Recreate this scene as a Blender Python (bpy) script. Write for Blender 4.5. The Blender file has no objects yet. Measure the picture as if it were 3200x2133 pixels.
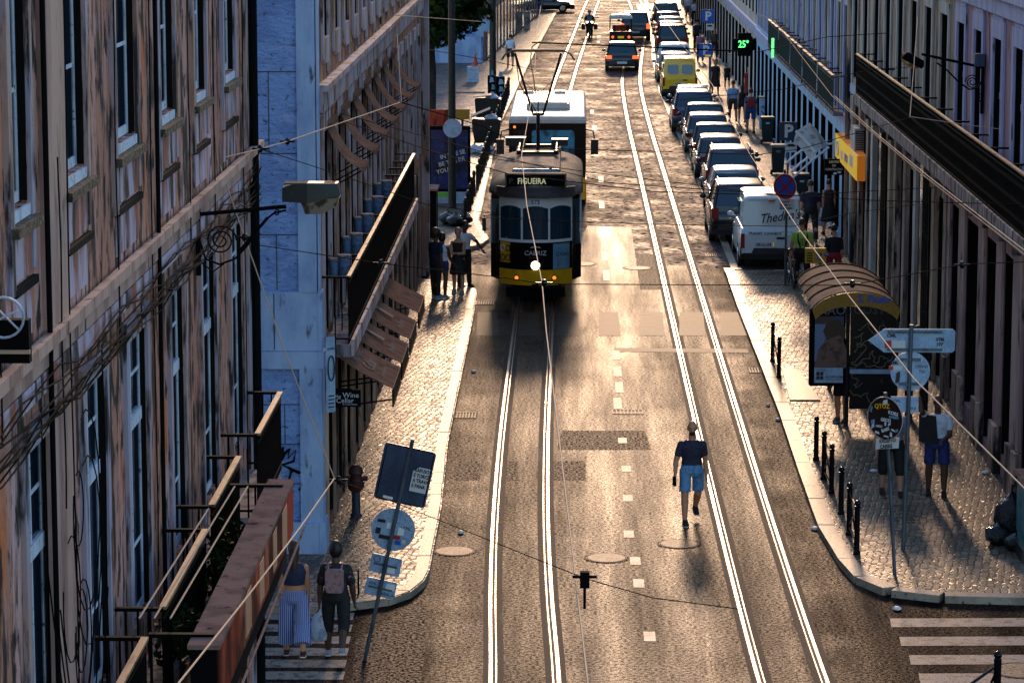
import bpy, bmesh, math, random
from mathutils import Vector, Matrix, Quaternion
random.seed(7)
R = math.radians
PI = math.pi
sc = bpy.context.scene
col = sc.collection
# ------------------------------------------------------------------ camera
F = 9524.0; CX = 1600.0; CY = 1066.5; H = 11.35
TH = math.atan((CY+465)/F); YAW = math.atan(197*math.cos(TH)/F)
cd = Vector((-math.sin(YAW)*math.cos(TH), math.cos(YAW)*math.cos(TH), -math.sin(TH)))
cr = Vector((math.cos(YAW), math.sin(YAW), 0)); cu = cr.cross(cd)
def ray(px, py): return cd + cr*((px-CX)/F) - cu*((py-CY)/F)
def G(px, py, z=0.0):            # a photo pixel -> the point of the ground it shows
    v = ray(px, py); t = (z-H)/v.z; return Vector((v.x*t, v.y*t, z))
def PX(px, py, X):
    v = ray(px, py); t = X/v.x; return Vector((X, v.y*t, H+v.z*t))
def PY(px, py, Y):
    v = ray(px, py); t = Y/v.y; return Vector((v.x*t, Y, H+v.z*t))
camd = bpy.data.cameras.new('Camera'); cam = bpy.data.objects.new('Camera', camd); col.objects.link(cam)
camd.sensor_width = 36; camd.lens = 36*F/3200; camd.clip_end = 3000; camd.clip_start = 0.5
m = Matrix((cr, cu, -cd)).transposed().to_4x4(); m.translation = Vector((0, 0, H)); cam.matrix_world = m
sc.camera = cam
# ------------------------------------------------------------------ light
SUN_EL, SUN_AZ = R(15.0), R(0.7)      # azimuth from +Y towards +X
w = bpy.data.worlds.new('World'); sc.world = w; w.use_nodes = True
nt = w.node_tree; bg = nt.nodes['Background']; sky = nt.nodes.new('ShaderNodeTexSky')
sky.sky_type = 'NISHITA'; sky.sun_disc = False; sky.sun_elevation = SUN_EL; sky.sun_rotation = SUN_AZ
sky.air_density = 1.2; sky.dust_density = 0.5; sky.ozone_density = 3.0
nt.links.new(sky.outputs[0], bg.inputs[0]); bg.inputs[1].default_value = 0.29
sl = bpy.data.lights.new('Sun', 'SUN'); sl.energy = 2.4; sl.angle = R(6); sl.color = (1, 0.63, 0.38)
so = bpy.data.objects.new('Sun', sl); col.objects.link(so)
sd = Vector((math.sin(SUN_AZ)*math.cos(SUN_EL), math.cos(SUN_AZ)*math.cos(SUN_EL), math.sin(SUN_EL)))
so.rotation_euler = sd.to_track_quat('Z', 'Y').to_euler(); so.location = (0, 60, 40)
sc.view_settings.view_transform = 'Standard'; sc.view_settings.look = 'None'
sc.view_settings.exposure = 0; sc.view_settings.gamma = 1
# ------------------------------------------------------------------ materials
GAIN = {'flaking ochre plaster': (1.9, 1.5, 1.4), 'smooth pilaster plaster': (1.7, 1.45, 1.35), 'streaked limestone trim': (1.5, 1.4, 1.35), 'stained apron': (1.6, 1.4, 1.35), 'blue rough render': (1.25, 1.45, 1.6), 'pale blue stone': (1.2, 1.35, 1.45),
        'orange brown plaster': (1.7, 1.45, 1.3), 'patterned tile wall': (2.0, 1.6, 1.3), 'grey door surround': (1.5, 1.4, 1.35), 'dusty pink plaster': (1.6, 1.45, 1.45), 'lilac stone trim': (1.4, 1.4, 1.5), 'grimy beige plaster': (1.6, 1.45, 1.3), 'pale blue facade': (1.2, 1.35, 1.45), 'aged white plaster': (1.35, 1.3, 1.3),
        'taupe awning fabric': (.85, .72, .66), 'tram cream': (1.95, 1.9, 1.85), 'tram yellow': (1.25, 1.3, 1), 'bus yellow': (1.2, 1.2, 1), 'weathered white frame': (1.3, 1.4, 1.5), 'bare sign back': (1.35, 1.6, 1.8), 'white cloth': (1.4, 1.4, 1.4), 'grimy ground floor stone': (1.4, 1.25, 1.15), 'blackened slab stone': (1.4, 1.3, 1.3), 'white car paint': (1.3, 1.35, 1.4), 'dirty white canvas': (1.4, 1.4, 1.4), 'red brown fascia': (1.3, 1.0, .9), 'tan skin': (1.6, 1.55, 1.5)}
def mat(name, base, rough=.6, metal=0., layers=(), bump=None, emit=None, estr=1., spec=None, rvar=None, coat=0, obj=True, svar=None):
    gn = GAIN.get(name)
    if gn:
        bo = lambda c: tuple(min(v*g_, .88) for v, g_ in zip(c, gn)) if max(c) > .11 else c
        base = bo(base); layers = [(bo(l[0]), *l[1:]) for l in layers]
    """layers: (colour, scale or (sx,sy,sz), low, high[, detail]) mixed over the base by noise"""
    m = bpy.data.materials.new(name); m.use_nodes = True; n = m.node_tree.nodes; L = m.node_tree.links
    b = n['Principled BSDF']; b.inputs['Roughness'].default_value = rough; b.inputs['Metallic'].default_value = metal
    if spec is not None: b.inputs['Specular IOR Level'].default_value = spec
    if coat: b.inputs['Coat Weight'].default_value = coat; b.inputs['Coat Roughness'].default_value = .06
    b.inputs['Base Color'].default_value = (*base, 1)
    tc = n.new('ShaderNodeTexCoord'); src = tc.outputs['Object']
    def noise(scale, detail=4, rgh=.6):
        t = n.new('ShaderNodeTexNoise'); t.inputs['Detail'].default_value = detail; t.inputs['Roughness'].default_value = rgh
        if isinstance(scale, (tuple, list)):
            mp = n.new('ShaderNodeMapping'); mp.inputs['Scale'].default_value = scale; L.new(src, mp.inputs[0]); L.new(mp.outputs[0], t.inputs[0]); t.inputs['Scale'].default_value = 1
        else:
            L.new(src, t.inputs[0]); t.inputs['Scale'].default_value = scale
        return t.outputs['Fac']
    c = None
    for l in layers:
        f = noise(l[1], l[4] if len(l) > 4 else 4)
        r = n.new('ShaderNodeMapRange'); r.inputs[1].default_value = l[2]; r.inputs[2].default_value = l[3]; L.new(f, r.inputs[0])
        mx = n.new('ShaderNodeMix'); mx.data_type = 'RGBA'; L.new(r.outputs[0], mx.inputs[0])
        if c is None: mx.inputs[6].default_value = (*base, 1)
        else: L.new(c, mx.inputs[6])
        mx.inputs[7].default_value = (*l[0], 1); c = mx.outputs[2]
    if c is not None: L.new(c, b.inputs['Base Color'])
    if svar:
        f = noise(svar[0], 3); r = n.new('ShaderNodeMapRange'); r.inputs[1].default_value = svar[3]; r.inputs[2].default_value = svar[4]
        r.inputs[3].default_value = svar[1]; r.inputs[4].default_value = svar[2]; L.new(f, r.inputs[0]); L.new(r.outputs[0], b.inputs['Specular IOR Level'])
    if rvar:
        f = noise(rvar[0]); r = n.new('ShaderNodeMapRange'); r.inputs[1].default_value = .3; r.inputs[2].default_value = .7
        r.inputs[3].default_value = rvar[1]; r.inputs[4].default_value = rvar[2]; L.new(f, r.inputs[0]); L.new(r.outputs[0], b.inputs['Roughness'])
    if bump:
        f = noise(bump[0], 5); bp = n.new('ShaderNodeBump'); bp.inputs['Strength'].default_value = bump[1]
        bp.inputs['Distance'].default_value = bump[2] if len(bump) > 2 else .01
        L.new(f, bp.inputs['Height']); L.new(bp.outputs[0], b.inputs['Normal'])
    if emit: b.inputs['Emission Color'].default_value = (*emit, 1); b.inputs['Emission Strength'].default_value = estr
    return m
def stones(name, c1, c2, joint, sx, sy, rough, bstr, rot=0., rnd=.9, dirt=None, spec=.12):
    """voronoi setts: a colour for each stone, dark joints, bump"""
    m = bpy.data.materials.new(name); m.use_nodes = True; n = m.node_tree.nodes; L = m.node_tree.links; b = n['Principled BSDF']; b.inputs['Specular IOR Level'].default_value = spec
    tc = n.new('ShaderNodeTexCoord'); mp = n.new('ShaderNodeMapping'); mp.inputs['Scale'].default_value = (sx, sy, 1); mp.inputs['Rotation'].default_value = (0, 0, rot)
    L.new(tc.outputs['Object'], mp.inputs[0])
    v = n.new('ShaderNodeTexVoronoi'); v.inputs['Randomness'].default_value = rnd; v.inputs['Scale'].default_value = 1; L.new(mp.outputs[0], v.inputs[0])
    e = n.new('ShaderNodeTexVoronoi'); e.feature = 'DISTANCE_TO_EDGE'; e.inputs['Randomness'].default_value = rnd; e.inputs['Scale'].default_value = 1; L.new(mp.outputs[0], e.inputs[0])
    sp = n.new('ShaderNodeSeparateColor'); L.new(v.outputs['Color'], sp.inputs[0])
    mx = n.new('ShaderNodeMix'); mx.data_type = 'RGBA'; mx.inputs[6].default_value = (*c1, 1); mx.inputs[7].default_value = (*c2, 1); L.new(sp.outputs[0], mx.inputs[0])
    r = n.new('ShaderNodeMapRange'); r.inputs[1].default_value = .02; r.inputs[2].default_value = .16; L.new(e.outputs['Distance'], r.inputs[0])
    m2 = n.new('ShaderNodeMix'); m2.data_type = 'RGBA'; m2.inputs[6].default_value = (*joint, 1); L.new(mx.outputs[2], m2.inputs[7]); L.new(r.outputs[0], m2.inputs[0])
    t = n.new('ShaderNodeTexNoise'); t.inputs['Scale'].default_value = .9; t.inputs['Detail'].default_value = 5; L.new(tc.outputs['Object'], t.inputs[0])
    r2 = n.new('ShaderNodeMapRange'); r2.inputs[1].default_value = .42; r2.inputs[2].default_value = .68; L.new(t.outputs['Fac'], r2.inputs[0])
    m3 = n.new('ShaderNodeMix'); m3.data_type = 'RGBA'; L.new(r2.outputs[0], m3.inputs[0]); L.new(m2.outputs[2], m3.inputs[6]); m3.inputs[7].default_value = (*(dirt or joint), 1)
    L.new(m3.outputs[2], b.inputs['Base Color'])
    rr = n.new('ShaderNodeMapRange'); rr.inputs[3].default_value = rough-.14; rr.inputs[4].default_value = rough+.14; L.new(sp.outputs[1], rr.inputs[0]); L.new(rr.outputs[0], b.inputs['Roughness'])
    ad = n.new('ShaderNodeMath'); ad.operation = 'MULTIPLY_ADD'; L.new(sp.outputs[2], ad.inputs[0]); ad.inputs[1].default_value = .7; L.new(r.outputs[0], ad.inputs[2])
    bp = n.new('ShaderNodeBump'); bp.inputs['Strength'].default_value = bstr; bp.inputs['Distance'].default_value = .012; L.new(ad.outputs[0], bp.inputs['Height']); L.new(bp.outputs[0], b.inputs['Normal'])
    return m
MT = {}
def road_mat():
    m = mat('asphalt', (.062, .038, .032), .42, layers=[
        ((.20, .105, .075), 21, .50, .62, 2), ((.006, .004, .006), 23, .50, .60, 2),
        ((.014, .009, .012), (1.3, .05, 1), .50, .62, 4), ((.17, .115, .085), (.8, .07, 1), .56, .70, 4), ((.008, .005, .008), (.45, .30, 1), .54, .66, 7)],
        bump=(26, .7, .018), rvar=((1.3, .07, 1), .36, .60), svar=(19, .004, .052, .42, .62))
    n = m.node_tree.nodes; L = m.node_tree.links; b = n['Principled BSDF']
    tc = n.new('ShaderNodeTexCoord'); sp = n.new('ShaderNodeSeparateXYZ'); L.new(tc.outputs['Object'], sp.inputs[0])
    nz = n.new('ShaderNodeTexNoise'); nz.inputs['Scale'].default_value = .6; nz.inputs['Detail'].default_value = 6; L.new(tc.outputs['Object'], nz.inputs[0])
    a1 = n.new('ShaderNodeMath'); a1.operation = 'MULTIPLY_ADD'; L.new(nz.outputs['Fac'], a1.inputs[0]); a1.inputs[1].default_value = 2.4; L.new(sp.outputs['X'], a1.inputs[2])   # wandering edge of the paler middle strip, gutters darkened as dirt
    r = n.new('ShaderNodeFloatCurve') if False else n.new('ShaderNodeValToRGB'); mr = n.new('ShaderNodeMapRange'); mr.inputs[1].default_value = -2.4+1.2; mr.inputs[2].default_value = 4.4+1.2; L.new(a1.outputs[0], mr.inputs[0]); L.new(mr.outputs[0], r.inputs[0])
    e = r.color_ramp.elements; e[0].position = .02; e[0].color = (.16, .16, .16, 1); e[1].position = 1; e[1].color = (.10, .10, .10, 1)
    for p, v in ((.16, .55), (.30, .42), (.42, .95), (.56, 1.), (.70, .45), (.82, .60), (.92, .16)):
        q = e.new(p); q.color = (v, v, v, 1)
    def mul(sock):
        l = b.inputs[sock].links[0].from_socket; mm = n.new('ShaderNodeMath'); mm.operation = 'MULTIPLY'; L.new(l, mm.inputs[0]); L.new(r.outputs[0], mm.inputs[1]); L.new(mm.outputs[0], b.inputs[sock])
    mul('Specular IOR Level')
    l = b.inputs['Base Color'].links[0].from_socket; mx = n.new('ShaderNodeMix'); mx.data_type = 'RGBA'; mx.blend_type = 'MULTIPLY'; mx.inputs[0].default_value = .6; L.new(l, mx.inputs[6]); L.new(r.outputs[0], mx.inputs[7]); L.new(mx.outputs[2], b.inputs['Base Color'])
    return m
MT['road'] = road_mat()
MT['cobble'] = stones('limestone setts', (.48, .34, .24), (.11, .078, .056), (.010, .008, .007), 8.5, 12.0, .46, 1.0, .12, .55, (.085, .07, .06))
MT['cobble_grey'] = stones('basalt setts', (.16, .16, .18), (.06, .06, .075), (.012, .012, .014), 7, 7, .5, .8, .1, .8)
MT['bay'] = mat('bay_asphalt', (.03, .027, .028), .55, layers=[((.07, .06, .055), 22, .5, .62), ((.012, .010, .011), (1, .3, 1), .5, .65)], bump=(25, .5, .012), spec=.12)
MT['kerb'] = mat('kerb stone', (.40, .32, .25), .40, layers=[((.24, .20, .16), (3, .6, 3), .45, .65), ((.05, .04, .035), 14, .58, .68)], bump=(20, .3, .01), spec=.03)
MT['rail'] = mat('rail steel', (.13, .09, .065), .44, 1, layers=[((.07, .045, .035), (9, .5, 5), .50, .66, 6)], rvar=((1, .5, 1), .28, .46))
MT['groove'] = mat('groove dirt', (.012, .010, .009), .8)
MT['paint'] = mat('worn road paint', (.62, .52, .42), .6, layers=[((.07, .05, .042), 5, .50, .58, 6), ((.04, .03, .028), 24, .54, .60)], bump=(30, .3, .008), spec=.5)
MT['paint_good'] = mat('crossing paint', (.36, .28, .24), .6, layers=[((.10, .085, .075), 5, .50, .62), ((.05, .045, .04), 38, .54, .62)], bump=(30, .4, .01), spec=.10)
MT['patch_dark'] = mat('dark patch', (.022, .015, .016), .6, layers=[((.07, .045, .036), 22, .50, .64)], bump=(22, .6, .015), svar=(20, .0, .05, .45, .62))
MT['patch_plate'] = mat('grooved patch', (.05, .04, .034), .6, layers=[((.02, .016, .014), (2, 30, 1), .46, .56)], bump=((2, 30, 1), .5, .01), spec=.05)
MT['iron'] = mat('cast iron', (.20, .15, .115), .6, .15, spec=.12, layers=[((.02, .015, .012), 16, .5, .56)], bump=(16, .6, .01))
MT['black'] = mat('black paint', (.010, .010, .011), .45, layers=[((.03, .026, .024), 12, .5, .7)])
MT['blackmatt'] = mat('black matt', (.004, .004, .005), .9, spec=.1)
MT['blackgloss'] = mat('black gloss', (.004, .004, .006), .2, spec=.25)
MT['glass'] = mat('window glass', (.008, .018, .034), .06, 0, spec=.30, rvar=((1, 1.2, .6), .03, .12))
MT['glass_blue'] = mat('sky lit glass', (.02, .05, .085), .08, 0, spec=1., layers=[((.005, .010, .018), (1.2, 1.2, 1.6), .45, .6)])
MT['carglass'] = mat('car glass', (.012, .045, .075), .05, 0, spec=1.)  # blue in the base stands in for reflected sky
MT['frame_white'] = mat('weathered white frame', (.50, .52, .58), .55, layers=[((.22, .24, .30), (8, 8, 2), .5, .7), ((.09, .07, .06), 18, .6, .7)])
MT['frame_dark'] = mat('dark frame', (.05, .045, .045), .5)
MT['jamb'] = mat('painted jamb shade', (.008, .006, .006), .9, spec=.1)  # near-black colour stands in for shade in the window reveals
MT['chrome'] = mat('chrome', (.6, .6, .6), .2, 1)
MT['tyre'] = mat('tyre', (.012, .012, .012), .75)
MT['white'] = mat('white paint', (.72, .72, .72), .4)
MT['cable'] = mat('cable', (.006, .005, .005), .9, spec=.05)
MT['cable_light'] = mat('bright contact wire', (.62, .42, .28), .7, 0, spec=.15)
# ------------------------------------------------------------------ mesh helpers
class MB:
    def __init__(s): s.bm = bmesh.new()
    def face(s, pts):
        try: return s.bm.faces.new([s.bm.verts.new(p) for p in pts])
        except Exception: return None
    def box(s, a, b, M=None):
        x0, y0, z0 = a; x1, y1, z1 = b
        c = [(x0,y0,z0),(x1,y0,z0),(x1,y1,z0),(x0,y1,z0),(x0,y0,z1),(x1,y0,z1),(x1,y1,z1),(x0,y1,z1)]
        if M is not None: c = [M @ Vector(p) for p in c]
        v = [s.bm.verts.new(p) for p in c]
        for f in ((3,2,1,0),(4,5,6,7),(0,1,5,4),(1,2,6,5),(2,3,7,6),(3,0,4,7)): s.bm.faces.new([v[i] for i in f])
        return s
    def cbox(s, c, d, rz=0, rx=0, ry=0):
        M = Matrix.Translation(c) @ Matrix.Rotation(rz, 4, 'Z') @ Matrix.Rotation(rx, 4, 'X') @ Matrix.Rotation(ry, 4, 'Y')
        return s.box((-d[0]/2, -d[1]/2, -d[2]/2), (d[0]/2, d[1]/2, d[2]/2), M)
    def rings(s, rings, closed=True, cap=True):
        vs = [[s.bm.verts.new(p) for p in r] for r in rings]; n = len(vs[0])
        for a, b in zip(vs[:-1], vs[1:]):
            for i in range(n if closed else n-1):
                j = (i+1) % n
                try: s.bm.faces.new((a[i], a[j], b[j], b[i]))
                except Exception: pass
        if cap and closed:
            for r, k in ((vs[0], 1), (vs[-1], 0)):
                try: s.bm.faces.new(r[::-1] if k else r)
                except Exception: pass
        return s
    def tube(s, pts, r, n=8, cap=True):
        pts = [Vector(p) for p in pts]; rs = r if isinstance(r, (list, tuple)) else [r]*len(pts); out = []; up = None
        for i, p in enumerate(pts):
            t = (pts[min(i+1, len(pts)-1)]-pts[max(i-1, 0)]).normalized()
            if up is None: up = Vector((0, 0, 1)) if abs(t.z) < .9 else Vector((1, 0, 0))
            a = t.cross(up).normalized(); up = a.cross(t).normalized()
            out.append([p+(a*math.cos(2*PI*k/n)+up*math.sin(2*PI*k/n))*rs[i] for k in range(n)])
        return s.rings(out, True, cap)
    def lathe(s, prof, n=16, c=(0, 0, 0)):
        return s.rings([[(c[0]+r*math.cos(2*PI*k/n), c[1]+r*math.sin(2*PI*k/n), c[2]+z) for k in range(n)] for r, z in prof])
    def ell(s, c, d, n=14, m=9, M=None):
        rg = []
        for i in range(1, m):
            a = PI*i/m
            rg.append([Vector((d[0]*math.sin(a)*math.cos(2*PI*k/n), d[1]*math.sin(a)*math.sin(2*PI*k/n), -d[2]*math.cos(a))) for k in range(n)])
        rg = [[(M @ p if M is not None else p)+Vector(c) for p in r] for r in rg]
        return s.rings(rg)
    def disc(s, c, r, nrm, n=24, th=.004, r2=None):
        nrm = Vector(nrm).normalized(); a = nrm.orthogonal().normalized(); b = nrm.cross(a); c = Vector(c)
        ov = [[c+nrm*z+(a*math.cos(2*PI*k/n)+b*math.sin(2*PI*k/n))*r for k in range(n)] for z in (-th/2, th/2)]
        return s.rings(ov)
    def prism(s, poly, z0, z1):
        return s.rings([[(x, y, z0) for x, y in poly], [(x, y, z1) for x, y in poly]])
    def plate(s, poly, O, U, V, th):     # outline in (u,v) of a frame -> plate of thickness th along the normal
        O, U, V = Vector(O), Vector(U).normalized(), Vector(V).normalized(); N = U.cross(V)
        return s.rings([[O+U*u+V*v for u, v in poly], [O+U*u+V*v+N*th for u, v in poly]])
def rrect(x0, y0, x1, y1, r, n=4):
    o = []
    for cx, cy, a in ((x1-r, y1-r, 0), (x0+r, y1-r, PI/2), (x0+r, y0+r, PI), (x1-r, y0+r, 1.5*PI)):
        for k in range(n+1): o.append((cx+r*math.cos(a+PI/2*k/n), cy+r*math.sin(a+PI/2*k/n)))
    return o
def OBJ(name, mb, m, parent=None, smooth=False, world=True, bevel=0, recalc=True, label=None, loc=None):
    me = bpy.data.meshes.new(name)
    if recalc: bmesh.ops.recalc_face_normals(mb.bm, faces=mb.bm.faces)
    if bevel: bmesh.ops.bevel(mb.bm, geom=[e for e in mb.bm.edges if len(e.link_faces) == 2 and e.calc_face_angle(0) > .5], offset=bevel, segments=2, affect='EDGES')
    mb.bm.to_mesh(me); mb.bm.free()
    me.materials.append(MT[m] if isinstance(m, str) else m)
    if smooth:
        me.shade_smooth()
        try: me.set_sharp_from_angle(angle=R(42))
        except Exception: pass
    o = bpy.data.objects.new(name, me); col.objects.link(o)
    if parent is not None:
        o.parent = parent
        if world:
            off = wloc(parent)
            if off.length > 0: me.transform(Matrix.Translation(-off))
    if loc: o.location = loc
    if label: o['label'] = label
    return o
def wloc(o):
    v = Vector((0, 0, 0))
    while o is not None: v += o.location; o = o.parent
    return v
def tag(o, label=None, cat=None, group=None, kind=None):
    if label: o['label'] = label
    if cat: o['category'] = cat
    if group: o['group'] = group
    if kind: o['kind'] = kind
    return o
def thing(name, label, cat, loc=(0, 0, 0), rz=0, group=None):
    o = bpy.data.objects.new(name, None); col.objects.link(o); o.location = loc; o.rotation_euler = (0, 0, rz); o.empty_display_size = .2
    return tag(o, label, cat, group)
def S(name, mb, m, **k):
    o = OBJ(name, mb, m, **k); o['kind'] = 'structure'; return o
def copy_tree(o, parent=None):
    c = o.copy(); col.objects.link(c)
    if parent is not None: c.parent = parent
    for ch in list(o.children): copy_tree(ch, c)
    return c
def text(name, s, size, O, U, V, m, parent, shear=0, off=.003, align='LEFT', bold=0, world=True, sx=1.):
    cu_ = bpy.data.curves.new('t', 'FONT'); cu_.body = s; cu_.size = size; cu_.extrude = .001; cu_.shear = shear; cu_.offset = bold; cu_.align_x = align; cu_.resolution_u = 2
    t = bpy.data.objects.new('t', cu_); col.objects.link(t); dg = bpy.context.evaluated_depsgraph_get()
    me = bpy.data.meshes.new_from_object(t.evaluated_get(dg)); bpy.data.objects.remove(t)
    U = Vector(U).normalized(); V = Vector(V); V = (V-U*V.dot(U)).normalized(); N = U.cross(V)
    M = Matrix((U*sx, V, N)).transposed().to_4x4(); M.translation = Vector(O)+N*off
    me.transform(M); me.materials.clear(); me.materials.append(MT[m] if isinstance(m, str) else m)
    o = bpy.data.objects.new(name, me); col.objects.link(o)
    if parent is not None:
        o.parent = parent
        if world: me.transform(Matrix.Translation(-wloc(parent)))
    return o
# ------------------------------------------------------------------ ground, kerbs, pavements
def sheet(name, poly, z, m):
    mb = MB(); mb.face([(x, y, z) for x, y in poly]); return S(name, mb, m, recalc=False)
sheet('ground', [(-400, -200), (400, -200), (400, 1200), (-400, 1200)], 0.0, 'road')
def kerbline(name, pts, wd=.22, h=.12, m='kerb'):
    """row of kerb stones along a polyline, on its left side"""
    mb = MB(); pts = [Vector((x, y, 0)) for x, y in pts]; L = 0
    for a, b in zip(pts[:-1], pts[1:]):
        d = b-a; n = max(1, round(d.length/1.0)); t = d.normalized(); s_ = Vector((-t.y, t.x, 0))
        for k in range(n):
            p = a+d*(k/n)+t*.006; q = a+d*((k+1)/n)-t*.006; hh = h+random.uniform(-.006, .006); o = random.uniform(-.008, .008)
            mb.rings([[p+s_*o, p+s_*(wd), p+s_*(wd)+Vector((0, 0, hh)), p+s_*(.03+o)+Vector((0, 0, hh)), p+s_*o+Vector((0, 0, hh-.03))],
                      [q+s_*o, q+s_*(wd), q+s_*(wd)+Vector((0, 0, hh)), q+s_*(.03+o)+Vector((0, 0, hh)), q+s_*o+Vector((0, 0, hh-.03))]])
    return S(name, mb, m)
def px(*p): return [tuple(G(x, y)[:2]) for x, y in p]
KH = .12
# left pavement beside the corner building
kl = [(-16, 45.6)] + px((1010, 1918), (1115, 1905), (1215, 1892), (1285, 1868), (1325, 1835), (1342, 1800), (1380, 1600), (1400, 1400), (1440, 1200), (1480, 1000), (1490, 925), (1482, 906), (1460, 898)) + [(-4.1, 80.4), (-16, 80.4)]
sheet('left_pavement', kl, KH-.012, 'cobble')
kerbline('left_kerb', kl[:-1])
kl2 = [(-30, 87.6), (-4.4, 87.6)] + px((1475, 782), (1508, 772), (1528, 755)) + [(-2.92, 93.3), (-3.1, 126), (-2.46, 162), (-1.29, 214.8), (-1.3, 320), (-30, 320)]
sheet('far_left_pavement', kl2, KH-.012, 'cobble'); kerbline('far_left_kerb', kl2[:-1])
sheet('side_street', [(-30, 125), (-3.35, 125), (-3.25, 143), (-30, 143)], KH+.004, 'cobble_grey')
mb = MB(); mb.box((-20, 143.1, .05), (-7.3, 143.4, .2)); mb.box((-6.0, 143.1, .05), (-4.2, 143.4, .2)); mb.box((-20, 124.6, .05), (-3.5, 124.8, .15)); S('side_street_kerb', mb, 'kerb')
# right pavement
krp = [(40, 46.1)] + px((3200, 1878), (2950, 1872), (2800, 1855), (2715, 1820), (2665, 1765), (2600, 1660), (2540, 1500), (2470, 1300), (2330, 960), (2297, 868), (2288, 850))
kr = krp + [(4.36, 82.2)]
kr_poly = kr + [(6.25, 82.2), (6.25, 320), (40, 320)]
sheet('right_pavement', kr_poly, KH-.012, 'cobble')
kerbline('right_kerb', kr[::-1][:-1] + [(40, 46.1)], wd=-.24)
kerbline('right_inner_kerb', [(4.6, 82.25), (6.25, 82.25), (6.25, 210)], wd=-.2, h=.11)
sheet('parking_bay', [(4.6, 82.4), (6.25, 82.4), (6.25, 230), (4.6, 230)], .006, 'bay')
kl3 = [(4.33, 82.4), (4.31, 100.5), (4.19, 122.2), (4.04, 145.2), (4.3, 170), (5.1, 200), (5.4, 237)]
mb = MB()
for (a, b), (c, d) in zip(kl3[:-1], kl3[1:]): mb.box((0, 0, 0), (1, 1, 1), Matrix(((.2, c-a, 0, a), (0, d-b-.01, 0, b), (0, 0, .03, .0), (0, 0, 0, 1))))
S('parking_edge_stones', mb, 'kerb')
# pavement ramp slab on the right kerb
mb = MB(); q = [G(2425, 1165), G(2480, 1175), G(2545, 1268), G(2450, 1268)]
mb.rings([[(p.x+.12, p.y, .0) for p in q], [(p.x+.12, p.y, .135) for p in q]]); S('dropped_kerb_slab', mb, 'kerb')
MT['road_far'] = mat('far asphalt', (.055, .038, .044), .7, layers=[((.12, .085, .08), 14, .50, .64, 3), ((.010, .007, .010), (.6, .25, 1), .46, .66, 6), ((.16, .12, .11), (.7, .35, 1), .60, .74, 6)], bump=(14, .6, .02), rvar=((.7, .5, 1), .5, .8), svar=(5, .0, .09, .42, .66))  # duller asphalt past the seam, its tone also standing in for blocked sun
sheet('far_road', [(-3.4, 84.0), (4.6, 84.0), (4.6, 170), (6.2, 200), (6.2, 320), (-3.4, 320)], .0012, 'road_far')
mb = MB(); mb.face([(-.45, 78.5, .0022), (1.75, 78.2, .0022), (1.75, 92.5, .0022), (.42, 93, .0022)]); mb.face([(.42, 83.5, .0031), (1.72, 83.5, .0031), (1.7, 89.6, .0031), (.42, 89.6, .0031)]) if 0 else None; S('near_asphalt_strip', mb, 'road', recalc=False)  # strip of the nearer asphalt, laid partly over the far road
# markings --------------------------------------------------------
def strip(mb, x0, y0, x1, y1, wd, z=.0055):
    a = Vector((x0, y0, z)); b = Vector((x1, y1, z)); t = (b-a).normalized(); s_ = Vector((-t.y, t.x, 0))*wd/2
    mb.face([a-s_, b-s_, b+s_, a+s_])
mb = MB()
for x, y in ((1410, 2100), (2030, 1988), (1996, 1822), (1985, 1752), (1965, 1668), (1962, 1556), (1957, 1465), (1945, 1376), (1930, 1260), (1935, 1210), (1930, 1160), (1925, 1110), (1895, 860), (1890, 800), (1888, 760), (1880, 640), (1878, 560), (1862, 480), (1858, 400), (1850, 350), (1870, 132), (1872, 115), (1880, 20)):
    if x == 1410: continue
    p = G(x, y); ln = .55 if y > 1300 else (1.3 if y > 1000 else 2.0)
    strip(mb, p.x, p.y-ln/2, p.x, p.y+ln/2, .17)
S('centre_line', mb, 'paint', recalc=False)
mb = MB()
for i in range(6):
    p = G(2780+i*30, 1945+i*58); mb.face([(p.x, p.y-.26, .004), (p.x+6, p.y-.02, .004), (p.x+6, p.y+.46, .004), (p.x+.03, p.y+.26, .004)])
S('right_crossing', mb, 'paint_good', recalc=False)
mb = MB()
for i in range(8):
    p = G(1105-i*6, 1925+i*37); mb.face([(p.x, p.y-.21, .004), (p.x-3.6, p.y-.25, .004), (p.x-3.6, p.y+.20, .004), (p.x, p.y+.21, .004)])
S('left_crossing', mb, 'paint_good', recalc=False)
mb = MB()
for x0, x1, y in ((1915, 2008, 1288),):
    a = G(x0, y); b = G(x1, y)
    for k in range(9): xx = a.x+(b.x-a.x)*k/8; mb.box((xx-.012, a.y-.2, .0), (xx+.012, a.y+.22, .012))
    mb.box((a.x, a.y-.22, 0), (b.x, a.y-.2, .012)); mb.box((a.x, a.y+.22, 0), (b.x, a.y+.24, .012))
tag(OBJ('drain_grate', mb, 'iron'), 'pale oblong grate set in the middle of the road', 'drain')
for x, y, lb in ((1447, 1298, 'drain grating in the gutter of the left kerb near the awnings'), (1512, 946, 'drain grating in the left gutter just in front of the tram'), (2233, 797, 'drain grating in the right gutter beside the white van'), (2378, 1158, 'drain grating by the right kerb near the railing'), (2165, 588, 'farthest drain grating beside the parked cars')):
    p = G(x, y); mb = MB()
    for k in range(9): mb.box((p.x-.26+k*.062, p.y-.28, 0), (p.x-.235+k*.062, p.y+.28, .014))
    mb.box((p.x-.28, p.y-.31, 0), (p.x+.28, p.y-.28, .014)); mb.box((p.x-.28, p.y+.28, 0), (p.x+.28, p.y+.31, .014))
    b = OBJ('drain_grate', mb, 'iron'); tag(b, lb, 'drain')
mb = MB()     # dark repairs
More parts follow.
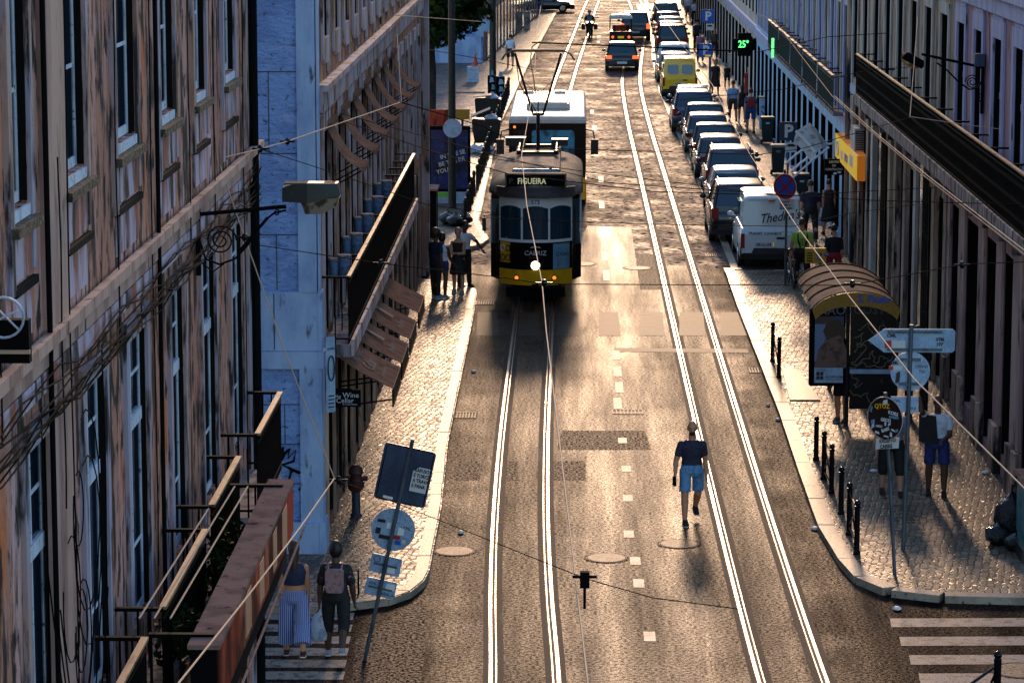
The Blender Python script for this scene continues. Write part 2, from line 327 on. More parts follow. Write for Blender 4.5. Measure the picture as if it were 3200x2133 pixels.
for a in (((1755, 1345), (2015, 1345), (2035, 1405), (1740, 1405)), ((1425, 1440), (1500, 1440), (1500, 1500), (1420, 1500)), ((1575, 1440), (1620, 1440), (1620, 1500), (1570, 1500)), ((1720, 1440), (1830, 1440), (1830, 1500), (1720, 1500)),
          ((1990, 795), (2060, 795), (2075, 905), (1985, 905)), ((1315, 2133), (1335, 1990), (1330, 1870), (1290, 1890), (1110, 2000), (1100, 2133)), ((1290, 1660), (1360, 1660), (1350, 1790), (1290, 1790))):
    mb.face([Vector((p.x, p.y, .002)) for p in (G(*q) for q in a)])
S('road_repair', mb, 'patch_dark', recalc=False)
mb = MB()
for a in ((1490, 1560), (1620, 1690), (1740, 1812), (1870, 1940), (2000, 2078), (2122, 2205), (2250, 2335)):
    d0 = (a[0]-1797)*.0; mb.face([G(a[0], 1048, .005), G(a[1], 1048, .005), G(a[1]-8, 975, .005), G(a[0]+2, 975, .005)])
mb.face([G(1925, 1098, .005), G(2340, 1102, .005), G(2335, 1090, .005), G(1920, 1086, .005)])
S('speed_table_patches', mb, 'patch_plate', recalc=False)
for x, y, r_, lb in ((1895, 1743, .33, 'bright round manhole cover left of the dashed centre line'), (2122, 1699, .33, 'round manhole cover just below the walking man'), (1992, 838, .37, 'patterned manhole cover between tram and parked van'), (1420, 1722, .33, 'dull manhole cover near the left kerb'), (3190, 2095, .4, 'large round cover at the bottom right corner'), (1815, 825, .40, 'manhole cover beside the front of the tram')):
    p = G(x, y); mb = MB(); mb.lathe([(r_*.93, 0), (r_*.93, .012), (0.01, .013)], 28, p); 
    t = thing('manhole_cover', lb, 'manhole cover', p); OBJ('lid', mb, 'iron', t, smooth=True)
    mb = MB(); mb.lathe([(r_*.97, .0), (r_*.97, .010), (r_, .010), (r_, .0)], 28, p); OBJ('rim', mb, 'iron', t)
    mb = MB(); mb.lathe([(r_*1.12, .002), (r_*1.12, .0045), (r_*1.0, .0045)], 28, p); OBJ('collar', mb, 'patch_dark', t)
# tram tracks -----------------------------------------------------
def spline(pts, n=12):
    o = []; P_ = [pts[0]]+list(pts)+[pts[-1]]
    for i in range(1, len(P_)-2):
        a, b, c, d = (Vector(P_[i+k]) for k in (-1, 0, 1, 2))
        for k in range(n):
            t = k/n; o.append(.5*((2*b)+(c-a)*t+(2*a-5*b+4*c-d)*t*t+(3*b-a-3*c+d)*t**3))
    o.append(Vector(pts[-1])); return o
def track(label, cpts):
    t = thing('tram_track', label, 'tram track', (cpts[0][0], cpts[0][1], 0))
    P_ = spline([(x, y, 0) for x, y in cpts])
    for s_ in (-1, 1):
        for nm, o0, o1, z, m_ in (('rail', .0, .048, .007, 'rail'), ('groove', -.046, -.0, .0045, 'groove'), ('rail', -.062, -.046, .006, 'rail'), ('edge_band', .06, .13, .0038, 'kerb2'), ('edge_band', -.16, -.075, .0038, 'kerb2')):
            if nm == 'edge_band': o0, o1 = (o0, o1)
            mb = MB(); L_, R_ = [], []
            for i, p in enumerate(P_):
                d = (P_[min(i+1, len(P_)-1)]-P_[max(i-1, 0)]).normalized(); n_ = Vector((d.y, -d.x, 0))
                c = p+n_*(.45*s_); L_.append(c+n_*s_*o0+Vector((0, 0, z))); R_.append(c+n_*s_*o1+Vector((0, 0, z)))
            vl = [mb.bm.verts.new(v) for v in L_]; vr = [mb.bm.verts.new(v) for v in R_]
            for i in range(len(vl)-1): mb.bm.faces.new((vl[i], vr[i], vr[i+1], vl[i+1]) if s_ > 0 else (vl[i], vl[i+1], vr[i+1], vr[i]))
            OBJ(nm, mb, m_, t, recalc=False)
MT['kerb2'] = mat('rail bed', (.030, .020, .018), .8, layers=[((.035, .028, .026), 8, .47, .58), ((.2, .16, .12), (3, .25, 1), .6, .72)], bump=(30, .5, .01), spec=.12)
track('straight tram track on the left that the yellow tram runs on', [(-.50, 30), (-.62, 38), (-.67, 41.4), (-.80, 46), (-.90, 51.3), (-.96, 58), (-.975, 65.6), (-.97, 80), (-.95, 100), (-.93, 120), (-.75, 140), (-.25, 165), (.35, 190), (1.15, 225), (2.1, 260)])
track('tram track on the right that curves beside the parked cars', [(3.35, 30), (3.2, 36), (3.05, 41.5), (2.96, 51.4), (2.90, 65.6), (2.84, 85.9), (2.77, 110.8), (2.72, 130), (2.82, 151.2), (3.30, 170), (3.75, 184.6), (4.3, 200), (4.6, 215), (4.6, 240)])
# ------------------------------------------------------------------ facades
def wallmesh(Xf, s, Y0, Y1, Z0, Z1, ops, depth=.12):
    """front plane with openings and reveals; s=+1 faces +X, -1 faces -X. ops: (y0,y1,z0,z1)"""
    mb = MB(); ys = sorted({Y0, Y1, *[o[0] for o in ops], *[o[1] for o in ops]}); zs = sorted({Z0, Z1, *[o[2] for o in ops], *[o[3] for o in ops]})
    def P(y, z, n=0): return (Xf+s*n, y, z)
    for a, b in zip(ys[:-1], ys[1:]):
        for c, d in zip(zs[:-1], zs[1:]):
            my, mz = (a+b)/2, (c+d)/2
            if any(o[0] < my < o[1] and o[2] < mz < o[3] for o in ops): continue
            mb.face([P(a, c), P(b, c), P(b, d), P(a, d)])
    for y0, y1, z0, z1 in ops:
        for q in (((y0, z0), (y1, z0)), ((y1, z0), (y1, z1)), ((y1, z1), (y0, z1)), ((y0, z1), (y0, z0))):
            mb.face([P(*q[0]), P(*q[1]), P(*q[1], -depth), P(*q[0], -depth)])
    bmesh.ops.remove_doubles(mb.bm, verts=mb.bm.verts, dist=1e-4)
    return mb
def fbox(mb, Xf, s, y0, y1, z0, z1, n0, n1):
    xa, xb = sorted((Xf+s*n0, Xf+s*n1)); return mb.box((xa, y0, z0), (xb, y1, z1))
def window(parent, Xf, s, y0, y1, z0, z1, depth=.10, rows=(.5,), mull=True, fm='frame_white', gm='glass', fw=.07, name='window', trans=None):
    """frame mesh + pane child"""
    mb = MB(); n0, n1 = -depth, -depth+.022; fw = fw*.72
    fbox(mb, Xf, s, y0, y0+fw, z0, z1, n0, n1); fbox(mb, Xf, s, y1-fw, y1, z0, z1, n0, n1)
    fbox(mb, Xf, s, y0+fw, y1-fw, z0, z0+fw*1.3, n0, n1); fbox(mb, Xf, s, y0+fw, y1-fw, z1-fw, z1, n0, n1)
    ym = (y0+y1)/2
    if mull: fbox(mb, Xf, s, ym-.022, ym+.022, z0+fw*1.3, z1-fw, n0, n1+.004)
    for r in rows:
        zz = z0+(z1-z0)*r
        fbox(mb, Xf, s, y0+fw, ym-.022 if mull else y1-fw, zz-.018, zz+.018, n0, n1-.005)
        if mull: fbox(mb, Xf, s, ym+.022, y1-fw, zz-.018, zz+.018, n0, n1-.005)
    if trans: zz = trans; fbox(mb, Xf, s, y0+fw, y1-fw, zz-.06, zz+.06, n0, n1+.02)
    f = OBJ(name, mb, fm, parent)
    mb = MB(); fbox(mb, Xf, s, y1-.010, y1-.002, z0+.004, z1-.004, n1+.001, -.003); fbox(mb, Xf, s, y0+.004, y1-.012, z1-.010, z1-.002, n1+.001, -.003); OBJ('jamb_shade_strip', mb, 'jamb', f)  # thin dark strips paint the shade on far jamb and lintel
    mb = MB(); fbox(mb, Xf, s, y0+.01, y1-.01, z0+.01, z1-.01, n0-.02, n0+.012); OBJ('pane', mb, gm, f)
    return f
# ------------------------------------------------------------------ building materials
MT['L1wall'] = mat('flaking ochre plaster', (.26, .145, .105), .85, layers=[((.34, .25, .25), (1.6, 1.6, .22), .48, .60, 7), ((.34, .12, .04), (2.2, 1.6, .5), .57, .64, 7), ((.050, .022, .012), (4, 3.2, .8), .50, .57, 8), ((.36, .34, .44), (3, .8, .35), .62, .70, 6), ((.012, .008, .008), (7, 4.5, 2.2), .53, .60, 8)], bump=((12, 10, 5), 1, .06))
MT['L1smooth'] = mat('smooth pilaster plaster', (.30, .225, .20), .8, layers=[((.17, .11, .10), (2, 2, .3), .45, .60, 6), ((.02, .014, .014), (6, 4, .8), .57, .66, 7)], bump=((20, 20, 6), .6, .015))
MT['L1stone'] = mat('streaked limestone trim', (.25, .25, .34), .75, layers=[((.30, .21, .19), (3, 2, .4), .45, .58, 6), ((.03, .022, .022), (6, 4, .9), .50, .58, 8), ((.17, .09, .05), (2, 2, .4), .58, .68, 6)], bump=((18, 18, 6), .6, .015))
MT['L1apron'] = mat('stained apron', (.33, .31, .40), .8, layers=[((.22, .08, .05), (3, 2, .5), .48, .58, 7), ((.03, .02, .018), (4, 3, .8), .50, .60, 7)], bump=((18, 18, 6), .6, .015))
MT['moss'] = mat('mossy ledge', (.10, .085, .06), .9, layers=[((.03, .025, .018), 14, .45, .6), ((.30, .26, .20), 22, .58, .66)], bump=(25, 1, .03))
def blue_mat():
    m = mat('blue rough render', (.19, .27, .47), .8, layers=[((.14, .20, .38), (.8, .8, 1.2), .45, .58, 7), ((.27, .32, .50), (1.2, 1.2, 2.2), .55, .66, 6), ((.05, .055, .11), (8, 8, 14.0), .58, .66, 8), ((.10, .11, .2), (2, 2, 5), .60, .70, 7), ((.04, .04, .07), (3, 3, .5), .66, .76, 6)], bump=((9, 9, 15), 1., .06))
    return m
MT['blue'] = blue_mat()
MT['bluestone'] = mat('pale blue stone', (.29, .36, .50), .7, layers=[((.20, .25, .40), (2, 2, .8), .45, .62, 5), ((.06, .06, .09), (7, 7, 2), .62, .72, 5)], bump=(22, .5, .015))
MT['joint'] = mat('stone joint', (.05, .06, .09), .9)
MT['L2wall'] = mat('orange brown plaster', (.33, .14, .06), .85, layers=[((.17, .07, .035), (3, 2, .5), .46, .56, 7), ((.40, .31, .29), (2.5, 1.2, .7), .60, .68, 6), ((.02, .011, .009), (5, 3, 1.5), .52, .60, 7)], bump=((14, 14, 5), .6, .02))
MT['L2tile'] = mat('patterned tile wall', (.20, .08, .035), .4, layers=[((.45, .30, .16), (11, 11, 5), .54, .62, 5), ((.015, .01, .01), (9, 9, 2), .47, .55, 6)], bump=((14, 14, 5), .6, .02))
MT['L2stone'] = mat('grey door surround', (.30, .27, .32), .75, layers=[((.20, .12, .09), (2, 1.2, .5), .48, .58, 6), ((.025, .02, .02), (6, 3, 1.2), .54, .62, 7)], bump=(20, .5, .01))
MT['Rpink'] = mat('dusty pink plaster', (.34, .19, .205), .85, layers=[((.24, .11, .15), (1.5, 1.5, .5), .45, .6, 5), ((.04, .022, .03), (4, 2, .7), .56, .66, 7)], bump=(22, .4, .01))
MT['Rstone'] = mat('lilac stone trim', (.34, .33, .45), .7, layers=[((.24, .23, .35), (3, 3, .5), .46, .62, 5), ((.06, .055, .075), (8, 8, 1.5), .62, .72, 5)], bump=(22, .4, .01))
MT['Rbeige'] = mat('grimy beige plaster', (.36, .27, .20), .85, layers=[((.22, .15, .11), (2, 1.4, .5), .45, .58, 6), ((.015, .011, .011), (3, 1.5, .4), .52, .62, 7)], bump=(22, .4, .01))
MT['Rblue'] = mat('pale blue facade', (.34, .44, .56), .7, layers=[((.22, .31, .44), (2, 2, .4), .45, .6, 5), ((.06, .07, .09), (6, 6, 1), .62, .72, 5)], bump=(22, .4, .01))
MT['Rblack'] = mat('glossy black shopfront', (.014, .013, .016), .22, layers=[((.05, .045, .05), 9, .58, .68, 6)])
MT['Rwhite'] = mat('aged white plaster', (.45, .42, .38), .8, layers=[((.30, .26, .23), (2, 2, .5), .45, .6, 5), ((.06, .05, .05), (6, 6, 1), .60, .72, 5)])
MT['Rgrime'] = mat('grimy ground floor stone', (.20, .145, .12), .8, layers=[((.46, .36, .29), (2.5, 1.2, .4), .52, .62, 6), ((.015, .012, .012), (3, 2, .6), .52, .60, 7)], bump=(18, .5, .012))
MT['slab'] = mat('blackened slab stone', (.20, .17, .18), .8, layers=[((.36, .32, .32), (3, 3, 3), .55, .68), ((.03, .025, .025), (5, 5, 1.5), .47, .6, 6)], bump=(18, .8, .02))
MT['railiron'] = mat('dark balcony iron', (.004, .0035, .004), .8, spec=.08)
MT['railcap'] = mat('rusty handrail', (.34, .22, .12), .42, .2, layers=[((.09, .05, .03), (9, 3, 9), .52, .66)])
MT['rooftile'] = mat('clay roof tiles', (.28, .10, .05), .8, layers=[((.12, .05, .03), 5, .45, .65)], bump=((1, 9, 1), .8, .04))
MT['awn'] = mat('taupe awning fabric', (.30, .20, .15), 1., spec=0, layers=[((.17, .115, .09), (1.5, 9, 9), .47, .6, 5), ((.36, .26, .19), (2, 8, 8), .60, .75, 4)])
MT['awntext'] = mat('awning print', (.36, .29, .25), 1., spec=0)
MT['bluepot'] = mat('slate blue planter', (.10, .16, .30), .6, layers=[((.05, .08, .16), 12, .5, .65)])
MT['yellow'] = mat('sign yellow', (.98, .56, .008), .45, emit=(1, .55, .01), estr=.30)  # emission stands in for sunlight on the sign plastic
MT['orange'] = mat('weathered orange side', (.50, .19, .02), .6, layers=[((.32, .11, .012), 40, .45, .6)], emit=(1, .28, .01), estr=.22)  # weathered colour; its glow stands in for sun through the box
MT['greenlight'] = mat('green LED', (.1, .8, .2), .5, emit=(.15, 1, .25), estr=1.6)
MT['signwhite'] = mat('faded white lettering', (.62, .62, .62), .5)
MT['signback'] = mat('bare sign back', (.27, .33, .42), .42, .25, layers=[((.20, .25, .34), 5, .45, .62), ((.12, .14, .18), 55, .56, .62)])
MT['signbackdark'] = mat('dark sign back', (.045, .075, .15), .40, .2, layers=[((.025, .04, .085), (3, 3, 1), .45, .62), ((.09, .12, .2), 60, .6, .66)])
MT['signblue'] = mat('traffic sign blue', (.015, .10, .50), .4)
MT['signnavy'] = mat('dim parking sign', (.01, .02, .05), .35)
MT['signred'] = mat('traffic sign red', (.45, .02, .02), .4)
MT['post'] = mat('galvanised post', (.10, .13, .17), .45, .5, layers=[((.05, .06, .08), (8, 8, 2), .5, .65)])
MT['leaf'] = mat('leaf', (.018, .036, .008), .7, spec=.1, layers=[((.06, .08, .012), 1.6, .55, .62), ((.005, .010, .004), 1.1, .45, .58)])
MT['trunk'] = mat('bark', (.05, .04, .03), .9, layers=[((.02, .016, .012), (8, 8, 2), .45, .6)], bump=((12, 12, 3), 1, .03))
MT['rust'] = mat('red brown fascia', (.34, .06, .03), .7, spec=.08, layers=[((.42, .20, .12), (5, 2, .6), .56, .66, 6), ((.07, .016, .010), (2, .8, .6), .47, .6, 5)])
MT['ledge'] = mat('dusty ledge', (.30, .19, .16), .95, spec=0, layers=[((.20, .13, .11), 3, .46, .62, 5), ((.05, .035, .03), 7, .60, .70, 6)], bump=(20, .5, .01))
# ------------------------------------------------------------------ railing
def railing(parent, Xo, Xw, s, y0, y1, zf, zt, gap=.115, ends=True, cap=True, dense=0):
    t = OBJ('railing', _bars(Xo, Xw, s, y0, y1, zf, zt, gap, ends, dense), 'railiron', parent)
    if cap:
        mb = MB(); n = max(1, int((y1-y0)/1.9)); L = (y1-y0)/n
        for k in range(n): mb.box((Xo-.03, y0+k*L+.02, zt-.012), (Xo+.035, y0+(k+1)*L-.02, zt+.018))
        OBJ('handrail', mb, 'railcap', t)
    return t
def _bars(Xo, Xw, s, y0, y1, zf, zt, gap, ends, dense):
    mb = MB()
    for z in (zf+.08, zt-.10): mb.box((Xo-.012, y0, z-.012), (Xo+.012, y1, z+.012))
    n = int((y1-y0)/gap)
    for k in range(n+1):
        y = y0+(y1-y0)*k/n; q = .008
        mb.box((Xo-q, y-q, zf), (Xo+q, y+q, zt))
        if dense: mb.cbox((Xo, y+gap/2, (zf+zt)/2), (.008, gap*.9, .05), rx=.6); mb.cbox((Xo, y+gap/2, zf+(zt-zf)*.25), (.008, gap*.9, .05), rx=-.6); mb.cbox((Xo, y+gap/2, zf+(zt-zf)*.78), (.008, gap*.9, .05), rx=.6)
    if ends:
        xa, xb = sorted((Xo, Xw))
        for y in (y0, y1):
            mb.box((xa+.013, y-.03, zt-.02), (xb-.002, y+.03, zt+.012)); mb.box((xa+.013, y-.012, zf+.07), (xb-.002, y+.012, zf+.095))
            m_ = int((xb-xa)/gap)
            for k in range(1, m_): x = xa+(xb-xa)*k/m_; mb.box((x-.01, y-.01, zf), (x+.01, y+.01, zt-.021))
    return mb
def dividers(parent, Xo, Xw, ys, zt, zf=None):
    for y in ys:
        xa, xb = sorted((Xo, Xw)); mb = MB(); mb.box((xa+.03, y-.035, zt-.028), (xb-.003, y+.035, zt+.006))
        if zf is not None:
            mb.box((xa+.04, y-.01, zf), (xa+.06, y+.01, zt-.03)); mb.box(((xa+xb)/2-.01, y-.01, zf), ((xa+xb)/2+.01, y+.01, zt-.03))
        OBJ('divider', mb, 'railiron', parent)
def bodybox(parent, Xf, s, depth, Y0, Y1, Z0, Z1, m, name='wall'):
    """the rest of the building behind its street front"""
    mb = MB(); xa, xb = sorted((Xf-s*.42, Xf-s*depth)); mb.box((xa, Y0+.003, Z0), (xb, Y1-.003, Z1))
    o = OBJ(name, mb, m, parent); mb = MB()
    a, b = sorted((Xf+s*.25, Xf-s*depth*.5)); c = Xf-s*depth
    mb.rings([[(Xf+s*.3, Y0-.1, Z1+.02), (Xf-s*depth/2, Y0-.1, Z1+2.2), (c, Y0-.1, Z1+.02)], [(Xf+s*.3, Y1+.1, Z1+.02), (Xf-s*depth/2, Y1+.1, Z1+2.2), (c, Y1+.1, Z1+.02)]])
    OBJ('roof', mb, 'rooftile', parent); return o
# ================================================================== L1 : near left building
XL = -4.10
b1 = thing('apartment_building', 'peeling ochre and grey building filling the left edge of the photo', 'building', (XL, 26, 0))
Yx = lambda x: 39360/(1797-x)
up = [(Yx(x0), Yx(x1)) for x0, x1 in ((0, 62), (175, 245), (338, 408), (480, 530), (590, 630), (685, 722))]
up = [(16.0, 17.2), (18.8, 20.0)] + up
lo = [(16.4, 17.6), (19.2, 20.4), (22.2, 23.3)] + [(Yx(x0), Yx(x1)) for x0, x1 in ((218, 290), (361, 426), (503, 548), (605, 650), (700, 738))]
ops = [(a, b, 8.75, 11.3) for a, b in up] + [(a, b, 4.15, 6.9) for a, b in lo]
gr = [(a, b, .25, 3.0) for a, b in lo]
OBJ('wall', wallmesh(XL, 1, 13, 38.9, 0, 13.5, ops+gr, .42), 'L1wall', b1)
bodybox(b1, XL, 1, 10, 13, 38.9, 0, 13.5, 'L1wall')
mb = MB(); mb.box((XL-.42, 38.86, 0), (XL-.002, 38.898, 13.5)); OBJ('end_wall', mb, 'L1smooth', b1)
for a, b in up:
    mb = MB(); fbox(mb, XL, 1, a-.16, a-.003, 8.15, 11.5, -.0, .045); fbox(mb, XL, 1, b+.003, b+.13, 8.25, 11.5, .0, .035); fbox(mb, XL, 1, a-.003, b+.003, 11.303, 11.5, 0, .04)
    OBJ('window_surround', mb, 'L1stone', b1)
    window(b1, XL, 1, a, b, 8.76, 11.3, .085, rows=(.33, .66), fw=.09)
    mb = MB(); fbox(mb, XL, 1, a+.005, b-.005, 8.66, 8.745, -.08, .02); OBJ('sill', mb, 'frame_white', b1)
    mb = MB(); fbox(mb, XL, 1, a-.14, b+.10, 8.58, 8.655, .0, .10); o = OBJ('ledge', mb, 'moss', b1)
    mb = MB(); fbox(mb, XL, 1, a+.01, b-.01, 8.22, 8.575, .0, .018); OBJ('apron', mb, 'L1apron', b1)
    mb = MB(); fbox(mb, XL, 1, a+.01, b-.01, 7.76, 8.12, .0, .012); OBJ('apron', mb, 'L1apron', b1)
    mb = MB(); fbox(mb, XL, 1, a-.02, b+.12, 8.13, 8.19, .0, .05); OBJ('apron_ledge', mb, 'blackmatt', b1)
for a, b in lo:
    mb = MB(); fbox(mb, XL, 1, a-.15, a-.003, 4.0, 7.1, 0, .04); fbox(mb, XL, 1, b+.003, b+.15, 4.0, 7.1, .0, .03); fbox(mb, XL, 1, a-.003, b+.003, 6.903, 7.1, 0, .035)
    OBJ('window_surround', mb, 'L1stone', b1)
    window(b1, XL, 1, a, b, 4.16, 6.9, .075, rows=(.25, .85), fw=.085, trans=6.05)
    mb = MB(); fbox(mb, XL, 1, a, b, .25, 3.0, -.4, -.3); OBJ('shutter', mb, 'frame_dark', b1)
for a, b in ((Yx(100), Yx(168)), (37.75, 38.9), (Yx(430), Yx(478))):
    wd = b-a
    mb = MB(); fbox(mb, XL, 1, a, b, 0, 13.5, 0, .05 if wd < 1.1 else .03)
    OBJ('pilaster', mb, 'L1smooth' if a < 30 else 'L1stone', b1) if a != Yx(430) else mb.bm.free()
mb = MB(); fbox(mb, XL, 1, 13, 38.9, 7.44, 7.60, 0.051, .07); fbox(mb, XL, 1, 13, 38.92, 7.60, 7.70, .051, .13); OBJ('string_course', mb, 'L1smooth', b1)
mb = MB(); fbox(mb, XL, 1, 13, 38.9, 7.26, 7.42, 0.051, .065); OBJ('string_course', mb, 'L1apron', b1)
for y in (38.1, 23.05, 29.25): mb = MB(); mb.tube([(XL+.08, y, 0), (XL+.08, y, 13.4)], .022 if y < 38 else .06, 8); OBJ('downpipe', mb, 'blackmatt', b1)
# wires clipped along the facade
mb = MB()
for k in range(9):
    z = 7.15+random.uniform(-.12, .22); pts = []
    for j in range(30): y = 14+j*.85; pts.append((XL+.09+.03*random.random(), y, z+.05*math.sin(j*1.3+k)+random.uniform(-.03, .03)-.05*abs(math.sin(j*.5+k))))
    mb.tube(pts, .008, 5)
for y, z0, z1 in ((21.0, 7.2, 9.9), (24.0, 4.4, 12), (25.6, 3.5, 7.2), (26.6, 7.0, 11), (28.0, 3.6, 7.2), (31.7, 7.3, 12), (33.9, 7.3, 11), (28.8, 4.5, 12), (22.6, 3.8, 7.2), (36.9, 4, 12), (23.6, 6.2, 9)):
    mb.tube([(XL+.08, y+.03*math.sin(j*.9), z0+(z1-z0)*j/12) for j in range(13)], .007, 5)
for k in range(6):   # tangle of slack wire hanging lower left
    cy, cz = 23.6+random.uniform(-.5, .8), 5.9+random.uniform(-.5, .6); r_ = random.uniform(.25, .75)
    mb.tube([(XL+.10+.02*k, cy+r_*.9*math.sin(a), cz-.3+r_*math.cos(a)*1.1) for a in [PI*(-.1+1.7*j/14) for j in range(15)]], .006, 5)
for k in range(3): mb.tube([(XL+.1, 22.6+k*.25+2.4*t, 5.9-k*.2-1.9*math.sin(PI*t)*.8-.4*t) for t in [j/14 for j in range(15)]], .007, 5)
tag(OBJ('wall_cables', mb, 'cable'), 'bundle of black cables sagging along the left ochre facade', 'cables')
# balconies of L1
def platform(parent, Xo, Xw, y0, y1, zf, zt):
    mb = MB(); xa, xb = sorted((Xo, Xw)); mb.box((xa, y0, zf-.12), (xb, y1, zf)); OBJ('balcony_slab', mb, 'slab', parent)
    return railing(parent, Xo, Xw, 1, y0, y1, zf, zt, .10)
platform(b1, -3.66, XL, 34.6, 37.4, 3.7, 4.68); platform(b1, -3.72, XL, 30.6, 33.2, 3.7, 4.70); platform(b1, -3.66, XL, 26.4, 29.6, 3.7, 4.68); platform(b1, -3.66, XL, 20, 25.3, 3.7, 4.7)
dividers(b1, -3.1, -3.70, (25.6, 31.9), 4.66, 3.7)
# sign box with ledge running along the balcony front
lb = thing('shop_fascia', 'long red brown shop fascia with dusty flat ledge at bottom left', 'shop fascia', (-3.1, 29, 3.6))
mb = MB(); mb.box((-3.30, 25.3, 4.60), (-3.02, 32.3, 4.64)); OBJ('ledge', mb, 'ledge', lb)
mb = MB(); mb.box((-3.05, 25.33, 4.08), (-3.03, 32.27, 4.598)); OBJ('fascia_panel', mb, 'rust', lb)
mb = MB(); mb.box((-3.28, 25.32, 4.0), (-3.052, 25.36, 4.598)); mb.box((-3.28, 32.2, 4.0), (-3.052, 32.25, 4.598)); mb.box((-3.5, 25.4, 3.75), (-3.10, 32.2, 4.05)); OBJ('fascia_frame', mb, 'blackmatt', lb)
mb = MB(); mb.tube([(-2.93, 20, 4.06), (-2.93, 32.5, 4.06)], .014, 8); OBJ('front_pipe', mb, 'ledge', lb)
MT['glare'] = mat('painted panel glare', (.62, .36, .22), .35, .3, layers=[((.35, .12, .06), (3, 1.5, .8), .55, .7)])  # pale colour paints the glare on the fascia panels
for y0, y1 in ((31.0, 31.5), (30.0, 30.4), (28.7, 29.1), (27.4, 27.9)): mb = MB(); mb.box((-3.031, y0, 4.14), (-3.024, y1, 4.54)); OBJ('glare_inlay', mb, 'glare', lb)
# things on the balcony: cables, plants, plastic
mb = MB()
for k in range(0): mb.tube([(-3.35-.05*k+.02*math.sin(j), 24.5+j*.8, 4.72+.012*k-.02*math.sin(j*.7)) for j in range(10)], .009, 5)
for x in (-3.75, -3.62, -3.48): mb.tube([(x, 25.6, 4.80), (x+.01, 31.8, 4.66)], .009, 5)
tag(OBJ('washing_line', mb, 'cable_light'), 'pale washing lines strung along the lower left balcony', 'washing line')
def leaves(mb, c, rad, n, size):
    for _ in range(n):
        d = Vector((random.gauss(0, 1), random.gauss(0, 1), random.gauss(0, 1))).normalized()*random.random()**.4
        p = Vector(c)+Vector((d.x*rad[0], d.y*rad[1], d.z*rad[2])); q = Quaternion((random.gauss(0, 1), random.gauss(0, 1), random.gauss(0, 1), random.gauss(0, 1))).normalized(); s_ = size*random.uniform(.6, 1.3)
        mb.face([p+q @ Vector(v)*s_ for v in ((-.5, 0, 0), (0, -.28, .05), (.5, 0, 0), (0, .28, .05))])
for i, (y, lbl) in enumerate(((27.2, 'dark leafy pot plant on the balcony nearest the camera'), (29.6, 'dark leafy pot plant in the middle of the lower left balcony'), (31.2, 'dark leafy pot plant at the far end of the fascia balcony'))):
    t = thing('pot_plant', lbl, 'plant', (-3.6, y, 3.72)); mb = MB(); mb.lathe([(.12, 0), (.17, .28), (.15, .28)], 12, (-3.6, y, 3.72)); OBJ('pot', mb, 'slab', t)
    mb = MB(); leaves(mb, (-3.6, y, 4.2), (.28, .4, .3), 220, .10); OBJ('foliage', mb, 'leaf', t, recalc=False)
# hanging shop sign at the far left edge
t = thing('hanging_sign', 'black hanging sign with pale curved ironwork at the left edge', 'sign', (-3.6, 21.4, 6.2))
c0 = PY(25, 1010, 20.6)
mb = MB(); mb.cbox((c0.x-.02, 20.6, c0.z-.12), (.34, .10, .30)); OBJ('sign_board', mb, 'blackmatt', t)
mb = MB(); mb.tube([(c0.x-.02+.14*math.cos(a), 20.54, c0.z+.05+.14*math.sin(a)) for a in [2*PI*k/20 for k in range(21)]], .010, 6); mb.tube([(c0.x-.1, 20.54, c0.z+.15), (c0.x+.09, 20.54, c0.z-.04)], .008, 6); mb.tube([(c0.x-.12, 20.54, c0.z), (c0.x+.08, 20.54, c0.z+.1)], .008, 6); OBJ('ring_ornament', mb, 'frame_white', t)
mb = MB(); mb.box((c0.x-.25, 20.52, c0.z-.20), (c0.x+.16, 20.55, c0.z-.175), Matrix.Translation((0, 0, 0))); OBJ('bright_edge', mb, 'cable_light', t)
# ================================================================== L2 : blue sided corner building
X2 = -4.10; YC = 48.25
b2 = thing('corner_building', 'corner building with rough pale blue side wall and orange street front', 'building', (X2, YC, 0))
dz = [(49.35, 3.45, 6.95, 1.1)]
mid = [(49.3+2.9*i, 50.4+2.9*i, 3.46, 6.85) for i in range(7)]
mid2 = [(50.75+2.9*i, 51.75+2.9*i, 3.46, 6.6) for i in range(6)]
far_ = [(69.6+1.9*i, 70.6+1.9*i, 3.46, 6.6) for i in range(6)]
upw = [(49.6+2.3*i, 50.5+2.3*i, 8.35, 10.6) for i in range(14)]
gnd = [(49.6+2.05*i, 51.0+2.05*i, .22, 2.95) for i in range(15)]
OBJ('wall', wallmesh(X2, 1, YC+.003, 82, 0, 13.2, mid+mid2+far_+upw+gnd, .42), 'L2wall', b2)
bodybox(b2, X2, 1, 10, YC+.44, 82, 0, 13.2, 'Rbeige')
mb = MB(); mb.box((-14.1, YC, 0), (X2-.003, YC+.44, 13.2)); OBJ('side_wall', mb, 'blue', b2)
mb = MB()
for z0, z1, n in ((0, .62, .10), (3.14, 3.42, .07), (3.43, 4.38, .035)): mb.box((-14.1, YC-n, z0), (X2-.003+n*.0, YC-.001, z1))
OBJ('side_bands', mb, 'bluestone', b2)
mb = MB(); mb.box((X2-.30, YC-.06, .622), (X2+.012, YC-.001, 3.138)); mb.box((X2-.30, YC-.05, 4.382), (X2+.012, YC-.001, 13.2)); mb.box((X2-.003, YC-.05, .622), (X2+.06, YC+.5, 3.13)); mb.box((X2-.003, YC-.05, 4.385), (X2+.04, YC+.30, 13.2)); mb.box((X2+.0, YC-.11, 0), (X2+.10, YC+.6, .62)); mb.box((X2+.0, YC-.07, 3.14), (X2+.10, YC+.4, 3.42)); mb.box((X2+.0, YC-.04, 3.43), (X2+.07, YC+.4, 4.38))
OBJ('corner_quoin', mb, 'bluestone', b2)
mb = MB()
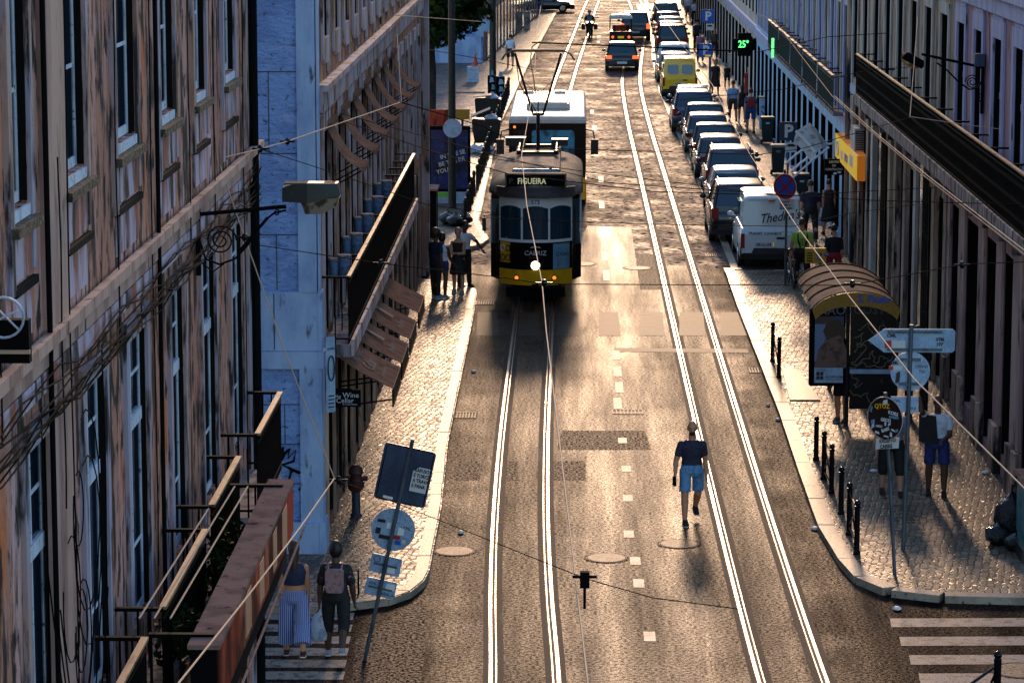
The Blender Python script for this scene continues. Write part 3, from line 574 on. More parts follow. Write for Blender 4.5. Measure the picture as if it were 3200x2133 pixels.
for z in (.64, 1.25, 1.9, 2.55, 5.3, 6.6, 7.9): mb.box((-14, YC-.004, z-.009), (X2-.31, YC-.001, z+.009))
for z0, z1, off in ((.64, 1.25, 0), (1.25, 1.9, .5), (1.9, 2.55, .1), (2.55, 3.13, .6), (4.4, 5.3, .2), (5.3, 6.6, .7), (6.6, 7.9, .3)):
    for k in range(9): x = X2-.45-off-1.15*k; mb.box((x-.008, YC-.0045, z0+.01), (x+.008, YC-.001, z1-.01))
for k in range(9): x = X2-.7-1.1*k; mb.box((x-.008, YC-.0385, 3.45), (x+.008, YC-.0352, 4.36)); mb.box((x-.5, YC-.0735, 3.16), (x-.484, YC-.0702, 3.41))
OBJ('stone_joint', mb, 'joint', b2)
mb = MB(); fbox(mb, X2, 1, YC+.3, 82, 7.22, 7.56, .003, .10); fbox(mb, X2, 1, YC+.3, 82, 7.56, 7.66, .003, .17); fbox(mb, X2, 1, YC+.3, 82, 7.14, 7.2, .003, .05); OBJ('cornice', mb, 'L2stone', b2)
for a, b, c, d in mid+mid2+far_:
    mb = MB(); fbox(mb, X2, 1, a-.17, a-.003, c, d+.3, .003, .05); fbox(mb, X2, 1, b+.003, b+.17, c, d+.3, .003, .05); fbox(mb, X2, 1, a-.003, b+.003, d+.003, d+.3, .003, .05); OBJ('door_surround', mb, 'L2stone', b2)
    window(b2, X2, 1, a, b, c, d, .16, rows=(.3, .6), fw=.07, fm='frame_dark', gm='blackgloss', name='balcony_door')
for a, b, c, d in upw:
    mb = MB(); fbox(mb, X2, 1, a-.28, a-.003, c-.35, d+.2, .003, .04); fbox(mb, X2, 1, b+.003, b+.28, c-.6, d+.2, .003, .04); fbox(mb, X2, 1, a-.003, b+.003, c-.42, c-.003, .003, .045); OBJ('window_surround', mb, 'L2stone', b2)
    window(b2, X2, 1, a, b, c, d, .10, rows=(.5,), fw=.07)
    mb = MB(); fbox(mb, X2, 1, b+.35, b+.95, 7.9, d, .003, .012); OBJ('tile_panel', mb, 'L2tile', b2)
for i in range(6):
    mb = MB(); fbox(mb, X2, 1, 51.93+2.9*i, 52.02+2.9*i, 3.46, 7.1, .003, .012); fbox(mb, X2, 1, 50.58+2.9*i, 50.6+2.9*i, 3.46, 7.1, .003, .012); mb.bm.free()
    mb = MB(); fbox(mb, X2, 1, 50.58+2.9*i, 50.57+2.9*i+.02, 3.5, 7.1, .003, .01); mb.bm.free()
    mb = MB(); fbox(mb, X2, 1, 51.94+2.9*i, 52.02+2.9*i, 3.46, 7.1, .003, .014); OBJ('tile_panel', mb, 'L2tile', b2)
for a, b, c, d in gnd:
    mb = MB(); fbox(mb, X2, 1, a-.14, a-.003, .1, d+.2, .003, .05); fbox(mb, X2, 1, b+.003, b+.14, .1, d+.2, .003, .05); OBJ('door_surround', mb, 'Rgrime', b2)
    window(b2, X2, 1, a, b, c, d, .2, rows=(.35,), fw=.08, fm='frame_dark', gm='glass', name='shop_window')
mb = MB(); mb.box((X2, YC+.65, 3.22), (-3.62, 69.5, 3.42)); OBJ('balcony_slab', mb, 'slab', b2)
mb = MB()
for i in range(12): mb.box((-3.62, YC+.70+i*1.72, 3.23), (-3.57, YC+.70+i*1.72+1.6, 3.50))
OBJ('slab_edge_stone', mb, 'L2stone', b2)
railing(b2, -3.66, X2, 1, YC+.75, 69.4, 3.42, 4.52, .17)
dividers(b2, -3.66, X2, [YC+.75+1.45*i for i in range(1, 14)], 4.5, 3.42)
mb = MB(); fbox(mb, X2, 1, 81.7, 82.0, 0, 13.2, .003, .20); OBJ('downpipe', mb, 'L2stone', b2)
mb = MB(); mb.tube([(-4.5-.0, YC-.10, 4.5), (-4.5, YC-.1, 12)], .02, 6); mb.bm.free()
# graffito on the blue wall
mb = MB(); g = [(872, 1420), (885, 1395), (880, 1440), (892, 1412), (905, 1400), (900, 1432), (925, 1405), (918, 1440), (880, 1452), (905, 1462), (935, 1478), (910, 1470), (903, 1500), (915, 1520)]
g2 = [(903, 1462), (950, 1480), (962, 1462), (966, 1480), (950, 1510), (935, 1530)]
for gg in (g, g2): mb.tube([PY(x, y, YC-.012) for x, y in gg], .022, 5)
tag(OBJ('graffito', mb, 'blackmatt', b2))
# wall lantern at the L1/L2 gap
for i in range(5):    # blue pots on the balcony dividers
    for k, (dx, hh, r_) in enumerate(((0.17, .36, .11), (.34, .30, .09))):
        y = YC+.9+2.9*i+1.2; z = 4.54; t = thing('balcony_planter', None, 'planter', (-3.66-dx, y, z-.22), group='slate blue planters on the corner balcony')
        nth = ('nearest', 'second', 'third', 'fourth', 'farthest')[i]
        t['label'] = ('%s %s slate blue planter on the orange building balcony' % (nth, 'tall round' if k == 0 else 'small inner'))
        mb = MB(); mb.lathe([(r_*.8, 0), (r_, hh), (r_*.9, hh)], 14, (-3.66-dx, y, z-.22)); OBJ('pot', mb, 'bluepot', t, smooth=True)
        mb = MB(); mb.lathe([(r_*1.12, hh), (r_*1.12, hh+.03), (.01, hh+.035)], 14, (-3.66-dx, y, z-.22)); OBJ('lid', mb, 'slab', t)
# upper awnings
def curved_awning(y0, wd, xw, zw, xo, zo, sag, label, group, first=False):
    t = thing('awning', label, 'awning', (xw, y0, zw), group=group); mb = MB(); rg = []
    for k in range(11):
        f = k/10; x = xw+(xo-xw)*f; z = zw+(zo-zw)*f-sag*math.sin(PI*f); rg.append([(x, y0, z), (x, y0+wd, z), (x, y0+wd, z+.018), (x, y0, z+.018)])
    mb.rings(rg); OBJ('canvas', mb, 'awn', t, smooth=True)
    mb = MB(); mb.box((xo-.01, y0-.02, zo-.05), (xo+.03, y0+wd+.02, zo+.04)); OBJ('front_bar', mb, 'awn', t)
    mb = MB(); mb.box((xw+.0, y0-.05, zw-.02), (xw+.10, y0+wd+.05, zw+.10)); OBJ('roller', mb, 'awn', t)
    for y in (y0+.03, y0+wd-.03): mb = MB(); mb.tube([(xw, y, zo-.35), (xo, y, zo-.02)], .013, 6); OBJ('arm', mb, 'railiron', t)
    return t
nm7 = ('nearest', 'second', 'third', 'fourth', 'fifth', 'sixth', 'farthest')
for i in range(7): curved_awning(49.95+2.9*i, 1.2, X2+.02, 6.88, -3.48, 6.18, .17, '%s of the small sagging taupe awnings over the upper balcony doors' % nm7[i], 'small awnings over the balcony doors')
def flat_awning(y0, wd, label, kind):
    t = thing('shop_awning', label, 'awning', (X2, y0, 2.4), group='shop awnings of the wine bar'); p0 = Vector((-4.06, y0, 3.19)); p1 = Vector((-3.0, y0, 2.54)); mb = MB(); rg = []
    for k in range(9):
        f = k/8; p = p0.lerp(p1, f); z = p.z-.05*math.sin(PI*f); rg.append([(p.x, y0, z), (p.x, y0+wd, z), (p.x, y0+wd, z+.015), (p.x, y0, z+.015)])
    mb.rings(rg); OBJ('canvas', mb, 'awn', t, smooth=True)
    mb = MB(); mb.box((-3.01, y0-.01, 2.28), (-2.985, y0+wd+.01, 2.55)); OBJ('valance', mb, 'railiron', t)
    mb = MB()
    for y in (y0+.02, y0+wd-.02): mb.tube([(X2, y, 2.2), (-3.0, y, 2.36)], .015, 6)
    mb.tube([(-2.99, y0-.1, 2.27), (-2.99, y0+wd+.1, 2.27)], .02, 6); OBJ('arm', mb, 'railiron', t)
    sl_ = (p0-p1).normalized()
    if kind == 'name':
        text('lettering', 'The Wine', .28, p1+Vector((0, .45, 0))+sl_*.70, (0, 1, 0), sl_, 'awntext', t, off=-.01); text('lettering', 'Cellar', .34, p1+Vector((0, .55, 0))+sl_*.40, (0, 1, 0), sl_, 'awntext', t, off=-.01)
        text('lettering', 'by Grapes & Bites', .12, p1+Vector((0, .6, 0))+sl_*.2, (0, 1, 0), sl_, 'awntext', t, off=-.01)
    elif kind == 'bottle':
        mb = MB(); O = p1+Vector((0, wd*.5, .025)); 
        for a in (rrect(-.10, .42, .10, .74, .04), rrect(-.045, .72, .045, .95, .03)):
            mb.plate(a, O+Vector((0, 0, .0)), (0, 1, 0), sl_, .004)
        OBJ('bottle_print', mb, 'awntext', t)
        text('lettering', 'by Grapes', .2, p1+Vector((0, wd*.5, 0))+sl_*.2, (0, 1, 0), sl_, 'awntext', t, off=-.01, align='CENTER')
flat_awning(49.8, 2.1, 'nearest taupe shop awning printed with the wine cellar name', 'name')
flat_awning(52.35, 2.1, 'second taupe shop awning with pale bottle print', 'bottle')
flat_awning(55.0, 2.2, 'third taupe shop awning with pale bottle print', 'bottle')
flat_awning(58.2, 2.2, 'farthest shop awning of the wine bar, plain and sunlit', 'plain')
# black hanging sign and parking plate
t = thing('hanging_sign', 'small black hanging sign reading the wine cellar below the awnings', 'sign', (-3.8, 49.0, 1.6))
a = PY(1044, 1216, 49.0); b = PY(1128, 1270, 49.0); mb = MB(); mb.box((a.x, 48.98, b.z), (b.x, 49.02, a.z)); OBJ('board', mb, 'blackmatt', t)
text('lettering', 'the', .07, (a.x+.02, 48.98, a.z-.13), (1, 0, 0), (0, 0, 1), 'signwhite', t); text('lettering', 'Wine', .12, (a.x+.14, 48.98, a.z-.13), (1, 0, 0), (0, 0, 1), 'signwhite', t); text('lettering', 'Cellar', .12, (a.x+.03, 48.98, a.z-.22), (1, 0, 0), (0, 0, 1), 'signwhite', t); text('lettering', 'by Grapes & Bites', .033, (a.x+.14, 48.98, a.z-.255), (1, 0, 0), (0, 0, 1), 'signwhite', t)
mb = MB(); mb.box((-4.1, 48.99, a.z), (a.x+.3, 49.01, a.z+.015)); OBJ('bracket', mb, 'railiron', t)
t = thing('zone_sign', 'tall narrow grey zone plate with a circle on the blue corner', 'sign', (-4.0, 48.2, 1.9))
A = PY(1018, 1062, 48.05); B = PY(1046, 1290, 48.25); mb = MB(); poly = rrect(0, 0, .17, A.z-B.z, .03); O = Vector((A.x-.0, 48.1, B.z+.03)); mb.plate(poly, O, (1, .8, 0), (0, 0, 1), -.02); OBJ('plate', mb, 'signback', t)
N_ = Vector((1, .8, 0)).normalized(); O2 = O+N_*.0+Vector((0, 0, 0))
text('lettering', 'zona', .075, O+N_*.015+Vector((0, 0, 1.02)), N_, (0, 0, 1), 'black', t, off=.012)
mb = MB(); nn = N_.cross(Vector((0, 0, 1))); mb.tube([O+N_*(.085+.06*math.cos(a))+Vector((0, 0, .72+.2*math.sin(a)))+nn*.02 for a in [2*PI*k/24 for k in range(25)]], .010, 6); OBJ('circle_mark', mb, 'black', t)
mb = MB()
for k in range(4): mb.plate([(.03, .08+.06*k), (.14, .08+.06*k), (.14, .10+.06*k), (.03, .10+.06*k)], O+nn*.013, N_, (0, 0, 1), .002)
OBJ('text_rows', mb, 'black', t)

# ================================================================== right side
XR = 7.8; XB = 7.34
def stonebands(parent, Xf, s, y0, y1, rows):
    mb = MB()
    for z0, z1, n in rows: fbox(mb, Xf, s, y0, y1, z0, z1, .003, n)
    return OBJ('cornice', mb, 'Rstone', parent)
MT['pier'] = mat('weathered pier stone', (.52, .34, .31), .8, layers=[((.36, .21, .21), (2, 1.2, .4), .46, .58, 6), ((.04, .028, .03), (4, 2, .8), .56, .64, 7)])
# R1 pink
r1 = thing('pink_building', 'dusty pink building with lilac window trim at the right edge', 'building', (XR, 47, 0))
w1 = [(52.95-2.72*k, 54.1-2.72*k, 5.12, 7.95) for k in (2, 1, 0)] + [(55.66, 56.84, 5.12, 7.95), (58.42, 59.56, 5.12, 7.95), (61.03, 62.24, 5.12, 7.95)]
g1 = [(48.3, 49.8, .5, 4.2), (50.6, 52.2, .5, 4.2), (53.5, 54.75, .5, 4.2), (55.7, 57.2, .35, 4.2), (58.2, 60.1, .5, 4.2), (61.2, 62.5, .35, 4.2)]
u1 = [(a, b, 9.7, 12.2) for a, b, _, _ in w1]
OBJ('wall', wallmesh(XR, -1, 47.2, 63.0, 0, 13.6, w1+g1+u1, .42), 'Rpink', r1); bodybox(r1, XR, -1, 10, 47.2, 63, 0, 13.6, 'Rpink')
mb = MB(); mb.box((XR+.003, 47.15, 0), (XR+.42, 47.2, 13.6)); OBJ('end_wall', mb, 'Rpink', r1)
for z0 in (5.4, 9.7):
    for x0 in (9.2, 12.2, 15.0):
        mb = MB(); mb.box((x0-.15, 47.10, z0-.15), (x0, 47.149, z0+2.35)); mb.box((x0+1.1, 47.10, z0-.15), (x0+1.25, 47.149, z0+2.35)); mb.box((x0, 47.10, z0-.15), (x0+1.1, 47.149, z0)); mb.box((x0, 47.10, z0+2.2), (x0+1.1, 47.149, z0+2.35)); f = OBJ('side_window', mb, 'Rstone', r1)
        mb = MB(); mb.box((x0, 47.135, z0), (x0+1.1, 47.148, z0+2.2)); OBJ('pane', mb, 'glass', f)
stonebands(r1, XR, -1, 47.15, 63.0, ((8.40, 8.72, .10), (8.72, 8.86, .20), (4.75, 4.93, .06)))
for i, (a, b, c, d) in enumerate(w1+u1):
    mb = MB(); fbox(mb, XR, -1, a-.24, a-.003, c, d+.34, .003, .05); fbox(mb, XR, -1, b+.003, b+.24, c, d+.34, .003, .05); fbox(mb, XR, -1, a-.003, b+.003, d+.003, d+.34, .003, .055); fbox(mb, XR, -1, a-.10, b+.10, d+.345, d+.42, .003, .045)
    OBJ('window_surround', mb, 'Rstone', r1)
    if c < 8: window(r1, XR, -1, a, b, c, d, .13, rows=(.2, .45), fw=.09, trans=c+1.75, name='balcony_door', gm='glass')
    else: window(r1, XR, -1, a, b, c, d, .13, rows=(.5,), fw=.09)
for a, b, c, d in g1: window(r1, XR, -1, a, b, c, d, .25, rows=(), mull=False, fw=.06, fm='frame_dark', gm='carglass', name='shop_window')
def groundskin(parent, Y0, Y1, ops, zt):
    mb = MB(); cut = [Y0]+[v for o in ops for v in (o[0]-.003, o[1]+.003)]+[Y1]
    for a, b in zip(cut[::2], cut[1::2]):
        if b-a > .02: fbox(mb, XR, -1, a, b, 0, zt, .001, .0029)
    return OBJ('dark_facing', mb, 'Rblack', parent)  # thin dark sheet over the ground floor wall between openings
groundskin(r1, 47.21, 62.99, g1, 4.7)
ys = [47.3, 48.2, 49.9, 50.5, 52.3, 53.4, 54.85, 55.6, 57.3, 58.1, 60.2, 61.1, 62.6, 62.98]
for k in range(0, len(ys), 2):
    mb = MB(); fbox(mb, XR, -1, ys[k], ys[k+1], 1.0, 4.74, .003, .055); OBJ('pilaster', mb, 'pier', r1)
    mb = MB(); fbox(mb, XR, -1, ys[k]-.02, ys[k+1]+.02, 0, .98, .003, .13); OBJ('pilaster_base', mb, 'Rgrime', r1)
# R2 beige
r2 = thing('beige_building', 'grimy beige building with tall dark balcony doors behind the yellow sign', 'building', (XR, 63, 0))
w2 = [(63.82+2.9*k, 65.1+2.9*k, 5.12, 7.97) for k in range(8)]
g2_ = [(63.6+1.9*k, 64.9+1.9*k, .2, 4.1) for k in range(11)]; u2 = [(a, b, 9.3, 12) for a, b, _, _ in w2]
OBJ('wall', wallmesh(XR, -1, 63.004, 86.0, 0, 13.3, w2+g2_+u2, .42), 'Rbeige', r2); bodybox(r2, XR, -1, 10, 63, 86, 0, 13.3, 'Rbeige')
stonebands(r2, XR, -1, 63.01, 86, ((8.5, 8.7, .12), (4.70, 4.93, .08)))
for a, b, c, d in w2+u2:
    mb = MB(); fbox(mb, XR, -1, a-.2, a-.003, c, d+.25, .003, .045); fbox(mb, XR, -1, b+.003, b+.2, c, d+.25, .003, .045); fbox(mb, XR, -1, a-.003, b+.003, d+.003, d+.25, .003, .045)
    OBJ('window_surround', mb, 'Rwhite', r2)
    window(r2, XR, -1, a, b, c, d, .22, rows=(.5,), fw=.08, fm='frame_dark', gm='blackgloss', name='balcony_door')
for k, (a, b, c, d) in enumerate(g2_): window(r2, XR, -1, a, b, c, d, .25, rows=(), mull=bool(k % 2), fw=.07, fm='frame_dark', gm='glass' if k % 3 else 'blackgloss', name='shop_window')
groundskin(r2, 63.01, 85.99, g2_, 4.65)
for k in range(12):
    y = 63.02+1.9*k; m_ = ('Rgrime', 'Rbeige', 'Rblack', 'Rwhite', 'Rgrime')[k % 5]
    mb = MB(); fbox(mb, XR, -1, y, min(y+.5, 85.9), 0, 4.69, .003, .08+.03*(k % 3)); OBJ('pilaster', mb, m_, r2)
mb = MB(); mb.tube([(XR-.12, 85.7, 0), (XR-.12, 85.7, 13)], .07, 8); OBJ('downpipe', mb, 'Rgrime', r2)
# shared black balcony R1+R2
bal = thing('long_balcony', 'long black iron balcony with rusty handrail running along the right facades', 'balcony', (XB, 47.3, 4.9))
mb = MB(); mb.box((XB, 47.3, 4.94), (XR-.003, 79.6, 5.08)); OBJ('balcony_slab', mb, 'slab', bal)
for k in range(17):
    mb = MB(); y = 47.35+k*1.9; mb.box((XB-.05, y, 4.86), (XB-.001, y+1.82, 5.12)); mb.box((XB+.08, y+.1, 4.60), (XR-.17, y+.28, 4.939)); OBJ('slab_edge_stone', mb, 'slab', bal)
railing(bal, XB, XR, -1, 47.3, 79.6, 5.08, 6.14, .12, dense=1)
mb = MB(); mb.box((XB+.02, 47.35, 5.1), (XB+.028, 60.2, 6.05)); OBJ('mesh_screen', mb, 'blackmatt', bal)
dividers(bal, XB, XR, [51.6, 54.5, 57.1, 59.9, 62.8, 65.7, 68.6, 71.5, 74.4, 77.3], 6.12, 5.08)
# R3 pale blue
r3 = thing('pale_blue_building', 'pale blue and white building with green balcony beyond the beige one', 'building', (XR, 86, 0))
w3 = [(87.0+2.3*k, 88.1+2.3*k, 4.1, 7.0) for k in range(19)]; g3 = [(86.8+2.6*k, 88.6+2.6*k, .2, 3.2) for k in range(17)]; u3 = [(a, b, 8.3, 11) for a, b, _, _ in w3]
OBJ('wall', wallmesh(XR, -1, 86.004, 131, 0, 13.0, w3+g3+u3, .42), 'Rblue', r3); bodybox(r3, XR, -1, 10, 86, 131, 0, 13, 'Rblue')
stonebands(r3, XR, -1, 86.01, 131, ((7.6, 7.85, .12), (3.6, 3.9, .08)))
for k, (a, b, c, d) in enumerate(w3+u3):
    mb = MB(); fbox(mb, XR, -1, a-.2, a-.003, c, d+.25, .003, .06); fbox(mb, XR, -1, b+.003, b+.2, c, d+.25, .003, .06); fbox(mb, XR, -1, a-.003, b+.003, d+.003, d+.25, .003, .05)
    OBJ('window_surround', mb, 'Rwhite' if k % 2 else 'Rstone', r3)
    window(r3, XR, -1, a, b, c, d, .2, rows=(.5,), fw=.07, fm='frame_white', gm='glass', name='balcony_door')
for k, (a, b, c, d) in enumerate(g3): window(r3, XR, -1, a, b, c, d, .25, rows=(), mull=False, fw=.07, fm='frame_dark', gm='glass', name='shop_window')
MT['railgreen'] = mat('green iron', (.012, .035, .03), .6)
for y0, y1 in ((86.6, 92.2), (92.8, 98.3), (98.9, 104), (104.6, 110), (110.6, 116)):
    mb = MB(); mb.box((XB, y0, 3.92), (XR-.17, y1, 4.05)); OBJ('balcony_slab', mb, 'slab', r3)
    t = OBJ('railing', _bars(XB, XR, -1, y0, y1, 4.05, 5.05, .12, True, 0), 'railgreen', r3)
    mb = MB(); n = 3; L = (y1-y0)/n
    for k in range(n): mb.box((XB-.04, y0+k*L+.15, 5.04), (XB+.05, y0+(k+1)*L-.15, 5.075))
    OBJ('handrail', mb, 'railcap', t)
    dividers(r3, XB, XR, [y0+1.9, y0+3.7], 5.03, 4.05)
# R4 far
r4 = thing('far_shop_building', 'distant pale building with shops where the street bends, top right', 'building', (XR, 131, 0))
w4 = [(132.5+2.6*k, 133.7+2.6*k, 4.3, 7.0) for k in range(36)]; g4 = [(132.2+3.2*k, 134.4+3.2*k, .2, 3.2) for k in range(29)]
OBJ('wall', wallmesh(XR+.1, -1, 131.004, 229, 0, 12.5, w4+g4, .42), 'Rwhite', r4); bodybox(r4, XR+.1, -1, 10, 131, 229, 0, 12.5, 'Rwhite')
for a, b, c, d in w4: window(r4, XR+.1, -1, a, b, c, d, .15, rows=(.5,), fw=.1)
for a, b, c, d in g4: window(r4, XR+.1, -1, a, b, c, d, .25, rows=(), mull=False, fw=.1, fm='frame_dark', name='shop_window')
stonebands(r4, XR+.1, -1, 131.1, 229, ((3.6, 3.9, .12), (7.5, 7.8, .12)))
# L3 plaza wall, L4 far left facade
l3 = thing('plaza_building', 'pale blue wall facing the camera behind the tree', 'building', (-12, 164, 0))
mb = MB(); mb.box((-24, 164.2, 0), (-4.9, 172, 12)); OBJ('wall', mb, 'blue', l3)
mb = MB(); mb.box((-24, 164.05, 0), (-5.0, 164.199, 1.5)); mb.box((-5.3, 164.0, 1.5), (-4.88, 164.199, 12)); OBJ('plinth', mb, 'bluestone', l3)
mb = MB(); mb.box((-8.2, 163.98, 2.6), (-4.9, 164.04, 2.72)); OBJ('rail', mb, 'blackmatt', l3)
mb = MB(); mb.rings([[(-24, 163.9, 12), (-24, 168, 14), (-24, 172.2, 12)], [(-4.8, 163.9, 12), (-4.8, 168, 14), (-4.8, 172.2, 12)]]); OBJ('roof', mb, 'rooftile', l3)
l4 = thing('far_left_building', 'distant stained beige facade on the left where the street bends', 'building', (-4.9, 164, 0))
pa, pb = Vector((-4.88, 164.3, 0)), Vector((-.9, 245, 0)); u_ = (pb-pa).normalized(); n_ = Vector((u_.y, -u_.x, 0)); Ln = (pb-pa).length
mb = MB()
opl = [(2+2.6*k, 3.2+2.6*k) for k in range(30)]
def L4P(u, z, n=0): p = pa+u_*u+n_*n; return (p.x, p.y, z)
mb.rings([[L4P(0, 0), L4P(Ln, 0), L4P(Ln, 0, -8), L4P(0, 0, -8)], [L4P(0, 12), L4P(Ln, 12), L4P(Ln, 12, -8), L4P(0, 12, -8)]]); OBJ('wall', mb, 'L1wall', l4)
mb = MB(); mb.rings([[L4P(0, 12.001, .3), L4P(0, 14, -4), L4P(0, 12.001, -8)], [L4P(Ln, 12.001, .3), L4P(Ln, 14, -4), L4P(Ln, 12.001, -8)]]); OBJ('roof', mb, 'rooftile', l4)
for u0, u1 in opl:
    for z0, z1 in ((.3, 2.7), (4, 6.4), (7.8, 10)):
        mb = MB(); mb.rings([[L4P(u0-.15, z0-.1, .01), L4P(u1+.15, z0-.1, .01), L4P(u1+.15, z0-.1, .06), L4P(u0-.15, z0-.1, .06)], [L4P(u0-.15, z1+.15, .01), L4P(u1+.15, z1+.15, .01), L4P(u1+.15, z1+.15, .06), L4P(u0-.15, z1+.15, .06)]]); f = OBJ('window', mb, 'L2stone', l4)
        mb = MB(); mb.face([L4P(u0, z0, .065), L4P(u1, z0, .065), L4P(u1, z1, .065), L4P(u0, z1, .065)]); OBJ('pane', mb, 'glass', f)
# ------------------------------------------------------------------ people
def jm(name, c, rough=.7, c2=None, sc_=14): return mat(name, c, rough, layers=[(c2 or tuple(v*.6 for v in c), sc_, .5, .62)], bump=(30, .3, .006))
SK = {'tan': mat('tan skin', (.36, .17, .10), .55), 'dark': mat('deep skin', (.10, .045, .028), .5), 'fair': mat('fair skin', (.50, .27, .18), .5)}
HAIR = {'black': mat('black hair', (.008, .006, .005), .5), 'brown': mat('brown hair', (.05, .025, .014), .55), 'grey': mat('grey hair', (.22, .20, .19), .6), 'blonde': mat('fair hair', (.28, .17, .08), .6)}
CL = {}
def cloth(k, c, c2=None, s_=14):
    if k not in CL: CL[k] = jm(k, c, .75, c2, s_)
    return CL[k]
def capsule(mb, p0, r0, p1, r1, n=12):
    p0, p1 = Vector(p0), Vector(p1); d = p1-p0; pts = []; rs = []
    t = d.normalized()
    for k in range(4): a = PI/2*(1-k/4); pts.append(p0-t*r0*math.sin(a)); rs.append(max(r0*math.cos(a), .002))
    pts += [p0, p1]; rs += [r0, r1]
    for k in range(1, 5): a = PI/2*k/4; pts.append(p1+t*r1*math.sin(a)); rs.append(max(r1*math.cos(a), .002))
    mb.tube(pts, rs, n)
def remesh(name, mb, voxel, m, parent, smooth_it=2):
    me = bpy.data.meshes.new('t'); mb.bm.to_mesh(me); mb.bm.free(); o = bpy.data.objects.new('t', me); col.objects.link(o)
    r = o.modifiers.new('r', 'REMESH'); r.mode = 'VOXEL'; r.voxel_size = voxel
    s_ = o.modifiers.new('s', 'SMOOTH'); s_.factor = .5; s_.iterations = smooth_it
    dg = bpy.context.evaluated_depsgraph_get(); me2 = bpy.data.meshes.new_from_object(o.evaluated_get(dg)); bpy.data.objects.remove(o)
    me2.materials.clear(); me2.materials.append(m); me2.shade_smooth(); me2.name = name
    p = bpy.data.objects.new(name, me2); col.objects.link(p); p.parent = parent; return p
def dirv(pitch, out, side):      # limb direction: hanging down, pitched forward, swung out
    return Vector((side*math.sin(out), math.sin(pitch)*math.cos(out), -math.cos(pitch)*math.cos(out)))
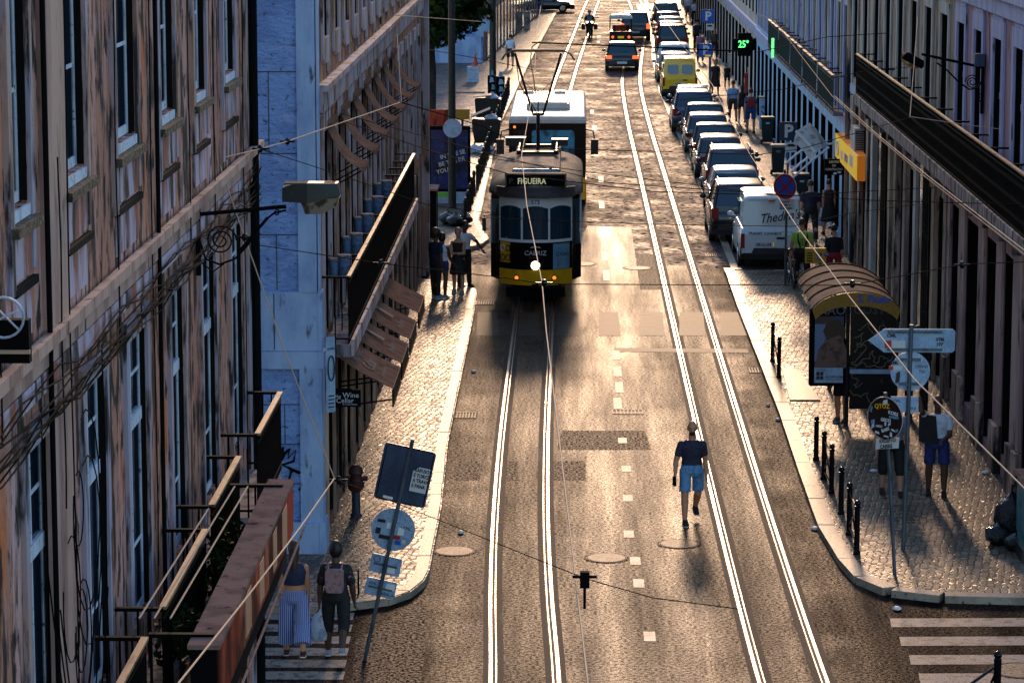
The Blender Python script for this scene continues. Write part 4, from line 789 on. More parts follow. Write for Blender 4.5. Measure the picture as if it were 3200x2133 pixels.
def person(label, loc, rz, h=1.75, skin='tan', hair='black', hairkind='short', top=('tee', None), bottom=('shorts', None), shoes=(.02, .02, .02),
           legs=((.15, .0), (-.1, .1)), arms=((0, .12, .2), (0, .12, .2)), build=1.0, female=False, group=None, vox=.013, headturn=0, extras=None, lean=0):
    """local frame: faces +Y. legs=(hip pitch, knee bend) per side (left -X, right +X); arms=(pitch, out, elbow[, elbow inward])"""
    t = thing('person', label, 'person', loc, rz, group); k = h/1.75; B = build
    zf = .045*k; th, sh = .43*k, .40*k; ends = []
    def leg(side, hp, kn):
        hip = Vector((side*.100*k*B, 0, 0)); d = dirv(hp, .055, side); knee = hip+d*th; d2 = dirv(hp-kn, .01, side); ank = knee+d2*sh; return hip, knee, ank, d, d2
    L = [leg(-1, *legs[0]), leg(1, *legs[1])]; hz = -min(l[2].z for l in L)+.085*k
    off = Vector((0, 0, hz)); L = [(a+off, b+off, c+off, d, e) for a, b, c, d, e in L]
    ly = math.sin(lean); pel = Vector((0, 0, hz)); wst = pel+Vector((0, .01+ly*.18*k, .17*k)); chest = pel+Vector((0, ly*.38*k, .38*k)); neck = pel+Vector((0, .0+ly*.52*k, .52*k)); head = neck+Vector((0, .025*k, .17*k))
    sw = (.158 if female else .176)*k*B
    mb = MB()
    def torso(mb, e, z0=-.08, z1=.52):
        pr = [(-.10, .10, .09), (-.02, (.175 if female else .160), .115), (.08, .160, .110), (.18, .135 if female else .150, .100), (.30, .160 if female else .175, .115), (.38, .180 if female else .194, .115), (.44, .165 if female else .176, .100), (.48, .125, .085), (.505, .088, .072), (.53, .070, .062)]
        rg = []
        for z, a, b in pr:
            if z < z0 or z > z1: continue
            rg.append([Vector(((a*B*k+e)*math.cos(q), (b*B*k+e)*math.sin(q)*(1.0)+ly*max(z, 0)*k, hz+z*k)) for q in [2*PI*j/20 for j in range(20)]])
        mb.rings(rg)
    torso(mb, 0)
    capsule(mb, neck-Vector((0, 0, .05*k)), .060*k, neck+Vector((0, .012, .09*k)), .054*k)
    RH = Matrix.Rotation(headturn, 4, 'Z')
    mb.ell(head+Vector((0, 0, .025*k)), (.076*k, .096*k, .112*k), 18, 12); mb.ell(head+RH @ Vector((0, .03*k, -.055*k)), (.056*k, .062*k, .062*k), 14, 8)
    capsule(mb, head+RH @ Vector((0, .094*k, .02*k)), .011*k, head+RH @ Vector((0, .108*k, -.018*k)), .016*k, 8)
    capsule(mb, head+RH @ Vector((-.022*k, .082*k, -.052*k)), .010*k, head+RH @ Vector((.022*k, .082*k, -.052*k)), .010*k, 8)
    for s_ in (-1, 1):
        mb.ell(head+RH @ Vector((s_*.078*k, -.004, .005)), (.012*k, .022*k, .032*k), 8, 6)
        capsule(mb, head+RH @ Vector((s_*.016*k, .086*k, .042*k)), .009*k, head+RH @ Vector((s_*.050*k, .074*k, .044*k)), .009*k, 8)
    for (a, b, c, d, e) in L:
        capsule(mb, a, .092*k*B, b, .061*k*B); m_ = b.lerp(c, .3); capsule(mb, b, .060*k*B, m_-Vector((0, .016, 0)), .062*k*B); capsule(mb, m_-Vector((0, .016, 0)), .062*k*B, c, .041*k); capsule(mb, c, .041*k, c+Vector((0, .02, -.05*k)), .034*k)
    A = []
    for s_, ar in zip((-1, 1), arms):
        sp = Vector((s_*sw, ly*.44*k, hz+.425*k)); d = dirv(ar[0], ar[1], s_); el = sp+d*.29*k
        inw = ar[3] if len(ar) > 3 else 0.0; d2 = dirv(ar[0]+ar[2], ar[1]*.3-inw, s_); wr = el+d2*.25*k
        capsule(mb, sp, .058*k*B, sp.lerp(el, .45), .055*k*B); capsule(mb, sp.lerp(el, .45), .055*k*B, el, .043*k*B); capsule(mb, el, .043*k*B, el.lerp(wr, .3), .046*k*B); capsule(mb, el.lerp(wr, .3), .041*k*B, wr, .026*k)
        ax = d2.cross(Vector((0, 1, 0)) if abs(d2.y) < .8 else Vector((0, 0, 1))).normalized(); ax = Vector((0, 1, 0))-d2*d2.y; ax = ax.normalized() if ax.length > .2 else Vector((1, 0, 0)); nr = ax.cross(d2)
        pm = wr+d2*.055*k
        for q in (-1.2, 0, 1.2): capsule(mb, wr+d2*.01+ax*q*.008*k, .017*k, wr+d2*.085*k+ax*q*.020*k, .015*k, 8)
        for q, ln in ((-1.5, .062), (-.5, .074), (.5, .070), (1.5, .055)):
            a0 = wr+d2*.09*k+ax*q*.0175*k; a1 = a0+(d2*.9-nr*.35*s_).normalized()*ln*.55*k; a2 = a1+(d2*.6-nr*.8*s_).normalized()*ln*.5*k
            capsule(mb, a0, .0095*k, a1, .0085*k, 6); capsule(mb, a1, .0085*k, a2, .0075*k, 6)
        a0 = wr+d2*.03*k+ax*.030*k; a1 = a0+(ax*.8+d2*.7).normalized()*.04*k; capsule(mb, a0, .012*k, a1, .0095*k, 6); capsule(mb, a1, .0095*k, a1+d2*.03*k, .008*k, 6)
        A.append((sp, el, wr, d, d2))
    body = remesh('body', mb, vox*.62, SK[skin], t)
    # eyes, beard
    mb = MB()
    for s_ in (-1, 1): mb.ell(head+RH @ Vector((s_*.031*k, .0855*k, .024*k)), (.012*k, .008*k, .0065*k), 8, 6)
    OBJ('eyes', mb, 'blackgloss', t, smooth=True, world=False)
    # hair
    HM = HAIR[hair]
    if hairkind != 'bald':
        mb = MB()
        mb.ell(head+RH @ Vector((0, -.014*k, .048*k)), (.088*k, .100*k, .100*k), 18, 12)
        if hairkind == 'long':
            capsule(mb, head+RH @ Vector((0, -.06*k, .02)), .078*k, head+RH @ Vector((0, -.085*k, -.24*k)), .070*k); capsule(mb, head+RH @ Vector((0, -.085*k, -.24*k)), .07*k, head+RH @ Vector((0, -.09*k, -.36*k)), .035*k)
        elif hairkind == 'bun': mb.ell(head+RH @ Vector((0, -.10*k, .10*k)), (.05*k, .05*k, .05*k), 10, 8)
        elif hairkind == 'afro': mb.ell(head+RH @ Vector((0, -.02*k, .04*k)), (.125*k, .125*k, .13*k), 16, 10)
        elif hairkind == 'bob': mb.ell(head+RH @ Vector((0, -.03*k, .0)), (.098*k, .092*k, .12*k), 16, 10)
        o = remesh('hair', mb, vox*.7, HM, t)
        bm = bmesh.new(); bm.from_mesh(o.data)      # open the face
        fc = head; dl = [v for v in bm.verts if (RH.inverted() @ (v.co-fc)).y > .052*k and (v.co-fc).z < .072*k]
        bmesh.ops.delete(bm, geom=dl, context='VERTS'); bm.to_mesh(o.data); bm.free()
    # top
    kind, tm = top
    if kind:
        mb = MB(); torso(mb, .014, -.06 if kind != 'crop' else .12, .51 if kind != 'dress' else .46)
        if kind in ('tee', 'shirt', 'blouse'):
            f = {'tee': .55, 'shirt': .8, 'blouse': .7}[kind]
            for sp, el, wr, d, d2 in A:
                capsule(mb, sp, .064*k*B, sp.lerp(el, f), (.064 if kind != 'blouse' else .072)*k*B)
                mb.ell(sp-Vector((sp.x*.25, 0, .0)), (.080*k*B, .064*k, .058*k), 12, 8)
        if kind == 'tank' or kind == 'dress':
            for s_ in (-1, 1): capsule(mb, (s_*.08*k, ly*.4*k-.02, hz+.40*k), .035*k, (s_*.07*k, ly*.5*k, hz+.49*k), .030*k)
        if kind in ('dress',):
            mb.rings([[Vector(((.17+.07*f)*k*math.cos(q), (.12+.09*f)*k*math.sin(q), hz+(.05-.46*f)*k)) for q in [2*PI*j/18 for j in range(18)]] for f in (0, .3, .6, 1)])
        remesh('top' if kind != 'dress' else 'dress', mb, vox, tm, t)
    kind, bm_ = bottom
    if kind:
        mb = MB(); rg = []
        for z, a, b in ((-.10, .13, .10), (-.04, .178, .125), (.04, .172, .12), (.10, .158, .112)): rg.append([Vector(((a*B*k+.012)*math.cos(q), (b*B*k+.012)*math.sin(q), hz+z*k)) for q in [2*PI*j/18 for j in range(18)]])
        mb.rings(rg)
        for (a, b, c, d, e) in L:
            if kind in ('shorts',): mb.tube([a, a.lerp(b, .45), a.lerp(b, .86)], [.104*k*B, .094*k*B, .096*k*B], 14)
            elif kind == 'hotpants': mb.tube([a, a.lerp(b, .4)], [.100*k*B, .100*k*B], 14)
            elif kind == 'long': mb.tube([a, b, c], [.100*k*B, .074*k*B, .064*k], 14)
            elif kind == 'wide': mb.tube([a, b, b.lerp(c, .75)], [.105*k*B, .115*k*B, .125*k], 14)
            elif kind == 'capri': mb.tube([a, b, b.lerp(c, .3)], [.104*k*B, .085*k*B, .078*k], 14)
        if kind == 'skirt': mb.rings([[Vector(((.165+.10*f)*k*math.cos(q), (.12+.12*f)*k*math.sin(q), hz+(.06-.55*f)*k)) for q in [2*PI*j/18 for j in range(18)]] for f in (0, .3, .6, 1)])
        remesh({'shorts': 'shorts', 'hotpants': 'shorts', 'long': 'trousers', 'wide': 'trousers', 'capri': 'trousers', 'skirt': 'skirt'}[kind], mb, vox, bm_, t)
    # shoes
    shm = cloth('shoe %.2f %.2f %.2f' % shoes, shoes)
    for (a, b, c, d, e), (hp, kn) in zip(L, legs):
        mb = MB(); lift = max(0, kn-.25)
        Mx = Matrix.Translation(c) @ Matrix.Rotation(-min(lift*.8, .7), 4, 'X')
        rg = []
        for y, wx, zt in ((-.055, .030, -.01), (-.03, .042, .01), (.04, .043, .005), (.11, .050, -.03), (.17, .044, -.045), (.205, .022, -.055)):
            rg.append([Mx @ Vector((wx*k*math.cos(q), y*k, (-.083 if math.sin(q) < 0 else zt-(.0))*k if abs(math.sin(q)) > .3 else (-.06)*k)) for q in [2*PI*j/12 for j in range(12)]])
        mb.rings(rg); sh_ = OBJ('shoe', mb, shm, t, smooth=True, world=False)
        mb = MB(); mb.rings([[Mx @ Vector((wx*k*s_, y*k, z*k)) for s_, z in ((-1, -.088), (1, -.088), (1, -.070), (-1, -.070))] for y, wx in ((-.058, .03), (-.03, .044), (.04, .045), (.11, .052), (.17, .046), (.208, .024))]); OBJ('sole', mb, 'white' if sum(shoes) > .15 or 'walking' in label else 'black', sh_, world=False)
    if extras: extras(t, dict(hz=hz, k=k, head=head, neck=neck, arms=A, legs=L, RH=RH, chest=chest))
    return t
def backpack(cm):
    def f(t, q):
        z = q['hz']+.27*q['k']; b = MB(); b.plate(rrect(-.13, -.17, .13, .17, .05), (0, -.12, z), (1, 0, 0), (0, 0, 1), .10); o = OBJ('backpack', b, cm, t, world=False, bevel=.01)
        b = MB()
        for s_ in (-1, 1): b.tube([(s_*.09, -.13, z+.14), (s_*.10, -.06, z+.22), (s_*.10, .06, z+.20), (s_*.11, .13, z+.05), (s_*.12, -.02, z-.12)], .014, 6)
        OBJ('strap', b, cm, o, world=False)
    return f
# the walking man in the road
def hero(t, q):
    hd, RH, k = q['head'], q['RH'], q['k']
    mb = MB(); mb.ell(hd+RH @ Vector((0, .050*k, -.064*k)), (.052*k, .048*k, .038*k), 14, 8); capsule(mb, hd+RH @ Vector((-.026*k, .092*k, -.036*k)), .008*k, hd+RH @ Vector((.026*k, .092*k, -.036*k)), .008*k, 8)
    remesh('beard', mb, .008, HAIR['black'], t)
    w_ = q['arms'][1][2]; mb = MB(); mb.cbox((w_.x+.02, w_.y+.05, w_.z-.08), (.05, .12, .16)); OBJ('wallet', mb, 'blackmatt', t, world=False, bevel=.006)
g = G(2160, 1632); person('bald bearded man in navy tee and light blue shorts walking alone down the road', g, PI+.12, 1.80, 'tan', 'black', 'bald', ('tee', cloth('navy tee', (.012, .012, .035), (.05, .05, .09), 60)), ('shorts', cloth('sky denim', (.13, .30, .52), (.07, .17, .34), 18)),
    (.012, .012, .012), ((-.22, .60), (.20, .04)), ((-.10, .18, .25), (-.02, .30, .35)), 1.02, vox=.010, extras=hero, headturn=-.1)
navy = cloth('navy cloth', (.012, .016, .05)); blk = cloth('black cloth', (.010, .010, .011)); wht = cloth('white cloth', (.50, .55, .68), (.38, .42, .55)); lblue = cloth('light blue cloth', (.20, .35, .62)); grey = cloth('grey cloth', (.16, .17, .20)); brown = cloth('brown cloth', (.07, .045, .03)); indigo = cloth('indigo shorts', (.02, .03, .16)); rd = cloth('red cloth', (.35, .015, .02)); lime = cloth('lime cloth', (.42, .60, .09), (.32, .48, .06))
# right pavement, two men
def bag(t, q):
    s_ = q['arms'][1][1]; mb = MB(); mb.plate([(-.17, -.28), (.17, -.28), (.15, .22), (-.15, .22)], (.17, .17, q['hz']+.30), (1, 0, .1), (.05, 0, 1), .07); o = OBJ('folder', mb, blk, t, world=False, bevel=.01)
    hd = q['head']; mb = MB()
    for s2 in (-1, 1): mb.tube([hd+Vector((s2*.032+.022*math.cos(a), .100, .025+.018*math.sin(a))) for a in [2*PI*j/10 for j in range(11)]], .0035, 5)
    OBJ('glasses', mb, 'black', t, world=False)
g = G(2925, 1545, .12); m2 = person('man in white printed tee and dark blue shorts holding a black folder, arm raised', g, PI-.1, 1.80, 'dark', 'black', 'bald', ('tee', wht), ('shorts', indigo), (.01, .01, .01), ((.08, .05), (-.08, .05)), ((.1, .1, 1.3, .5), (2.2, .35, 1.4, 0)), 1.05, vox=.010, extras=bag, headturn=-.3)
def capf(t, q):
    hd = q['head']; mb = MB(); mb.ell(hd+Vector((0, -.005, .07)), (.09, .105, .075), 16, 8); mb.ell(hd+Vector((0, .09, .055)), (.06, .07, .012), 12, 6); remesh('cap', mb, .012, lblue, t)
g = G(2785, 1545, .12); person('man in blue cap and grey tee behind the stickered round sign', g, PI+.05, 1.74, 'fair', 'grey', 'short', ('tee', cloth('bluish grey tee', (.20, .23, .33))), ('capri', blk), (.05, .012, .015), ((.14, .05), (-.16, .1)), ((0, .16, .2), (-.1, .2, .25)), 1.18, vox=.011, extras=capf)
# person hidden by the shelter, legs showing
g = G(2632, 1318, .12); person('person seen below the bus shelter in dark shorts and heavy sandals', g, PI-.5, 1.70, 'tan', 'brown', 'short', ('tee', blk), ('shorts', blk), (.10, .06, .03), ((.35, .35), (-.05, .05)), ((0, .1, .3), (0, .1, .3)), 1.0, vox=.013)
g = G(2895, 1310, .12); g = Vector((6.9, 60.5, .12)); person('tall man all in black with a white plastic bag behind the round sign', g, PI+.2, 1.86, 'dark', 'black', 'short', ('shirt', blk), ('long', blk), (.01, .01, .01), ((.1, .05), (-.1, .05)), ((0, .1, .1), (0, .1, .1)), 1.12, vox=.014)
# beside the van
def plastic(t, q, side=0, m_='bagw', s=1.):
    w_ = q['arms'][side][2]; mb = MB(); mb.rings([[Vector((w_.x+r_*s*math.cos(a)*(1+.12*math.sin(3*a)), w_.y+.03+r_*s*.45*math.sin(a), w_.z-.10-z*s)) for a in [2*PI*j/12 for j in range(12)]] for z, r_ in ((0, .02), (.05, .06), (.15, .11), (.32, .15), (.40, .11))]); OBJ('plastic_bag', mb, m_, t, world=False, smooth=True)
MT['bagw'] = mat('thin white plastic', (.55, .62, .75), .35, layers=[((.30, .36, .50), 9, .5, .6), ((.45, .08, .06), 7, .64, .68)])
g = G(2530, 770, .0)+Vector((0, 0, .12)); person('man in navy tee and black trousers walking away beside the white van', g, .05, 1.84, 'fair', 'brown', 'short', ('tee', navy), ('long', blk), (.15, .2, .28), ((.18, .0), (-.22, .15)), ((-.1, .18, .2), (.1, .14, .2)), 1.12, vox=.014)
g = G(2588, 745)+Vector((0, 0, .12)); person('woman in low backed dark red dress carrying a white plastic bag', g, .15, 1.66, 'tan', 'brown', 'bun', ('tank', cloth('maroon', (.05, .012, .012))), ('skirt', blk), (.02, .02, .02), ((.12, 0), (-.15, .1)), ((0, .1, .1), (0, .1, .2)), .98, True, vox=.014, extras=plastic)
g = G(2618, 725)+Vector((0, 0, .12)); person('curly haired woman in denim shirt and brown skirt near the slatted doors', g, .9, 1.62, 'tan', 'black', 'afro', ('tee', cloth('denim blue', (.05, .09, .18))), ('skirt', brown), (.02, .02, .02), ((.1, 0), (-.1, .1)), ((0, .1, .3), (0, .1, .3)), .98, True, vox=.014)
def strapbag(t, q):
    backpack(blk)(t, q)
    for ob in t.children:
        if ob.name.startswith('backpack'): ob.scale = (.01, .01, .01); ob.location = (0, 0, q['hz']+.2)
def straps(t, q):
    z = q['hz']; mb = MB()
    for s_ in (-1, 1): mb.tube([(s_*.06, -.135, z+.10), (s_*.12, -.142, z+.30), (s_*.12, -.10, z+.45), (s_*.12, .08, z+.44)], .022, 6)
    mb.tube([(.055*math.cos(a)*1.4, -.140-.003, z+.25+.075*math.sin(a)) for a in [2*PI*j/16 for j in range(17)]], .006, 5); mb.tube([(0, -.145, z+.14), (0, -.145, z+.36)], .006, 5); mb.tube([(-.07, -.143, z+.25), (.07, -.143, z+.25)], .005, 5)
    OBJ('harness', mb, blk, t, world=False)
g = G(2656, 935); g = Vector((5.95, 79.0, .12)); person('man in lime green tee with black straps seen from behind above the shelter', g, .05, 1.80, 'tan', 'brown', 'short', ('tee', lime), ('long', blk), (.02, .02, .02), ((.1, 0), (-.1, .1)), ((0, .22, .2), (0, .22, .2)), 1.12, vox=.014, extras=straps)
g = Vector((6.75, 78.6, .12)); person('person in black with a red bag half hidden in the shop doorway', g, .1, 1.70, 'tan', 'black', 'short', ('shirt', blk), ('long', rd), (.02, .02, .02), vox=.016)
# far walkers on the right pavement
def walker(label, px_, py_, rz, **kw):
    g = G(px_, py_); g = Vector((g.x, g.y, .12)); return person(label, g, rz, vox=.017, **kw)
wl = ((.25, .05), (-.25, .35)); wa = ((-.2, .14, .25), (.2, .14, .25))
walker('man in pale blue tee and brown shorts with a crossbody strap walking away', 2290, 392, 0, h=1.80, hair='brown', top=('tee', cloth('blue white tee', (.30, .45, .75))), bottom=('shorts', brown), legs=wl, arms=wa, shoes=(.02, .02, .02))
walker('man in spotted black tee and blue shorts with a red rucksack', 2345, 425, 0, h=1.82, hair='black', top=('tee', cloth('spotted black', (.012, .012, .02), (.3, .3, .4), 30)), bottom=('shorts', cloth('blue shorts', (.03, .07, .25))), legs=((.1, 0), (-.1, .1)), arms=wa, extras=backpack(rd), shoes=(.02, .02, .02))
walker('slim woman in black top and dark shorts beside the man with red rucksack', 2318, 395, 0, h=1.64, hair='black', hairkind='long', female=True, build=.9, top=('tank', blk), bottom=('hotpants', navy), legs=wl, arms=wa, shoes=(.4, .45, .6))
walker('small boy in dark tee walking towards the camera behind the yellow van', 2272, 285, PI, h=1.25, hair='black', top=('tee', blk), bottom=('shorts', blk), legs=wl, arms=wa, build=.95)
walker('woman in black top and long dark skirt near the boy', 2235, 305, PI, h=1.68, hair='black', hairkind='bob', female=True, top=('tee', blk), bottom=('skirt', blk), legs=wl, arms=wa)
walker('woman in dark top holding a pale bag below the pharmacy cross', 2335, 275, PI-.8, h=1.66, hair='black', hairkind='long', female=True, top=('tee', blk), bottom=('skirt', cloth('teal', (.05, .15, .18))), legs=wl, arms=((0, .1, 1.2), (0, .1, 1.2)))
walker('person in bright red dress by the pale blue wall', 2338, 320, PI, h=1.55, hair='black', female=True, top=('tee', rd), bottom=('skirt', rd), legs=wl, arms=wa)
walker('person in pink and blue checked shirt below the lower parking sign', 2188, 200, 0, h=1.70, hair='black', top=('tee', cloth('pinkish', (.30, .14, .20), (.08, .10, .25), 30)), bottom=('long', navy), legs=wl, arms=wa)
walker('tall man in dark blue top in the crowd beside the parking sign', 2178, 165, 0, h=1.82, hair='black', top=('tee', navy), bottom=('long', blk), legs=wl, arms=wa)
walker('person in white tee and light trousers far up the right pavement', 2150, 70, PI, h=1.75, hair='brown', top=('tee', wht), bottom=('shorts', grey), legs=wl, arms=wa)
walker('person in white top with black bag second in the far group', 2170, 85, 0, h=1.70, hair='black', top=('tee', wht), bottom=('long', blk), legs=wl, arms=wa)
walker('person in dark navy jacket at the edge of the far group', 2200, 85, PI, h=1.78, hair='black', top=('shirt', navy), bottom=('long', blk), legs=wl, arms=wa)
walker('person in brown top behind the upper parking sign', 2232, 190, PI, h=1.70, hair='brown', top=('shirt', brown), bottom=('long', blk), legs=wl, arms=wa)
# left: near the tram
walker('man in white tee and black shorts walking on the far left pavement', 1595, 218, 0, h=1.78, hair='black', top=('tee', wht), bottom=('shorts', blk), legs=wl, arms=wa, shoes=(.02, .02, .02))
walker('person in blue jeans beside the distant utility cabinet', 1680, 55, 0, h=1.75, hair='black', top=('shirt', navy), bottom=('long', cloth('jeans', (.06, .12, .30))), legs=wl, arms=wa)
g = G(1362, 932, .12); person('man in dark blue tee standing at the back of the trio by the kerb', g, -.9, 1.80, 'dark', 'brown', 'afro', ('tee', navy), ('long', blk), (.25, .40, .50), ((.05, 0), (-.05, .05)), ((0, .1, .1), (0, .1, .1)), 1.05, vox=.014)
g = G(1382, 930, .12); person('person in white vest and dark blue shorts facing away beside the kerb', g, -.5, 1.68, 'dark', 'black', 'bob', ('tank', wht), ('hotpants', indigo), (.25, .40, .50), ((.05, 0), (-.05, .05)), ((0, .12, .35), (.3, .12, .5)), .98, True, vox=.013)
g = G(1432, 915, .12); person('woman with folded arms in black dress standing at the kerb next to the tram', g, PI-.2, 1.70, 'fair', 'blonde', 'bun', ('dress', blk), (None, None), (.30, .28, .30), ((.06, 0), (-.06, .05)), ((.35, .12, 1.35, .9), (.35, .12, 1.35, .9)), .95, True, vox=.013)
g = G(1452, 895, .12); person('man in white tee with elbow out, hidden behind the woman in black', g, PI+.7, 1.74, 'dark', 'black', 'short', ('tee', wht), ('long', blk), (.02, .02, .02), ((.05, 0), (-.05, .05)), ((0, .9, .6), (0, .12, .3)), 1., vox=.014)
# left bottom: two women crossing
stripe = bpy.data.materials.new('striped cloth'); stripe.use_nodes = True; n = stripe.node_tree.nodes; L_ = stripe.node_tree.links
wv = n.new('ShaderNodeTexWave'); wv.bands_direction = 'X'; wv.inputs['Scale'].default_value = 11; wv.inputs['Distortion'].default_value = 1.2; tc = n.new('ShaderNodeTexCoord'); L_.new(tc.outputs['Object'], wv.inputs[0])
cr_ = n.new('ShaderNodeValToRGB'); cr_.color_ramp.elements[0].position = .42; cr_.color_ramp.elements[0].color = (.02, .05, .28, 1); cr_.color_ramp.elements[1].position = .55; cr_.color_ramp.elements[1].color = (.42, .47, .72, 1); L_.new(wv.outputs['Fac'], cr_.inputs[0]); L_.new(cr_.outputs[0], n['Principled BSDF'].inputs['Base Color']); n['Principled BSDF'].inputs['Roughness'].default_value = .8
def carry_r(t, q): plastic(t, q, 1, 'bagw', 1.05)
g = G(922, 2050); person('woman with bare shoulders and long hair in blue and white striped trousers', g, .05, 1.70, 'tan', 'brown', 'long', ('crop', cloth('navy top', (.02, .025, .07))), ('wide', stripe), (.10, .03, .03), ((.12, .0), (-.28, .35)), ((-.05, .10, .2), (.1, .10, .2)), 1.02, True, vox=.011)
MT['floral'] = mat('floral cloth', (.008, .008, .012), .7, layers=[((.55, .16, .32), 13, .63, .67, 2), ((.05, .18, .12), 17, .64, .70, 2)])
def mini(t, q):
    backpack(cloth('rose rucksack', (.42, .23, .24)))(t, q); plastic(t, q, 0, 'bagw', 1.1)
g = G(1052, 2050); person('woman in dark floral shirt with a small pink rucksack and white carrier bag', g, -.05, 1.70, 'dark', 'black', 'bob', ('blouse', MT['floral']), ('capri', blk), (.40, .40, .45), ((.08, 0), (-.30, .55)), ((-.1, .22, .15), (.1, .24, .2)), 1.05, True, vox=.011, extras=mini)
# ------------------------------------------------------------------ vehicles
def paint(name, c, rough=.28, metal=.35): return mat(name, c, rough, metal, coat=.6)
PT = {'dark': paint('charcoal paint', (.016, .018, .022)), 'silver': paint('silver paint', (.30, .32, .35), .3, .6), 'blue': paint('dark blue paint', (.012, .03, .09)), 'grey': paint('grey paint', (.09, .10, .115), .3, .5), 'white': paint('white car paint', (.55, .60, .66), .3, 0), 'yellow': paint('mustard paint', (.98, .56, .005), .35, 0), 'black': paint('black car paint', (.008, .008, .010)), 'red': paint('red car paint', (.20, .01, .015)), 'lightblue': paint('pale blue paint', (.20, .32, .48), .3, .3)}
MT['tail'] = mat('tail lamp', (.30, .008, .006), .2); MT['tail_on'] = mat('lit tail lamp', (.6, .03, .01), .3, emit=(1, .10, .02), estr=2.2); MT['headon'] = mat('lit headlamp', (1, .9, .7), .3, emit=(1, .82, .50), estr=5)
MT['amber'] = mat('amber lamp', (.7, .18, .02), .25, emit=(1, .25, .02), estr=1.4); MT['plate'] = mat('number plate', (.62, .66, .72), .4); MT['platedark'] = mat('plate lettering', (.02, .02, .04), .5)
MT['plastic'] = mat('bumper plastic', (.014, .014, .015), .55)
